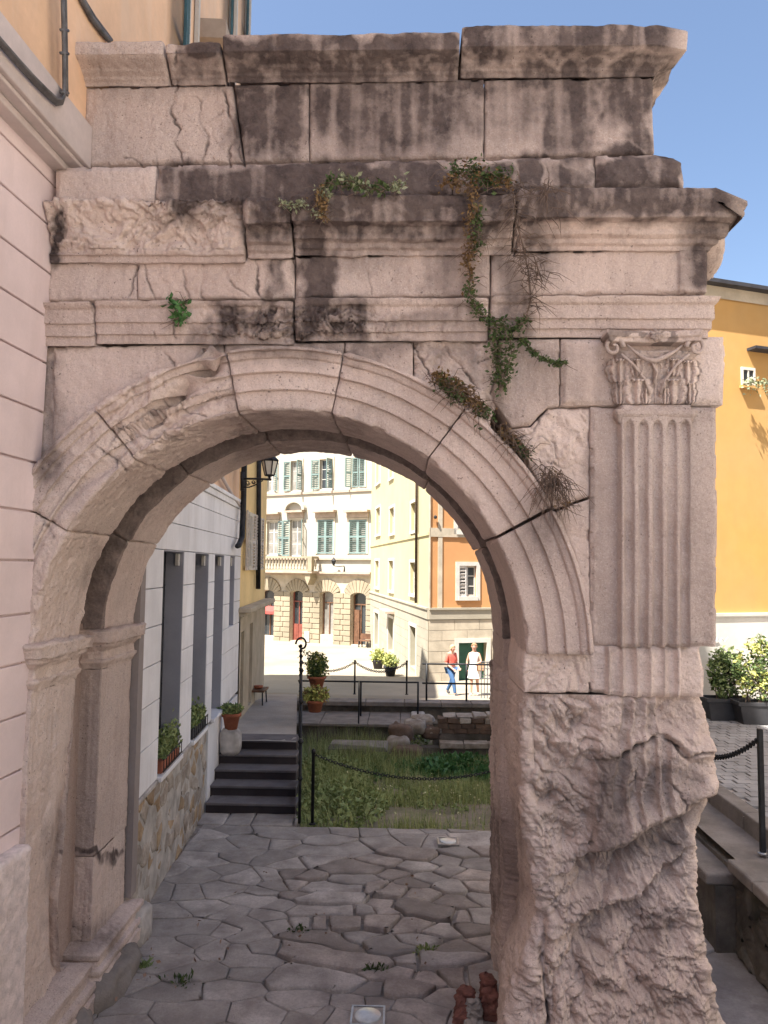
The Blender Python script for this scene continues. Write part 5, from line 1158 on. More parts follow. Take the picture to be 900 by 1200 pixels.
# band, cornices, balcony
mb = MB(); zb_ = FW.hit(400, 654)[1]; mb.box(sA, sB, -.2, .18, zband-.14, zband, FW); mb.box(sA, sB, -.2, .30, zband+.004, zband+.14, FW); mb.box(sA, sB, -.2, .16, zb_-.12, zb_, FW); mb.build('string_course', M_HOOD, pz)
mb = MB(); zc_ = FW.hit(370, 577)[1]; mb.box(sA, sB, -.2, .10, zc_-.1, zc_+.06, FW); mb.build('string_course', M_HOOD, pz)
bal = bpy.data.objects.new('balcony', None); COL.objects.link(bal); bal.parent = pz
b0, b1 = FW.hit(304, 668, .9)[0], FW.hit(366, 668, .9)[0]; zf = FW.hit(350, 669, .9)[1]; bal.location = Vector(FW.P((b0+b1)/2, 0, zf))-pz.location
mb = MB(); mb.box(b0, b1, .17, .98, zf-.16, zf, FW); mb.build('balcony_slab', M_HOOD, bal, bevel=.02)
zr = zf+1.0; mb = MB(); mb.box(b0, b1, .80, .98, zr-.14, zr, FW); mb.box(b0, b1, .82, .96, zf, zf+.12, FW); mb.box(b1-.16, b1, .18, .80, zr-.14, zr, FW); mb.build('balcony_rail', M_RUST, bal)
mb = MB(); mb.box(b1-.35, b1, .72, 1.0, zf, zr-.14, FW); mb.box(b0, b0+.3, .72, 1.0, zf, zr-.14, FW); mb.build('balcony_pedestal', M_RUST, bal)
nb = 15
for k in range(nb):
    s = b0+.42+(b1-b0-.9)*k/(nb-1); q = FW.P(s, .89, zf+.12); mb = MB(); mb.lathe(q, [(.045, 0), (.045, .06), (.03, .1), (.075, .28), (.07, .36), (.03, .55), (.028, .62), (.05, .68), (.05, .74)], 8); mb.build('baluster', M_RUST, bal, True)
for k in range(3):
    q = FW.P(b1-.17, .3+.22*k, zf+.12); mb = MB(); mb.lathe(q, [(.045, 0), (.03, .1), (.075, .28), (.03, .55), (.05, .74)], 8); mb.build('baluster', M_RUST, bal, True)
sc0 = FW.hit(364, 676, .5)[0]; mb = MB(); mb.prism([(sc0-.22, zf-.16), (sc0-.22, zf-.5), (sc0+.0, zf-.95), (sc0+.22, zf-.5), (sc0+.22, zf-.16)], .1, .85, FW); mb.build('balcony_console', M_RUST, bal)
def palazzo_window(o_, hood, sh, ped=False, gl=M_GLASSL):
    a, b, c, d = o_; w0 = window_at(pz, FW, a, b, c, d, 0, M_FRAME, gl, deep=.22, rows=3)
    mb = MB(); q = .12; mb.box(a-q, a, -.02, .05, c, d+q, FW); mb.box(b, b+q, -.02, .05, c, d+q, FW); mb.box(a, b, -.02, .05, d, d+q, FW); mb.build('window_surround', M_YCREAM, w0)
    if hood:
        mb = MB(); mb.box(a-.25, b+.25, .0, .42, d+.50, d+.64, FW); mb.box(a-.15, b+.15, .0, .12, d+.14, d+.50, FW); mb.build('window_hood', M_HOOD, w0)
    if ped:
        c0 = (a+b)/2; hw = (b-a)/2+.4; ps = [(c0-hw, d+.64)]+[(c0-hw*math.cos(t), d+.66+.75*math.sin(t)) for t in np.linspace(0, PI, 15)]+[(c0+hw, d+.64)]
        mb = MB(); n = 15
        for k in range(14):
            t0, t1 = PI*k/14, PI*(k+1)/14; mb.prism([(c0-hw*math.cos(t0), d+.66+.72*math.sin(t0)), (c0-hw*math.cos(t1), d+.66+.72*math.sin(t1)), (c0-hw*.78*math.cos(t1), d+.66+.54*math.sin(t1)), (c0-hw*.78*math.cos(t0), d+.66+.54*math.sin(t0))], .0, .38, FW)
        mb.prism([(c0-hw*.78*math.cos(t), d+.655+.54*math.sin(t)) for t in np.linspace(0, PI, 15)][::-1], .0, .08, FW); mb.build('pediment', M_WHITE, w0)
    for hs, wd, ang in sh: shut_leaf(w0, FW, hs, c+.02, d-.02, wd, ang, M_SHUTG, 16, d0=.0, t=.05)
hw = lambda o_: (o_[1]-o_[0])/2
palazzo_window(wops[0], True, [(wops[0][1], hw(wops[0])*1.05, 15)])
palazzo_window(wops[1], True, [(wops[1][0], -hw(wops[1])*1.1, 12), (wops[1][1], hw(wops[1])*1.0, 55)], True)
palazzo_window(wops[2], True, [(wops[2][0], hw(wops[2]), 0), (wops[2][1], -hw(wops[2]), 0)]); palazzo_window(wops[3], True, [(wops[3][0], hw(wops[3]), 0), (wops[3][1], -hw(wops[3]), 0)])
palazzo_window(uops[0], False, [(uops[0][1], hw(uops[0]), 20)])
palazzo_window(uops[1], False, [(uops[1][0], -hw(uops[1])*1.2, 8), (uops[1][1], hw(uops[1])*1.2, 88)])
palazzo_window(uops[2], False, [(uops[2][0], -hw(uops[2])*1.2, 15), (uops[2][1], hw(uops[2])*1.2, 95)], gl=M_GLASS)
palazzo_window(uops[3], False, [(uops[3][0], -hw(uops[3])*1.0, 60), (uops[3][0]+.03, hw(uops[3])*.9, 0), (uops[3][1], -hw(uops[3])*.9, 0)])
mb = MB(); mb.box(sA, sB+.3, -6, .8, 13.5, 13.9, FW); mb.build('eaves', M_HOOD, pz)
# notice board by the door, wall lantern
a, b, c, d = R4(FW, 357, 362.5, 740, 752, .1); mb = MB(); mb.box(a, b, .06, .14, c, d, FW); o = mb.build('notice_board', M_FRAME, None, bevel=.02); tag(o, 'small white notice board fixed beside the red brown palazzo door', 'notice board')
q0 = FW.hit(391, 657, .5); l2 = thing('wall_lantern', FW.P(q0[0], .3, q0[1]), 'small iron wall lantern on the palazzo front to the right of the balcony', 'lantern')
mb = MB(); mb.tube([FW.P(q0[0]+.55, .05, q0[1]-.35), FW.P(q0[0]+.3, .35, q0[1]-.4), FW.P(q0[0], .5, q0[1]-.35)], .03, 6); mb.tube([FW.P(q0[0]+.55, .05, q0[1]-.35), FW.P(q0[0]+.6, .06, q0[1]-.9)], .03, 6); mb.build('bracket', M_IRON, l2)
mb = MB(); mb.lathe(FW.P(q0[0], .5, q0[1]-.33), [(.06, 0), (.16, .32), (.17, .34), (.05, .5), (.02, .56)], 6); mb.build('lantern', M_IRON, l2)
# bench outside
be = R4(FW, 419, 432.5, 750, 759, .9); zg = float(prof_z(50))
bt = thing('bench', FW.P(be[0]+.5, .9, zg), 'brown wooden bench standing against the palazzo front by the dark doorway', 'bench')
mb = MB(); mb.box(be[0], be[1], .5, .95, zg+.40, zg+.46, FW); mb.build('seat', M_BROWN, bt); mb = MB(); mb.box(be[0], be[1], .42, .48, zg+.5, zg+.85, FW); mb.build('backrest', M_BROWN, bt)
for s_ in (be[0]+.08, be[1]-.14):
    for dd in (.5, .88): mb = MB(); mb.box(s_, s_+.06, dd, dd+.06, zg-.02, zg+.40, FW); mb.build('leg', M_IRON, bt)
# ================================================================== CREAM AND ORANGE CORNER HOUSE
ch = thing('corner_house', (3, 34, -1.3), 'corner house with a sunlit cream side and an orange front above a stone ground floor', 'house')
CO = np.array([(503-475)/900*31, 31.]); FC = Fr(CO, (.162, -1.)); FO = Fr(CO, (1, .35))
cw = [R4(FC, a, b, c, d) for a, b, c, d in ((441, 446, 595, 626), (457, 462.5, 595, 625), (482, 488, 589, 622), (440, 444.5, 657, 688), (456, 461.5, 657, 692), (481, 488, 659, 696), (441, 446, 520, 566), (456.5, 461.5, 520, 560), (481, 487, 505, 552))]
cd = [R4(FC, 439, 444, 718, 757), R4(FC, 455, 461.5, 724, 764), R4(FC, 480.5, 488, 734, 783)]
zs1 = FC.hit(502, 718)[1]; zs0 = FC.hit(502, 712)[1]
zq = FC.hit(502, 716)[1]; H2 = 15.5
mb = MB(); wall_open(mb, FC, -21, 0, zq, H2, cw, .25); mb.build('cream_wall', M_CRWALL, ch)
mb = MB(); wall_open(mb, FC, -21, 0, -3, zq, cd, .35); mb.build('ground_floor_side', M_ASH, ch)
ow = [R4(FO, 538, 558, 663, 699), R4(FO, 536, 556, 590, 622)]; od = [R4(FO, 537, 570, 753, 812)]
mb = MB(); wall_open(mb, FO, 0, 9, zq, H2, ow, .2); mb.build('orange_wall', M_ORWALL, ch)
mb = MB(); wall_open(mb, FO, 0, 9, -3, zq, od, .35, -.02); mb.build('ground_floor_wall', M_YCREAM, ch)
mb = MB(); mb.add([tuple(CO+FO.e*9)+(z,) for z in (-3, H2)]+[tuple(CO+FO.e*9-FC.e*21)+(z,) for z in (H2, -3)], [(0, 1, 2, 3)]); mb.add([tuple(CO)+(H2,), tuple(CO+FO.e*9)+(H2,), tuple(CO+FO.e*9-FC.e*21)+(H2,), tuple(CO-FC.e*21)+(H2,)], [(0, 1, 2, 3)]); mb.build('roof', M_ROOF, ch)
# ashlar blocks on both faces
def ashlar(fr, s0, s1, z0, z1, ops_, bw, bh, m, nm='ashlar_block', d=.02, lim=200):
    k = 0; z = z1
    while z > z0 and k < lim:
        zt, zb = z, max(z-bh, z0); off = (int(round((z1-z)/bh)) % 2)*bw*.5; cuts = [s0]; x = s0+off if off else s0+bw
        while x < s1-.1: cuts.append(x); x += bw
        cuts.append(s1)
        for a, b in zip(cuts[:-1], cuts[1:]):
            segs = [(a, b)]
            for o_ in ops_:
                if o_[2] < (zt+zb)/2 < o_[3]+.12:
                    ns = []
                    for p, q in segs:
                        if q <= o_[0]-.15 or p >= o_[1]+.15: ns.append((p, q)); continue
                        if p < o_[0]-.15: ns.append((p, o_[0]-.15))
                        if q > o_[1]+.15: ns.append((o_[1]+.15, q))
                    segs = ns
            for p, q in segs:
                if q-p < .06: continue
                mb = MB(); mb.box(p+.008, q-.008, -.05, d, zb+.008, zt-.008, fr); mb.build(nm, m, ch); k += 1
        z -= bh
ashlar(FO, .02, 4.2, -1.3, zq-.35, od, 1.1, .42, M_YCREAM); ashlar(FC, -20, -.02, -2.1, zq-.35, cd, 1.5, .42, M_ASH)
for fr, a, b in ((FO, 0, 9), (FC, -21, .0)):
    mb = MB(); mb.box(a, b, -.03, .06, zq-.33, zq+.05, fr); mb.box(a, b, -.03, .11, zq+.052, zq+.13, fr); mb.build('string_course', M_ASH, ch)
zss = FC.hit(495, 627)[1]; mb = MB(); mb.box(-21, 0, -.02, .05, zss-.06, zss+.06, FC); mb.build('string_course', M_CRWALL, ch)
zso = FO.hit(540, 624)[1]; mb = MB(); mb.box(0, 9, -.02, .05, zso-.2, zso+.16, FO); mb.build('string_course', M_YCREAM, ch)
mb = MB(); sp0, sp1 = FO.hit(513, 660)[0], FO.hit(518, 660)[0]; mb.box(sp0, sp1, -.02, .04, zq+.13, H2-.1, FO); mb.box(.0, .05, -.02, .05, zq+.13, H2-.1, FO); mb.build('pilaster_strip', M_YCREAM, ch)
mb = MB(); mb.tube([FC.P(FC.hit(491, 560)[0], .1, H2), FC.P(FC.hit(491, 560)[0], .1, FC.hit(491, 707)[1])], .06, 8); mb.build('drainpipe', M_RUSTY, ch, True)
for o_ in cw: window_at(ch, FC, *o_, 0, M_FRAME, M_GLASSL, mull=False, deep=.2, surround=.13, rows=2)
window_at(ch, FO, *ow[0], 0, M_FRAME, M_GLASS, deep=.12, surround=.16, rows=3); window_at(ch, FO, *ow[1], 0, M_FRAME, M_GLASSL, deep=.12, surround=.16, rows=3)
shut_leaf(ch, FO, ow[0][0], ow[0][2], ow[0][3], (ow[0][1]-ow[0][0])*.42, 0, M_SHUTW, 9, d0=-.03)
for o_ in cd:
    mb = MB(); mb.box(o_[0], o_[1], -.33, -.26, o_[2], o_[3], FC); mb.box(o_[0]+.2, o_[1]-.2, -.26, -.235, o_[2]+.3, o_[3]-1.4, FC); mb.build('door', M_GREEN, ch)
    mb = MB(); mb.box(o_[0]-.14, o_[0], -.02, .05, o_[2]-.3, o_[3]+.14, FC); mb.box(o_[1], o_[1]+.14, -.02, .05, o_[2]-.3, o_[3]+.14, FC); mb.box(o_[0], o_[1], -.02, .05, o_[3], o_[3]+.14, FC); mb.build('door_surround', M_FRAME, ch)
o_ = cd[1]; mb = MB(); mb.box(o_[0]-.3, o_[1]+.3, .0, .5, o_[3]+.3, o_[3]+.42, FC); mb.build('door_hood', M_HOOD, ch)
o_ = od[0]; q = .17
mb = MB(); mb.box(o_[0]-q, o_[0], -.03, .06, o_[2]-.3, o_[3]+q, FO); mb.box(o_[1], o_[1]+q, -.03, .06, o_[2]-.3, o_[3]+q, FO); mb.box(o_[0], o_[1], -.03, .06, o_[3], o_[3]+q, FO); mb.build('door_surround', M_FRAME, ch)
mb = MB(); mb.box(o_[0], o_[1], -.34, -.26, o_[2]-.4, o_[3], FO); c_ = (o_[0]+o_[1])/2
for a, b in ((o_[0]+.1, c_-.06), (c_+.06, o_[1]-.1)): mb.box(a, b, -.26, -.235, o_[2]+.1, o_[3]-.9, FO); mb.box(a, b, -.26, -.235, o_[3]-.75, o_[3]-.1, FO)
mb.build('door', M_GREEN, ch)
q = FO.hit(510, 606, .1); mb = MB(); mb.lathe(FO.P(q[0], .12, q[1]-.07), [(.03, 0), (.07, .03), (.07, .1), (.03, .14)], 8); o = mb.build('camera', M_IRON, None); tag(o, 'small black dome camera on the orange front near the corner', 'security camera'); o.name = 'security_camera'
# ================================================================== OCHRE BUILDING on the right
rh = thing('ochre_house', (6, 14, .9), 'ochre orange house with a pale plinth standing on the raised road at the right edge', 'house')
cY = 13.45; pts = [(3.0+.8*k, 12.9+.2912*k) for k in range(7)]
for k in range(1, 5): pts.append((7.8+.5*k, 14.647+.182*k+.05*k*k))
def ribbon(mb, pts, off, z0, z1, zf=None):
    n = len(pts); P = np.array(pts); T = np.gradient(P, axis=0); T /= np.linalg.norm(T, axis=1, keepdims=True); Nn = np.stack([T[:, 1], -T[:, 0]], -1); Q = P+Nn*off; b = len(mb.V)
    for i in range(n): mb.V += [(Q[i, 0], Q[i, 1], z0), (Q[i, 0], Q[i, 1], z1 if zf is None else zf(i))]
    for i in range(n-1): mb.F.append([b+2*i, b+2*i+2, b+2*i+3, b+2*i+1])
zp = float(U(850, 720, 13.8)[1]); zr_ = float(U(830, 334, 13.77)[1])
mb = MB(); ribbon(mb, pts, 0, zp-.3, zr_+.05); mb.build('wall', M_OR2, rh, True)
mb = MB(); ribbon(mb, pts, .05, -.5, zp-.02); ribbon(mb, pts, .075, zp-.05, zp+.02); mb.add([(3.0, 13.4, zp+.02)]+[], [])
mb.build('plinth', M_PLINTH, rh)
def ledge(mb, pts, o0, o1, z):
    P = np.array(pts); T = np.gradient(P, axis=0); T /= np.linalg.norm(T, axis=1, keepdims=True); Nn = np.stack([T[:, 1], -T[:, 0]], -1); A, B = P+Nn*o0, P+Nn*o1; b = len(mb.V)
    for i in range(len(P)): mb.V += [(A[i, 0], A[i, 1], z), (B[i, 0], B[i, 1], z)]
    for i in range(len(P)-1): mb.F.append([b+2*i, b+2*i+1, b+2*i+3, b+2*i+2])
mb = MB(); ledge(mb, pts, -.02, .078, zp+.021); ribbon(mb, pts, .08, zp-.03, zp+.021); mb.build('plinth_cap', M_FRAME, rh)
mb = MB(); ribbon(mb, pts, .03, zr_-.22, zr_+.02); mb.build('cornice_strip', M_YCREAM, rh)
mb = MB(); ribbon(mb, pts, .20, zr_+.0, zr_+.07); ledge(mb, pts, -.1, .20, zr_+.0); ledge(mb, pts, -6, .20, zr_+.071); mb.build('roof', M_ROOF, rh)
cY = 14.02; FR = Fr((3.0, 12.9), (1, .364)); a, b, c, d = R4(FR, 868, 884, 431, 452); wx0 = FR.P(a, 0, c)[0]; wx1 = FR.P(b, 0, c)[0]; wz0 = c
mb = MB(); mb.box(a, b, .0, .03, c, c+.05, FR); mb.box(a, b, .0, .03, d-.05, d, FR); mb.box(a, a+.04, .0, .03, c+.05, d-.05, FR); mb.box(b-.04, b, .0, .03, c+.05, d-.05, FR); mb.box((a+b)/2-.015, (a+b)/2+.015, .0, .025, c+.05, d-.05, FR)
wn = mb.build('window', M_PLINTH, rh); mb = MB(); mb.box(a+.02, b-.02, .0, .012, c+.02, d-.02, FR); mb.build('pane', M_GLASS, wn)
mb = MB(); mb.box(a-.04, b+.04, .0, .09, c-.06, c-.01, FR); mb.build('sill', M_OR2, wn)
ea = FR.hit(885, 408, .2); mb = MB(); mb.box(ea[0], ea[0]+2.0, .0, .22, ea[1], ea[1]+.05, FR); mb.build('awning_roof', M_ROOF, rh)
mb = MB(); mb.tube([FR.P(a+1.0, .05, zr_), FR.P(a+1.0, .05, zp)], .04, 8); mb.build('drainpipe', M_CABLE, rh, True)
# graffiti scribble on the plinth
mb = MB(); gp_ = [(833, 752), (836, 747), (838, 753), (841, 747), (843, 752), (846, 748), (849, 752), (853, 747)]
mb.tube([(float(U(a, b, 13.72)[0]), 13.72, float(U(a, b, 13.72)[1])) for a, b in gp_], .008, 4); mb.build('graffiti', mat('blue_spray', (.35, .42, .55), .8, .05, bump=0), rh)
# unseen house added on the right to bounce warm sunlight onto the arch
sh = thing('unseen_bounce_house', (11, -4, .9), 'unseen pale cream house added out of the picture to bounce sunlight from the right', 'house')
mb = MB(); mb.box(8.5, 14, -16, 11.5, -.5, 13); mb.build('wall', M_BOUNCE, sh)
mb = MB(); mb.box(8.2, 14.3, -16.3, 11.8, 13, 13.3); mb.build('eaves', M_ROOF, sh)
for yy in range(-15, 11, 3):
    for zz3 in (2.0, 5.6, 9.2):
        mb = MB(); mb.box(8.44, 8.5, yy, yy+1.1, zz3, zz3+1.9); mb.build('shutter', M_SHUTG, sh)
sheet('upper_lane', -14, 8.4, np.linspace(-18, 2.0, 40), 30, lambda X, Y: 1.72+0*X, M_ROAD, .01)
mb = MB(); mb.box(-2.3, 3.3, 2.0, 2.35, -.1, 1.76); o = mb.build('lane_wall', M_COPE); tag(o, 'low stone wall ending the upper lane below the camera', 'wall')
# ================================================================== RAISED ROAD on the right
sheet('raised_road', 3.42, 16, np.concatenate([np.linspace(-18, 16, 60)]), 30, lambda X, Y: .93+0*X-.0*Y, M_MORTAR, .01)
sheet('road_gutter', 3.0, 3.45, np.linspace(-18, 14, 40), 4, lambda X, Y: .80+0*X, M_COPE, .006)
mb = MB(); rq = random.Random(9); V = []; Fq = []
for i in range(44):
    y = 5.9+i*.17
    for j in range(22):
        x = 3.62+j*.15+(.07 if i % 2 else 0)+rq.uniform(-.01, .01); z = .955+rq.uniform(-.004, .006)
        if x > 3.62+(y-3)*.36: continue
        mb.box(x+.006, x+.142, y+.006, y+.160, .9, z)
o = mb.build('road_setts', M_SETT, None, kind='stuff', bevel=0); tag(o, 'grey stone setts paving the raised road beside the right pier', 'setts')
kb = thing('kerb', (3.5, 8, .8), 'dark stone kerb edging the raised road to the right of the arch', 'kerb')
ky = 3.0
while ky < 13.8:
    l_ = rq.uniform(.8, 1.2); mb = MB(); mb.box(3.42, 3.60, ky+.006, ky+l_-.006, .7, .975); mb.build('kerb_stone', M_COPE, kb, bevel=.015); ky += l_
# low wall with coping
lw_ = thing('low_wall', (3.05, 6.8, 0), 'low mossy retaining wall with stone coping right of the arch', 'wall')
mb = MB(); mb.box(2.98, 3.4, -18, 13.4, -.05, .72); mb.build('wall_core', M_DWALL, lw_)
s3 = []; kq = 0; att = 0
while att < 1500:
    att += 1; x = rq.uniform(4.8, 9.5); y = rq.uniform(0, .68)
    if all(((x-s[0])*.7)**2+((y-s[1])*1.2)**2 > .15**2 for s in s3): s3.append((x, y, kq)); kq += 1
for kk, poly in voronoi(s3, (4.7, 9.6, -.02, .68), .8).items():
    stone_piece('wall_stone', poly, lambda a, b, h: (2.99-h, a, b), M_DWALL, lw_, gap=.012, h=rq.uniform(.0, .04), dome=.015, t=.05, step=.09, wob=.03, seed=kk*1.3, tilt=.02, bev=.025)
ky = 3.5
while ky < 7.15:
    l_ = rq.uniform(.9, 1.15); l_ = min(l_, 7.15-ky+.02); mb = MB(); mb.box(2.90, 3.36, ky+.005, ky+l_-.005, .722, .825+.0*ky); mb.build('coping_stone', M_COPE, lw_, bevel=.02); ky += l_
for ky, l_ in ((7.18, 1.0), (8.2, 1.1), (9.32, 1.2)):
    mb = MB(); mb.box(2.72, 3.2, ky, ky+l_-.01, .58, .68); mb.build('coping_stone', M_COPE, lw_, bevel=.02)
    mb = MB(); mb.box(2.80, 3.2, ky, ky+l_-.01, -.05, .578); mb.build('wall_core', M_DWALL, lw_)
# ---- chain links
def chain(name, pts_fn, n, parent=None, r=.016, label=None, cat='chain'):
    mb = MB()
    for k in range(n):
        t = (k+.5)/n; p = Vector(pts_fn(t)); q = Vector(pts_fn(min(1, t+.5/n))); o_ = Vector(pts_fn(max(0, t-.5/n))); dr = (q-o_).normalized(); L_ = (q-o_).length*.72
        sd_ = dr.cross(Vector((0, 0, 1))).normalized(); up = sd_.cross(dr); wv = sd_ if k % 2 else up; pl = []
        for a in range(9): an = 2*PI*a/8; pl.append(p+dr*math.cos(an)*L_+wv*math.sin(an)*r*1.1)
        mb.tube(pl, r*.38, 5, cap=False)
    o = mb.build(name, M_IRON, parent, True, kind='stuff' if parent else None)
    if label: tag(o, label, cat)
    return o
def post(px, py, z, h, r, label, group='chain posts', square=False):
    X, Y = (float(q) for q in G(px, py, z)); t = thing('chain_post', (X, Y, z), label, 'post', group)
    mb = MB()
    if square: mb.box(X-r, X+r, Y-r, Y+r, z, z+h); mb.build('shaft', M_IRON, t, bevel=.004)
    else: mb.lathe((X, Y, z), [(r, 0), (r, h-.03), (r*1.3, h-.03), (r*1.2, h+.01), (r*.4, h+.03)], 12); mb.build('shaft', M_IRON, t, True)
    mb = MB(); mb.lathe((X, Y, z), [(r*2.0, 0), (r*2.0, .012), (r*1.5, .02)], 16); mb.build('base_plate', M_STEEL if square else M_IRON, t)
    return np.array([X, Y, z+h])
p1 = post(894, 1001, .825, 1.12, .022, 'square dark iron post on the low wall at the right edge', square=True)
def sag(a, b, d): a, b = np.array(a, float), np.array(b, float); return lambda t: tuple(a+(b-a)*t-np.array([0, 0, d*4*t*(1-t)]))
def hang(px, py, Y): X, Z = U(px, py, Y); return (float(X), Y, float(Z))
chain('chain', sag(p1-np.array([0, 0, .08]), hang(800, 872, 8.7), .16), 60, None, .020, 'iron chain hanging from the square post towards the back of the right pier')
p2 = post(366, 966, 0., .95, .022, 'slim black post at the near corner of the overgrown bed beside the ramp railing')
_q = G(640, 962, 0.); p3 = np.array([float(_q[0]), float(_q[1]), .95])
chain('chain', sag(p2-np.array([0, 0, .04]), p3-np.array([0, 0, .04]), .34), 90, None, .016, 'iron chain sagging across the front of the overgrown bed')
p4 = post(415.5, 813.5, float(prof_z(24.2)), 1.05, .028, 'black chain post on the square, left one of the two behind the low rail')
p5 = post(476.5, 814, float(prof_z(24.2)), 1.05, .028, 'black chain post on the square, right one of the two behind the low rail')
p6 = post(352, 812, float(prof_z(24.2)), 1.05, .028, 'black chain post on the square beside the curled end of the ramp railing')
chain('chain', sag(p4-np.array([0, 0, .04]), p5-np.array([0, 0, .04]), .3), 40, None, .03, 'chain slung between the two black posts on the square')
chain('chain', sag(p6-np.array([0, 0, .04]), p4-np.array([0, 0, .04]), .3), 40, None, .03, 'chain slung from behind the ramp railing to the nearer black post on the square')
# ---- terrace edge, ledge, low rail, main rail
tw = thing('terrace_wall', (.3, 22.6, -1.4), 'dark stone terrace wall holding up the square behind the overgrown bed', 'wall')
mb = MB(); mb.box(GL(22.6)-.1, 3.3, 22.6, 23.02, -1.6, -.62); mb.build('wall_body', M_DWALL, tw)
mb = MB(); mb.box(-3.2, .2, 20.9, 22.59, -1.6, -.87); mb.build('ledge_body', M_DWALL, tw)
x = -3.2
while x < .15:
    l_ = min(rq.uniform(.8, 1.3), .2-x); mb = MB(); mb.box(x+.006, x+l_-.006, 20.8, 22.58, -.868, -.79); mb.build('ledge_slab', M_COPE, tw, bevel=.015); x += l_
x = GL(22.6)
while x < 3.2:
    l_ = rq.uniform(.8, 1.2); mb = MB(); mb.box(x+.006, x+l_-.006, 22.45, 23.05, -.618, -.49); mb.build('coping_stone', M_COPE, tw, bevel=.02); x += l_
mb = MB(); mb.box(.2, .6, 21.4, 22.4, -1.5, -.72); mb.build('end_block', M_PALE, tw, bevel=.05)
def rail(label, posts, Y, zb, heights, x0, x1, r=.022, m=M_IRON):
    t = thing('railing', ((x0+x1)/2, Y, zb), label, 'railing')
    for h in heights: mb = MB(); mb.tube([(x0, Y, zb+h), (x1, Y, zb+h)], r, 8); mb.build('rail', m, t, True)
    for x in posts: mb = MB(); mb.tube([(x, Y, zb), (x, Y, zb+max(heights)+.01)], r*1.1, 8); mb.build('post', m, t, True)
xa = lambda px, Y: (px-475)/900*Y
rail('low iron rail with two posts on the ledge beside the ramp', [xa(423, 21.0), xa(491, 22.2)], 21.9, -.79, (.95,), xa(352, 21.9), xa(492, 21.9), .024)
mb = MB(); mb.tube([(xa(423, 21.9), 21.9, .16), (xa(423, 20.85), 20.85, .1), (xa(423, 20.85), 20.85, -1.1)], .02, 6); o = mb.build('rail_stay', M_IRON, bpy.data.objects['railing'], True)
rail('black two bar railing on the terrace in front of the two people', [xa(501, 22.8), xa(547, 22.8)], 22.8, -.49, (.5, 1.06), xa(496, 22.8), xa(600, 22.8), .026)
gr = thing('iron_grille', (xa(571, 24), 24, -.5), 'grey iron grille panel standing at the end of the terrace railing', 'grille')
x0, x1 = xa(564, 24), xa(585, 24)
for h in (.1, .55, 1.05): mb = MB(); mb.tube([(x0, 24, -.55+h), (x1, 24, -.55+h)], .02, 6); mb.build('rail', M_CABLE, gr)
for k in range(7): x = x0+(x1-x0)*k/6; mb = MB(); mb.tube([(x, 24, -.6), (x, 24, .5)], .014, 6); mb.build('bar', M_CABLE, gr)
for k in range(5):
    x = x0+(x1-x0)*(k+.5)/6; mb = MB(); mb.tube([(x+.05*math.cos(a), 24, .2+.12*math.sin(a)) for a in np.linspace(0, 2*PI, 9)], .012, 5); mb.build('scroll', M_CABLE, gr)
# ---- ramp railing with pots
rr2 = thing('ramp_railing', (GL(13), 13, .7), 'black wrought iron railing climbing the steps and ramp with a curled end', 'railing')
off = .06; rl = lambda y, h: (GL(y)+off, y, (float(np.interp(y, [10.4, 12.1, 16.6], [0., .7, .62])))+h)
for h in (.45, 1.0): mb = MB(); mb.tube([rl(y, h) for y in (10.4, 12.1, 14, 16.6)], .018, 8); mb.build('rail', M_IRON, rr2, True)
for y in (10.4, 11.3, 12.15, 13.3, 14.4, 15.5, 16.6):
    mb = MB(); a = rl(y, -.9 if y > 10.5 else 0.); b = rl(y, 1.03); mb.tube([a, b], .02, 8); mb.lathe((b[0], b[1], b[2]-.48), [(.02, 0), (.038, .03), (.02, .06)], 8); mb.lathe((b[0], b[1], b[2]), [(.02, 0), (.042, .03), (.02, .07)], 8); mb.build('post', M_IRON, rr2, True)
c0 = rl(16.6, 1.1); mb = MB(); mb.tube([(c0[0]+.02+.13*(1-k/16*.6)*math.cos(-PI+k*.4), c0[1], c0[2]+.0+.16*(1-k/16*.6)*math.sin(-PI/2+PI/2+k*.4)) for k in range(16)], .022, 7); mb.build('curl', M_IRON, rr2, True)
# ================================================================== PLANTS
def leaves(name, pts, size, m, parent=None, n_per=1, up=.3, seed=0, asp=.55, kind='stuff', fold=True, droop=0.):
    rg = np.random.default_rng(seed+1); P = np.repeat(np.asarray(pts, float), n_per, 0); n = len(P)
    d = rg.normal(size=(n, 3)); d[:, 2] = d[:, 2]*.7+up-droop; d /= np.linalg.norm(d, axis=1, keepdims=True)
    s = np.cross(d, rg.normal(size=(n, 3))); s /= np.linalg.norm(s, axis=1, keepdims=True); nn = np.cross(d, s)
    L_ = size*rg.uniform(.35, 1.6, (n, 1)); W_ = L_*asp*.5
    V = np.stack([P, P+d*L_*.5+s*W_+nn*L_*.06, P+d*L_, P+d*L_*.5-s*W_+nn*L_*.06], 1).reshape(-1, 3); Fq = np.arange(4*n).reshape(n, 4)
    return mk(name, V, Fq, m, parent, False, kind=kind)
def blob_pts(c, r, n, seed=0, power=.4):
    rg = np.random.default_rng(seed+9); d = rg.normal(size=(n, 3)); d /= np.linalg.norm(d, axis=1, keepdims=True); rad = rg.uniform(0, 1, (n, 1))**power
    P = np.array(c)+d*rad*np.array(r); q = fbm(P, 1.6/max(r), 2, seed)
    return P[q > -.18]
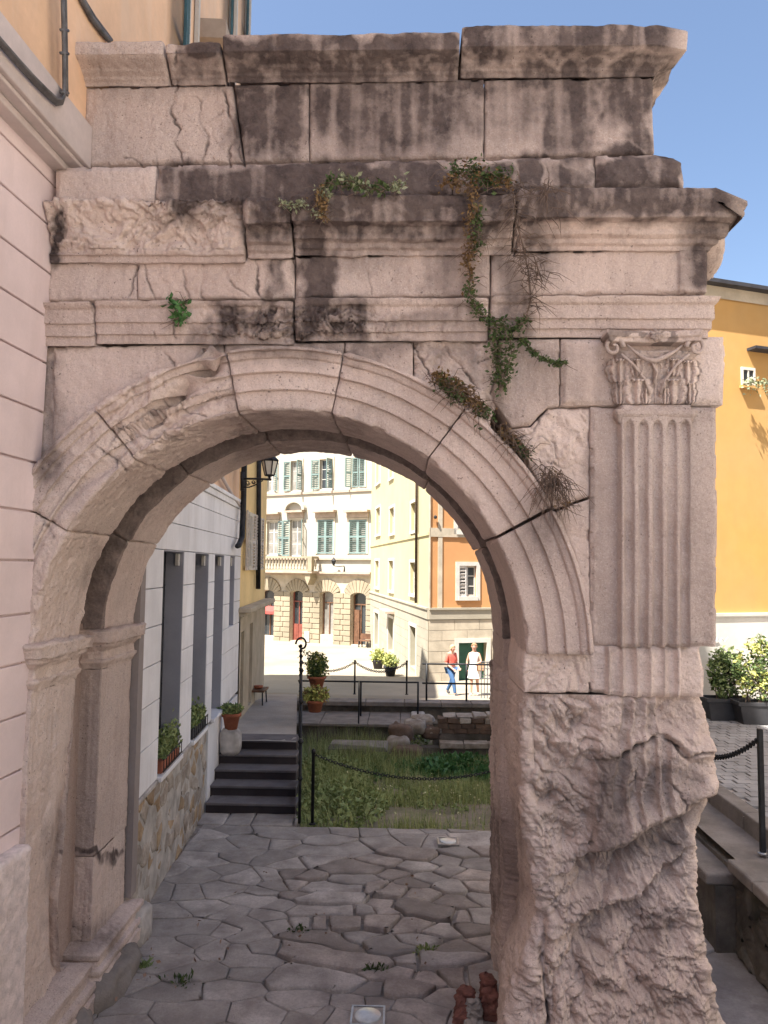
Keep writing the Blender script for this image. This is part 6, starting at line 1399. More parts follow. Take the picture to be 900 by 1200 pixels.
# garden: grass, weeds, dark ground leaves
rg = np.random.default_rng(11); n = 26000
Y_ = 10.45+(22-10.45)*rg.uniform(0, 1, n)**1.25; X_ = GL(Y_)+.1+(3.0-GL(Y_))*rg.uniform(0, 1, n); D = fbm(np.stack([X_, Y_, 0*X_], -1), .55, 3, 12)
bare = (np.hypot((X_-1.3)/1.3, (Y_-11.6)/1.2) < 1)
keep = (D > -.22) & ~(bare & (rg.uniform(0, 1, n) < .88)); X_, Y_ = X_[keep], Y_[keep]; n = len(X_); zg_ = gz(X_, Y_)-.02
hgt = rg.uniform(.06, .30, n)*(1+.9*np.clip((.4-X_)/1.2, 0, 1))*(1+1.2*np.clip(D[keep], 0, 1)); a = rg.uniform(0, 2*PI, n); ln = rg.uniform(.0, .6, n); wd = .007+.0*a
B = np.stack([X_, Y_, zg_], -1); sdv = np.stack([np.cos(a), np.sin(a), 0*a], -1)*wd[:, None]; tip = B+np.stack([-np.sin(a)*ln*hgt, np.cos(a)*ln*hgt, hgt], -1)
V = np.stack([B-sdv, B+sdv, tip], 1).reshape(-1, 3); o = mk('grass', V, np.arange(3*n).reshape(n, 3), M_GRASS, kind='stuff'); tag(o, 'dry green grass covering the sunken bed behind the arch', 'grass')
def patch(name, cx, cy, rx, ry, n, size, m, h, label, cat, seed, up=.5):
    rg = np.random.default_rng(seed); t = rg.uniform(0, 2*PI, n); r = np.sqrt(rg.uniform(0, 1, n)); X = cx+rx*r*np.cos(t); Y = cy+ry*r*np.sin(t); k = (X > GL(Y)+.05) & (fbm(np.stack([X, Y, 0*X], -1), 1.3, 2, seed) > -.2); X, Y = X[k], Y[k]
    Z = gz(X, Y)+rg.uniform(.0, 1, len(X))*h*(.4+.6*np.clip(1-((X-cx)/rx)**2-((Y-cy)/ry)**2, 0, 1)); o = leaves(name, np.stack([X, Y, Z], -1), size, m, None, 1, up, seed); tag(o, label, cat); return o
patch('ground_leaves', 1.6, 17.2, 1.6, 2.0, 6500, .12, M_CLOVER, .22, 'dense dark green leaves covering the bed in front of the ruined wall', 'ground cover', 31)
patch('ground_leaves', -.9, 17.0, 1.9, 1.8, 3500, .10, M_CLOVER, .18, 'dark green leaves in the middle of the bed behind the chain', 'ground cover', 33)
patch('weeds', -1.0, 12.2, .75, 1.8, 3200, .08, M_WEED, .45, 'tall bushy weeds growing along the foot of the ramp railing', 'weeds', 35)
patch('weeds', -1.7, 15.4, 1.1, 1.8, 2600, .08, M_WEED, .45, 'light green weeds at the far left of the bed', 'weeds', 37)
patch('weeds', .9, 13.6, 1.5, 1.4, 2200, .06, M_WEED, .16, 'sparse low weeds near the bare soil of the bed', 'weeds', 39)
patch('weeds', .6, 20.8, 1.0, .6, 700, .08, M_WEED, .5, 'green weeds sprouting on top of the terrace rubble', 'weeds', 40)
rg = np.random.default_rng(5); fl = np.stack([rg.uniform(-1.6, 1.4, 90), rg.uniform(10.8, 15, 90), np.zeros(90)], -1); fl[:, 2] = gz(fl[:, 0], fl[:, 1])+rg.uniform(.1, .3, 90); fl = fl[fl[:, 0] > GL(fl[:, 1])+.1]
o = leaves('small_flowers', fl, .03, mat('pale_petals', (.75, .72, .45), .8, .1, bump=0), None, 2, .5, 4, .9); tag(o, 'tiny pale yellow flowers scattered in the grass of the bed', 'flowers')
# vines and tufts on the arch
def tuft(name, paths, leafm, size, nleaf, spread, label, cat='ivy', stem_r=.0035, Yf=4.98, twigs=0, twl=.12, seed=0, leafm2=None, stems=True, droop=0., up=.2):
    rg = np.random.default_rng(seed+50); P0 = hang(*paths[0][0][:2], Yf); t = thing(name, P0, label, cat); pts = []; mb = MB()
    for pth in paths:
        q = [np.array(hang(a[0], a[1], a[2] if len(a) > 2 else Yf)) for a in pth]
        mb.tube([x+rg.normal(0, .004, 3) for x in q], stem_r, 5)
        for a, b in zip(q[:-1], q[1:]):
            m_ = max(1, int(nleaf*np.linalg.norm(b-a))); u = rg.uniform(0, 1, (m_, 1)); pts.append(a+(b-a)*u+rg.normal(0, 1, (m_, 3))*np.array([spread, spread*.55, spread]))
    pts = np.concatenate(pts); pts[:, 1] = np.minimum(pts[:, 1], Yf+.06)
    for k in range(twigs):
        q = pts[rg.integers(len(pts))]; d = rg.normal(0, 1, 3); d[1] = -abs(d[1])*.7; d[2] = d[2]*.6-droop; d /= np.linalg.norm(d); L_ = twl*rg.uniform(.4, 1.3); m1 = q+d*L_*.5+rg.normal(0, .012, 3); m2 = q+d*L_+np.array([0, 0, -L_*.3]); mb.tube([q, m1, m2], [.0028, .002, .0010], 4)
    if stems: mb.build('stems', M_TWIG, t, kind='stuff')
    if leafm: h_ = len(pts) if leafm2 is None else int(len(pts)*.6); leaves('leaves', pts[:h_], size, leafm, t, 1, up, seed, droop=droop)
    if leafm2: leaves('dry_leaves', pts[int(len(pts)*.6):], size, leafm2, t, 1, up, seed+3, droop=droop)
    return t
YC = 4.84
tuft('ivy', [[(530, 200, YC), (560, 207, YC), (600, 206, YC)], [(545, 193, YC), (575, 212, YC), (598, 214, YC)], [(520, 216, YC), (548, 212, YC)]], M_IVY, .030, 900, .03, 'green ivy spilling along the top of the main cornice above the long hanging trail', twigs=40, seed=1, leafm2=M_IVYB, Yf=YC)
tuft('ivy', [[(553, 215, YC-.02), (556, 240, YC-.02), (549, 262, 4.88), (553, 285, 4.92), (546, 305, 5.02), (552, 325, 5.03), (549, 342, 5.04)], [(560, 240, YC-.02), (560, 270, 4.87), (556, 300, 5.02)]], M_IVYB, .026, 650, .022, 'long trail of browning ivy hanging down the cornice and frieze', twigs=50, seed=2, leafm2=M_IVY, droop=.5, Yf=5.03)
tuft('ivy', [[(548, 345), (560, 362), (572, 376), (590, 385), (606, 385), (618, 372)], [(582, 385), (580, 410), (585, 430), (580, 450)], [(598, 392), (600, 415), (592, 440), (588, 456)]], M_IVY, .026, 900, .022, 'bright green ivy clinging to the architrave left of the curved sprig', twigs=40, seed=3, Yf=5.02)
tuft('ivy', [[(612, 398), (622, 412), (636, 421), (650, 426), (664, 426)]], M_IVY, .024, 1300, .009, 'single curved green sprig reaching right across the spandrel joint', twigs=10, seed=4, Yf=5.03)
tuft('dry_vine', [[(600, 225, YC), (604, 262, 4.86), (612, 290, 4.95), (618, 320, 5.02), (622, 350, 5.03), (617, 375, 5.03)], [(604, 300, 4.97), (626, 300, 4.97), (634, 330, 5.02)], [(602, 216, YC), (620, 222, YC-.02), (640, 215, YC-.02), (642, 250, YC-.02)]], None, .02, 260, .028, 'leafless tangle of dry brown vine beside the hanging ivy', 'vine', twigs=190, twl=.17, seed=5, stem_r=.004, droop=.5, Yf=5.03)
tuft('shrub', [[(378, 218, YC), (400, 213, YC), (430, 219, YC), (455, 222, YC), (472, 214, YC)], [(400, 207, YC), (415, 216, YC), (430, 222, YC)]], M_IVY, .032, 700, .020, 'green plant sprawling on the cornice left of the ivy', 'plant', twigs=45, seed=6, leafm2=M_IVYP, Yf=YC)
tuft('shrub', [[(372, 226, YC), (380, 238, YC), (378, 256, YC), (366, 248, YC)], [(372, 222, YC), (384, 232, YC)]], M_IVYB, .026, 900, .018, 'small orange brown plant drooping over the broken cornice edge', 'plant', twigs=30, seed=7, leafm2=M_IVYP, Yf=YC)
tuft('succulent', [[(328, 238, YC), (345, 242, YC), (358, 238, YC)]], M_IVYP, .024, 700, .012, 'pale low succulent on the cornice at the left end of the greenery', 'plant', twigs=8, seed=8, Yf=YC)
tuft('fern', [[(198, 352), (210, 358), (222, 352)], [(205, 365), (211, 378), (216, 366)]], M_CLOVER, .045, 420, .016, 'small dark green fern rooted in the architrave on the left', 'fern', twigs=8, seed=9, Yf=5.02)
tuft('shrub', [[(510, 440), (528, 450), (545, 462), (560, 478), (570, 488)], [(518, 446), (540, 468)]], M_IVYB, .028, 2300, .026, 'brown and green bush growing along the crown of the arch moulding', 'bush', twigs=120, seed=10, leafm2=M_IVY, Yf=5.0)
tuft('shrub', [[(586, 505), (600, 516), (610, 525), (618, 534)]], M_IVYB, .022, 1500, .02, 'small dull brown tuft on the arch between the bush and the twiggy nest', 'bush', twigs=70, seed=11, leafm2=M_IVY, Yf=5.0)
tuft('dry_shrub', [[(632, 548), (640, 556), (648, 566), (652, 575)], [(645, 552), (655, 570)]], M_IVYB, .016, 350, .03, 'twiggy nest of dry brown stems hanging over the open joint of the arch', 'bush', twigs=140, twl=.19, seed=12, droop=1.3, Yf=5.0)
tuft('weed', [[(656, 588), (666, 594)]], M_IVYB, .025, 700, .014, 'rusty brown weed below the twiggy nest at the open joint', 'weed', twigs=10, seed=13, Yf=5.03)
# pots and planters
def pot_plant(c, r, h, label, leafm, cr, n, size, m=M_TERRA, cat='potted plant', seed=0, leafm2=None, grp=None):
    t = thing('potted_plant', c, label, cat, grp); mb = MB(); mb.lathe(c, [(r*.68, 0), (r*.95, h*.8), (r*1.1, h*.8), (r*1.12, h), (r*.98, h), (r*.9, h*.86), (.001, h*.86)], 20); mb.build('pot', m, t, True)
    top = (c[0], c[1], c[2]+h+cr[2]*.55); P = blob_pts(top, cr, n, seed); leaves('foliage', P, size, leafm, t, 1, .3, seed)
    if leafm2: leaves('light_foliage', blob_pts(top, [q*1.02 for q in cr], n//2, seed+5), size, leafm2, t, 1, .3, seed+2)
    mb = MB()
    for k in range(5): a = k*1.3; mb.tube([(c[0], c[1], c[2]+h*.8), (c[0]+cr[0]*.5*math.cos(a), c[1]+cr[1]*.5*math.sin(a), top[2])], .006, 4)
    mb.build('stems', M_TWIG, t, kind='stuff'); return t
ysb = 11.8; xsb = wallx(ysb)+.17
boulder('stone_block', (xsb, ysb, .73), (.155, .15, .20), 31, M_PALE, None, amp=.05); tag(bpy.data.objects['stone_block'], 'rough pale stone block standing on the steps under the terracotta pot', 'stone block')
pot_plant((xsb, ysb, .92), .135, .24, 'terracotta pot of low green plants on the pale stone block by the steps', M_WEED, (.17, .17, .09), 900, .05, seed=41)
def rpot(y, px, py, r, label, seed, m2, cr, leafm=M_SHRUB):
    X, Z = U(px, py, y); return pot_plant((float(X), y, float(Z)), r, r*1.35, label, leafm, cr, 1500, .055, seed=seed, leafm2=m2)
rpot(15.2, 371, 806, .17, 'upper pot of trailing yellow green plants hung on the ramp railing', 43, M_SHRUBY, (.22, .22, .30))
rpot(13.4, 369, 834, .15, 'lower pot of orange tinged trailing plants hung on the ramp railing', 44, M_IVYB, (.24, .2, .15), M_SHRUBY)
X, Z = U(361, 770, 16.4); tuft('potted_flowers', [[(356, 766, 16.4), (364, 768, 16.4), (366, 775, 16.4)]], M_IVYP, .05, 300, .06, 'pale flowering plant at the curled top of the ramp railing', 'plant', twigs=10, seed=46, Yf=16.4)
def window_box(s0, s1, z, label, seed, hh=.3, tm=None):
    mid = FG.P((s0+s1)/2, -.06, z); t = thing('window_planter', mid, label, 'planter', 'planters on the ledge of the grey house')
    mb = MB(); mb.box(s0, s1, -.14, .02, z, z+.13, FG); mb.build('trough', tm or M_TERRA, t, bevel=.01)
    mb = MB(); mb.box(s0-.02, s1+.02, .035, .045, z+.02, z+.035, FG); mb.box(s0-.02, s1+.02, .035, .045, z+.14, z+.155, FG)
    for k in range(8): u = s0+(s1-s0)*k/7; mb.box(u-.004, u+.004, .036, .044, z+.035, z+.14, FG)
    mb.build('iron_guard', M_IRON, t)
    P = []; rg2 = np.random.default_rng(seed)
    for k in range(int(500*(s1-s0)/.5)): P.append(FG.P(rg2.uniform(s0, s1), rg2.uniform(-.13, .03), z+.13+abs(rg2.normal(0, hh*.5))))
    leaves('foliage', np.array(P), .05, M_WEED, t, 1, .8, seed); 
window_box(ops[0][0]+.1, ops[0][1]-.05, zo0+.004, 'terracotta window planter with leafy plants in the nearest tall opening of the grey house', 51, .22)
window_box(ops[1][0]+.05, ops[1][1]-.02, zo0+.004, 'dark window planter of thin plants in the second tall opening of the grey house', 52, .16, M_TROUGH)
for px, py, y, r, lab, sd_ in ((443, 766, 36, .27, 'potted bush by the cream wall, farther one of the pair', 61), (457.5, 779, 33, .27, 'potted bush by the cream wall, nearer one of the pair', 62)):
    zg2 = float(prof_z(y)); X = float(U(px, py, y)[0]); pot_plant((X, y, zg2), r, .42, lab, M_SHRUBY, (.36, .36, .32), 700, .11, m=M_TROUGH, seed=sd_, leafm2=M_WEED)
def trough(px, py, y, w_, label, m1, m2, cr, seed, n=5200):
    X, _ = U(px, py, y); X = float(X); t = thing('shrub_trough', (X, y, .95), label, 'planter', 'shrub troughs against the ochre house')
    V = [(X+sx*w_*k, y+sy_*.19*k, z) for (k, z) in ((.86, .955), (1.0, 1.25), (1.08, 1.25), (1.08, 1.31), (.96, 1.31), (.92, 1.27)) for sx, sy_ in ((-1, -1), (1, -1), (1, 1), (-1, 1))]
    Fq = [(r*4+k, r*4+(k+1) % 4, r*4+4+(k+1) % 4, r*4+4+k) for r in range(5) for k in range(4)]+[(20, 21, 22, 23)]; mb = MB(); mb.add(V, Fq); mb.build('trough', M_TROUGH, t, bevel=.01)
    c = (X, y, 1.31+cr[2]*.85); leaves('foliage', blob_pts(c, cr, n, seed, .45), .065, m1, t, 1, .3, seed); leaves('light_foliage', blob_pts((c[0], c[1], c[2]+.05), cr, n//2 if m1 is not M_SHRUBY else n, seed+2, .3), .06, m2, t, 1, .3, seed+7)
    mb = MB(); rg2 = np.random.default_rng(seed)
    for k in range(12): mb.tube([(X+rg2.uniform(-w_*.7, w_*.7), y, 1.25), (X+rg2.uniform(-cr[0], cr[0])*.7, y+rg2.uniform(-.2, .2), c[2]+rg2.uniform(-.1, .35)*cr[2])], .008, 5)
    mb.build('stems', M_TWIG, t, kind='stuff')
trough(851, 830, 13.0, .36, 'dark trough with a dark green glossy shrub, left of the pair by the ochre house', M_SHRUB, M_WEED, (.29, .25, .42), 71, 1700)
trough(893, 840, 12.7, .42, 'dark trough with a yellow variegated shrub, right of the pair by the ochre house', M_SHRUBY, M_SHRUB, (.42, .28, .54), 73, 1900)
bx0 = float(wx0); P = np.array([(RNG.uniform(bx0-.05, float(wx1)+.1), cY-.2+RNG.uniform(-.05, .05), float(wz0)-.04+abs(RNG.normal(0, .05))) for _ in range(160)]); P2 = P.copy(); P2[:, 2] -= RNG.uniform(0, .2, 160)
o = leaves('window_plants', np.concatenate([P, P2[:60]]), .05, M_IVYP, None, 1, .2, 5, kind=None); tag(o, 'straggly plants on the sill of the small ochre house window', 'plants')
# weeds between the paving, litter of dry leaves
for i, (px, py, r, n, m, lab) in enumerate([(497, 1113, .05, 90, M_WEED, 'small green rosette weed between the brown paving stones'), (167, 1132, .05, 110, M_WEED, 'green tuft growing in the corner below the left pier base'), (440, 1137, .05, 60, M_IVY, 'mossy tuft between two long brown paving stones'), (213, 1150, .06, 60, M_IVY, 'thin grass tuft in the joint of the grey slabs'), (352, 1090, .05, 50, M_IVY, 'moss and grass in the joint left of the long brown stones'), (590, 1158, .04, 60, M_IVY, 'dark green tuft at the foot of the right pier')]):
    X, Y = G(px, py, .01); rg2 = np.random.default_rng(i); P = np.stack([float(X)+rg2.normal(0, r, n), float(Y)+rg2.normal(0, r*.6, n), rg2.uniform(0, .015, n)], -1); o = leaves('weed', P, .045, m, None, 1, .9, i, .35, kind=None); tag(o, lab, 'weed')
P = []; 
for (px, py, k) in ((190, 1140, 14), (175, 1100, 8), (300, 1030, 8), (370, 1090, 8), (480, 1050, 8), (240, 1090, 8), (480, 1115, 5)):
    for _ in range(k): X, Y = G(px+RNG.normal(0, 22), py+RNG.normal(0, 12), .03); P.append((float(X), float(Y), .03+.01*RNG.random()))
o = leaves('fallen_leaves', np.array(P), .035, mat('dry_leaf', (.34, .22, .16), .8, .2, bump=0), None, 1, .0, 8, .6); tag(o, 'dry fallen leaves scattered over the paving', 'fallen leaves')
# ---- ruined wall and loose stones in the bed
rw = thing('ruined_wall', (1.6, 19.6, -1.35), 'ruined brick and stone wall stump at the back of the overgrown bed', 'ruined wall')
rz = lambda py, y=19.6: float(U(530, py, y)[1])
mb = MB(); mb.box(.75, 3.2, 19.75, 20.3, -1.6, rz(849)-.02); mb.box(.45, 3.2, 19.45, 19.76, -1.6, rz(874)-.02); mb.build('wall_core', M_DWALL, rw)
def stonebox(nm, x0, x1, y0, y1, z0, z1, m, par, j=.015):
    mb = MB(); mb.box(x0, x1, y0, y1, z0, z1); v = [tuple(np.array(p)+RNG.uniform(-j, j, 3)) for p in mb.V]; mb.V = v; return mb.build(nm, m, par, bevel=.012)
M_BR = mat('old_brick', (.22, .15, .11), .9, .35, 4, 30, c2=(.12, .085, .07), bump=.8, bd=.01, per_obj=.4)
for c in range(3):
    x = .85-c*.1+(.12 if c % 2 else 0); zt = rz(843+c*6.2); 
    while x < 3.1:
        l_ = rq.uniform(.24, .34); stonebox('brick', x, x+l_-.02, 19.70+.01*c, 20.0, zt-.12, zt, M_BR if rq.random() < .75 else M_RUBBLE, rw); x += l_
x = 1.0
while x < 3.1: l_ = rq.uniform(.3, .5); stonebox('capping_stone', x, x+l_-.03, 19.75, 20.3, rz(843)+.002, rz(843)+rq.uniform(.03, .09), M_RUBBLE, rw, .02); x += l_
x = .9
while x < 3.1: l_ = rq.uniform(.4, .7); stonebox('ledge_stone', x, x+l_-.02, 19.38, 19.74, rz(877, 19.4)-.0, rz(871, 19.4), M_RUBBLE, rw, .012); x += l_
for (px, py, y, r, sd_) in ((486, 852, 19.8, .28, 1), (470, 858, 19.2, .30, 2), (466, 872, 18.8, .28, 3), (478, 885, 18.5, .36, 4), (496, 846, 20.2, .3, 5), (505, 858, 19.9, .26, 6)):
    X, Z = U(px, py, y); boulder('boulder', (float(X), y, float(Z)), (r, r*.8, r*.62), sd_+60, M_RUBBLE if sd_ % 2 else M_BR, rw, amp=.16, n=20)
sl = thing('fallen_slab', (xa(411, 17.8), 17.8, -1.2), 'long grey stone slab lying on rubble in the bed left of the ruined wall', 'stone slab')
x0, x1 = xa(390, 17.6), xa(455, 17.6); z_ = float(U(420, 872, 17.6)[1]); stonebox('slab', x0, x1, 17.35, 17.95, z_-.08, z_+.02, M_COPE, sl, .05); stonebox('supporting_stone', x0+.2, x1-.3, 17.45, 18.0, z_-.3, z_-.085, M_DWALL, sl, .03)
# ---- red stone fragment and pale stones
X, Y = (float(q) for q in G(560, 1200, 0.)); rs = thing('red_stone_fragment', (X, Y, 0), 'broken red stone fragment standing on the paving at the foot of the right pier', 'stone')
def shard(px, py0, py1, w_, dy, sd_, m, lean, name='stone_shard'):
    n = 30; P = np.zeros((n, 34, 3)); Yb = Y+dy; X0, Z0 = U(px, py0, Yb); X1, Z1 = U(px+lean, py1, Yb)
    for j in range(n):
        v = j/(n-1); cx = float(X0)*(1-v)+float(X1)*v; cz_ = max(float(Z0), -.05)*(1-v)+float(Z1)*v; tp = (1-.45*v)*(1 if v < .93 else (1-v)/.07*.8+.2)
        for i in range(34): a = 2*PI*i/33; e = .6; P[j, i] = (cx+w_*tp*np.sign(math.cos(a))*abs(math.cos(a))**e, Yb+w_*.9*tp*np.sign(math.sin(a))*abs(math.sin(a))**e, cz_)
    dr = P-np.array([P[..., 0].mean(1), P[..., 1].mean(1), P[..., 2].mean(1)]).T[:, None]; P = P+dr/np.maximum(np.linalg.norm(dr, axis=-1, keepdims=True), 1e-4)*rock(P, .045, 7., sd_)[..., None]
    V = P.reshape(-1, 3); return mk(name, V, grid_faces(n, 34), m, rs, True)
shard(543, 1235, 1155, .10, .05, 1, M_REDST, 4); shard(578, 1225, 1140, .085, .10, 2, M_REDST, -8); shard(556, 1235, 1168, .075, .0, 3, M_PALE, -2)
shard(596, 1240, 1195, .14, .0, 7, M_PAVE, 0)
X, Y = (float(q) for q in G(588, 1180, 0.)); o = boulder('loose_stone', (X, Y+.1, .03), (.16, .16, .11), 81, M_PALE); tag(o, 'pale worn stone at the inner foot of the right pier', 'stone')
o = boulder('loose_stone', (xa(858, 5.0), 5.05, .18), (.13, .2, .22), 83, M_PALE); tag(o, 'white worn stone at the outer foot of the right pier', 'stone')
# ---- little table by the yellow house
ty = 15.6; tx = xa(306, ty); tz = float(prof_z(ty)); tt = thing('side_table', (tx, ty, tz), 'small brown table standing against the wall at the top of the ramp', 'table')
mb = MB(); mb.box(tx-.16, tx+.16, ty-.25, ty+.25, tz+.26, tz+.30); mb.build('table_top', M_BROWN, tt)
for sx in (-.13, .13):
    for s2 in (-.22, .22): mb = MB(); mb.tube([(tx+sx, ty+s2, tz), (tx+sx*.9, ty+s2*.9, tz+.26)], .014, 6); mb.build('leg', M_IRON, tt)
mb = MB(); mb.lathe((tx, ty, tz+.30), [(.05, 0), (.09, .02), (.09, .06)], 10); o = mb.build('dish', M_TERRA, None); tag(o, 'small brown dish lying on the little table by the yellow house wall', 'dish')
# ================================================================== PEOPLE
def skin_body(name, J, E, m, parent, sub=2, root=0):
    """J {joint: (x,y,z,radius)} -> one continuous skinned surface"""
    ks = list(J); me = bpy.data.meshes.new(name); V = np.array([J[k][:3] for k in ks]); c = V[root]; me.from_pydata((V-c).tolist(), [(ks.index(a), ks.index(b)) for a, b in E], [])
    o = bpy.data.objects.new(name, me); COL.objects.link(o); o.location = Vector(c)-wloc(parent); o.parent = parent; me.materials.append(m)
    md = o.modifiers.new('skin', 'SKIN'); md.use_smooth_shade = True
    for i, k in enumerate(ks):
        r = J[k][3]; me.skin_vertices[0].data[i].radius = (r, r) if not isinstance(r, tuple) else r; me.skin_vertices[0].data[i].use_root = (i == root)
    sm = o.modifiers.new('sub', 'SUBSURF'); sm.levels = sub; sm.render_levels = sub; return o
def person(X, Y, Z, H, pose, label, cols, rz=0.):
    t = thing('person', (X, Y, Z), label, 'person'); k = H/1.75; c_, s_ = math.cos(rz), math.sin(rz)
    T = lambda q: (X+(q[0]*c_-q[1]*s_)*k, Y+(q[0]*s_+q[1]*c_)*k, Z+q[2]*k)
    J = {n: (*T(v[:3]), (v[3][0]*k, v[3][1]*k) if isinstance(v[3], tuple) else v[3]*k) for n, v in pose.items()}
    hands = []
    for sd in 'LR':
        wv = np.array(J['wrist'+sd][:3]); el = np.array(J['elbow'+sd][:3]); d = (wv-el)/np.linalg.norm(wv-el); ax = np.cross(d, [0, -1, .1]); ax /= np.linalg.norm(ax); nn = np.cross(ax, d)
        J['palm'+sd] = (*(wv+d*.055*k), .028*k)
        for f, (o_, L_) in enumerate(((-.026, .058), (-.009, .070), (.009, .066), (.025, .052))):
            a = wv+d*.085*k+ax*o_*k; b = a+d*L_*.55*k+nn*.012*k; e = b+d*L_*.4*k+nn*.03*k
            J[f'f{f}a'+sd] = (*a, .010*k); J[f'f{f}b'+sd] = (*b, .009*k); J[f'f{f}c'+sd] = (*e, .007*k); hands += [('palm'+sd, f'f{f}a'+sd), (f'f{f}a'+sd, f'f{f}b'+sd), (f'f{f}b'+sd, f'f{f}c'+sd)]
        a = wv+d*.04*k-ax*.035*k; b = a+d*.035*k-ax*.022*k+nn*.012*k; J['ta'+sd] = (*a, .011*k); J['tb'+sd] = (*b, .009*k); hands += [('palm'+sd, 'ta'+sd), ('ta'+sd, 'tb'+sd)]; hands.append(('wrist'+sd, 'palm'+sd))
    E = [('pelvis', 'waist'), ('waist', 'chest'), ('chest', 'neck'), ('neck', 'head0'), ('head0', 'head1'), ('head1', 'head2')]
    for sd in 'LR': E += [('chest', 'sh'+sd), ('sh'+sd, 'elbow'+sd), ('elbow'+sd, 'wrist'+sd), ('pelvis', 'hip'+sd), ('hip'+sd, 'knee'+sd), ('knee'+sd, 'ankle'+sd), ('ankle'+sd, 'toe'+sd)]
    skin_body('body', J, E+hands, M_SKIN, t)
    def cloth(nm, keys, edges, m, grow):
        Jc = {q: (*J[q][:3], (tuple(r+grow*k for r in J[q][3]) if isinstance(J[q][3], tuple) else J[q][3]+grow*k)) for q in keys}; return skin_body(nm, Jc, edges, m, t)
    return t, J, k, T, cloth
base = dict(pelvis=(0, 0, .93, (.145, .11)), waist=(0, 0, 1.12, (.13, .10)), chest=(0, .0, 1.33, (.155, .115)), neck=(0, -.01, 1.49, .055), head0=(0, -.03, 1.56, .07), head1=(0, -.035, 1.645, (.082, .095)), head2=(0, -.03, 1.72, .065),
    shL=(-.18, 0, 1.41, .06), shR=(.18, 0, 1.41, .06), elbowL=(-.23, .02, 1.13, .043), elbowR=(.23, .02, 1.13, .043), wristL=(-.22, -.08, .89, .028), wristR=(.22, -.08, .89, .028),
    hipL=(-.09, 0, .88, .092), hipR=(.09, 0, .88, .092), kneeL=(-.10, -.02, .48, .060), kneeR=(.10, -.02, .48, .060), ankleL=(-.10, .03, .08, .040), ankleR=(.10, .03, .08, .040), toeL=(-.11, -.13, .035, .032), toeR=(.11, -.13, .035, .032))
def face_hair(t, J, k, rz, hm, long_=False):
    hd = np.array(J['head1'][:3]); f = np.array([math.sin(rz), -math.cos(rz), 0]); f = np.array([-math.sin(-rz), -math.cos(rz), 0]); sx = np.array([math.cos(rz), math.sin(rz), 0])
    mb = MB(); mb.tube([hd+f*.085*k+np.array([0, 0, .01*k]), hd+f*.112*k+np.array([0, 0, -.02*k]), hd+f*.09*k+np.array([0, 0, -.028*k])], [.008*k, .013*k, .012*k], 6); mb.build('nose', M_SKIN, t, True)
    for s in (-1, 1):
        mb = MB(); q = hd+f*.088*k+sx*s*.032*k+np.array([0, 0, .012*k]); mb.lathe(tuple(q-np.array([0, 0, .008*k])), [(.004*k, 0), (.011*k, .006*k), (.011*k, .010*k), (.004*k, .016*k)], 8); mb.build('eye', M_SHOE, t, True)
        mb = MB(); q = hd+sx*s*.086*k; mb.lathe(tuple(q-np.array([0, 0, .03*k])), [(.008*k, 0), (.016*k, .02*k), (.018*k, .045*k), (.006*k, .06*k)], 8); mb.build('ear', M_SKIN, t, True)
    mb = MB(); q = hd+f*.088*k-np.array([0, 0, .052*k]); mb.tube([q-sx*.022*k, q+f*.006*k, q+sx*.022*k], .006*k, 6); mb.build('mouth', M_REDD, t, True)
    n = 20; P = np.zeros((n, 2*n, 3))
    for j in range(n):
        th = PI*.5*j/(n-1)*(1.25 if not long_ else 1.35)
        for i in range(2*n):
            ph = 2*PI*i/(2*n-1); d = np.array([math.sin(th)*math.cos(ph), math.sin(th)*math.sin(ph), math.cos(th)]); dd = sx*d[0]-f*d[1]+np.array([0, 0, d[2]]); fr_ = max(0, -d[1])
            cut = .45*fr_*max(0, th-.9); P[j, i] = hd-f*.012*k+np.array([0, 0, .02*k])+dd*k*np.array([.102, .102, .108])*(1-cut*1.1)
    P += .010*k*pn(P*38., 5)[..., None]; mk('hair', P.reshape(-1, 3), grid_faces(n, 2*n), hm, t, True)
# man in coral shirt and jeans, stepping to the right
Yp = 26.4; Xp = xa(529.5, Yp); Zp = float(prof_z(Yp))+.0
po = dict(base); rz1 = .75
po.update(kneeL=(-.10, -.20, .50, .066), ankleL=(-.10, -.28, .09, .043), toeL=(-.10, -.44, .05, .034), kneeR=(.10, .06, .49, .066), ankleR=(.10, .30, .12, .043), toeR=(.10, .17, .04, .034), wristR=(.16, -.22, .95, .028), elbowR=(.25, .0, 1.13, .043), wristL=(-.16, -.24, .93, .028), elbowL=(-.25, .03, 1.13, .043), head0=(0, -.05, 1.55, .07), head1=(0, -.075, 1.63, (.082, .095)), head2=(0, -.075, 1.70, .065), pelvis=(0, .02, .93, (.15, .125)), waist=(0, 0, 1.12, (.15, .125)), chest=(0, .01, 1.33, (.17, .13)))
t1, J1, k1, T1, cl1 = person(Xp, Yp, Zp, 1.70, po, 'person with short blond hair in coral shirt and blue jeans walking behind the terrace railing', None, rz1)
cl1('shirt', ['pelvis', 'waist', 'chest', 'shL', 'shR', 'elbowL', 'elbowR'], [('pelvis', 'waist'), ('waist', 'chest'), ('chest', 'shL'), ('chest', 'shR'), ('shL', 'elbowL'), ('shR', 'elbowR')], M_CORAL, .016)
cl1('jeans', ['pelvis', 'hipL', 'hipR', 'kneeL', 'kneeR', 'ankleL', 'ankleR'], [('pelvis', 'hipL'), ('pelvis', 'hipR'), ('hipL', 'kneeL'), ('hipR', 'kneeR'), ('kneeL', 'ankleL'), ('kneeR', 'ankleR')], M_JEANS, .013)
for s in 'LR': cl1('shoe', ['ankle'+s, 'toe'+s], [('ankle'+s, 'toe'+s)], M_SHOE, .012)
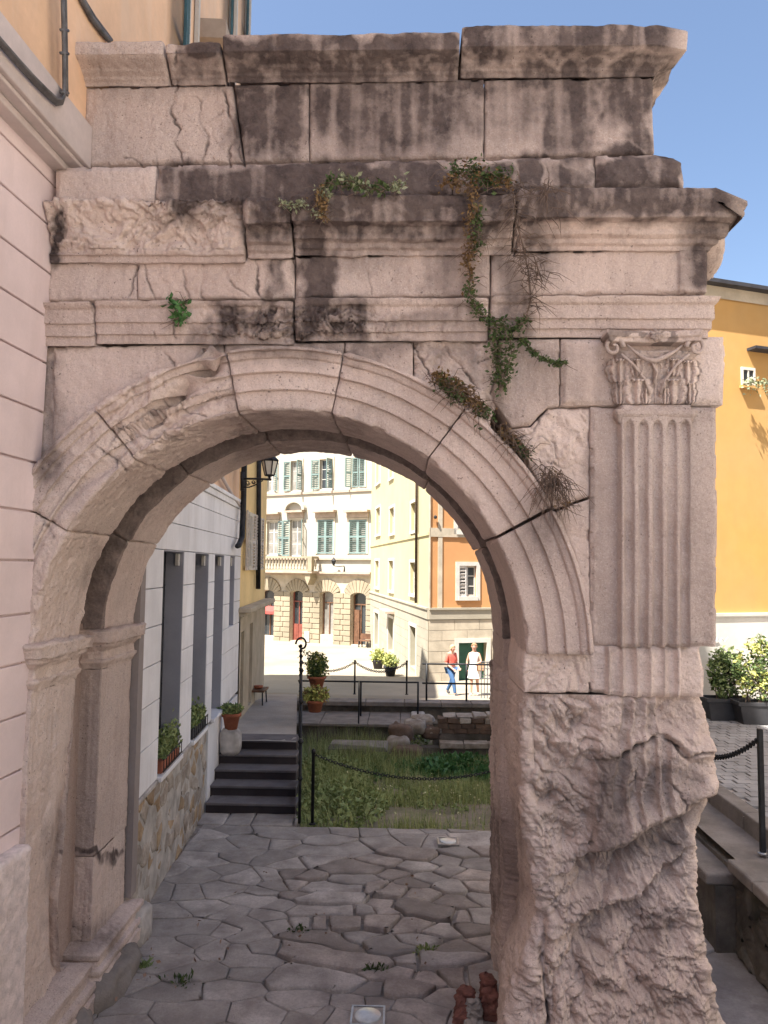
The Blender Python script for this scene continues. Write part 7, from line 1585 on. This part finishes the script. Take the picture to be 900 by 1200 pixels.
face_hair(t1, J1, k1, rz1, M_BLOND)
# woman in white sleeveless dress
Yp = 26.2; Xp = xa(556, Yp); Zp = float(prof_z(Yp)); po = dict(base); rz2 = -.25
po.update(shL=(-.165, 0, 1.40, .05), shR=(.165, 0, 1.40, .05), elbowR=(.24, -.04, 1.16, .038), wristR=(.12, -.22, 1.10, .025), elbowL=(-.25, .02, 1.14, .038), wristL=(-.25, -.06, .89, .025), waist=(0, 0, 1.12, (.115, .09)), pelvis=(0, 0, .93, (.15, .115)),
    kneeL=(-.09, -.06, .48, .056), ankleL=(-.10, -.05, .08, .036), toeL=(-.11, -.20, .035, .03), kneeR=(.10, .0, .48, .056), ankleR=(.12, .10, .09, .036), toeR=(.12, -.05, .035, .03))
t2, J2, k2, T2, cl2 = person(Xp, Yp, Zp, 1.74, po, 'person in a white sleeveless dress with a tan shoulder bag beside the green door', None, rz2)
n = 30; prs = [(.60, .24, .19), (.75, .215, .175), (.93, .185, .150), (1.12, .150, .125), (1.25, .168, .135), (1.36, .178, .135), (1.45, .13, .10)]; P = np.zeros((28, n+1, 3)); zsv = np.linspace(.60, 1.46, 28)
for j, z in enumerate(zsv):
    rx = np.interp(z, [q[0] for q in prs], [q[1] for q in prs]); ry = np.interp(z, [q[0] for q in prs], [q[2] for q in prs])
    for i in range(n+1): a = 2*PI*i/n; fo = 1+.05*math.sin(a*9)*max(0, (1.0-z)/.4); P[j, i] = T2((rx*fo*math.cos(a), ry*fo*math.sin(a), z))
mk('dress', P.reshape(-1, 3), grid_faces(28, n+1), M_DRESS, t2, True)
for s in 'LR': cl2('shoe', ['ankle'+s, 'toe'+s], [('ankle'+s, 'toe'+s)], M_PALE, .006)
face_hair(t2, J2, k2, rz2, M_HAIR2, True)
bq = T2((.24, -.12, .98)); bg_ = thing('shoulder_bag', bq, 'tan shoulder bag hanging at the side of the person in white', 'bag'); mb = MB(); mb.box(bq[0]-.14, bq[0]+.14, bq[1]-.06, bq[1]+.06, bq[2]-.12, bq[2]+.12); mb.build('bag_body', M_BAG, bg_, bevel=.03)
mb = MB(); mb.tube([(bq[0]-.11, bq[1], bq[2]+.11), T2((.17, .0, 1.47)), (bq[0]+.11, bq[1], bq[2]+.11)], .012, 6); mb.build('strap', M_BROWN, bg_, True)
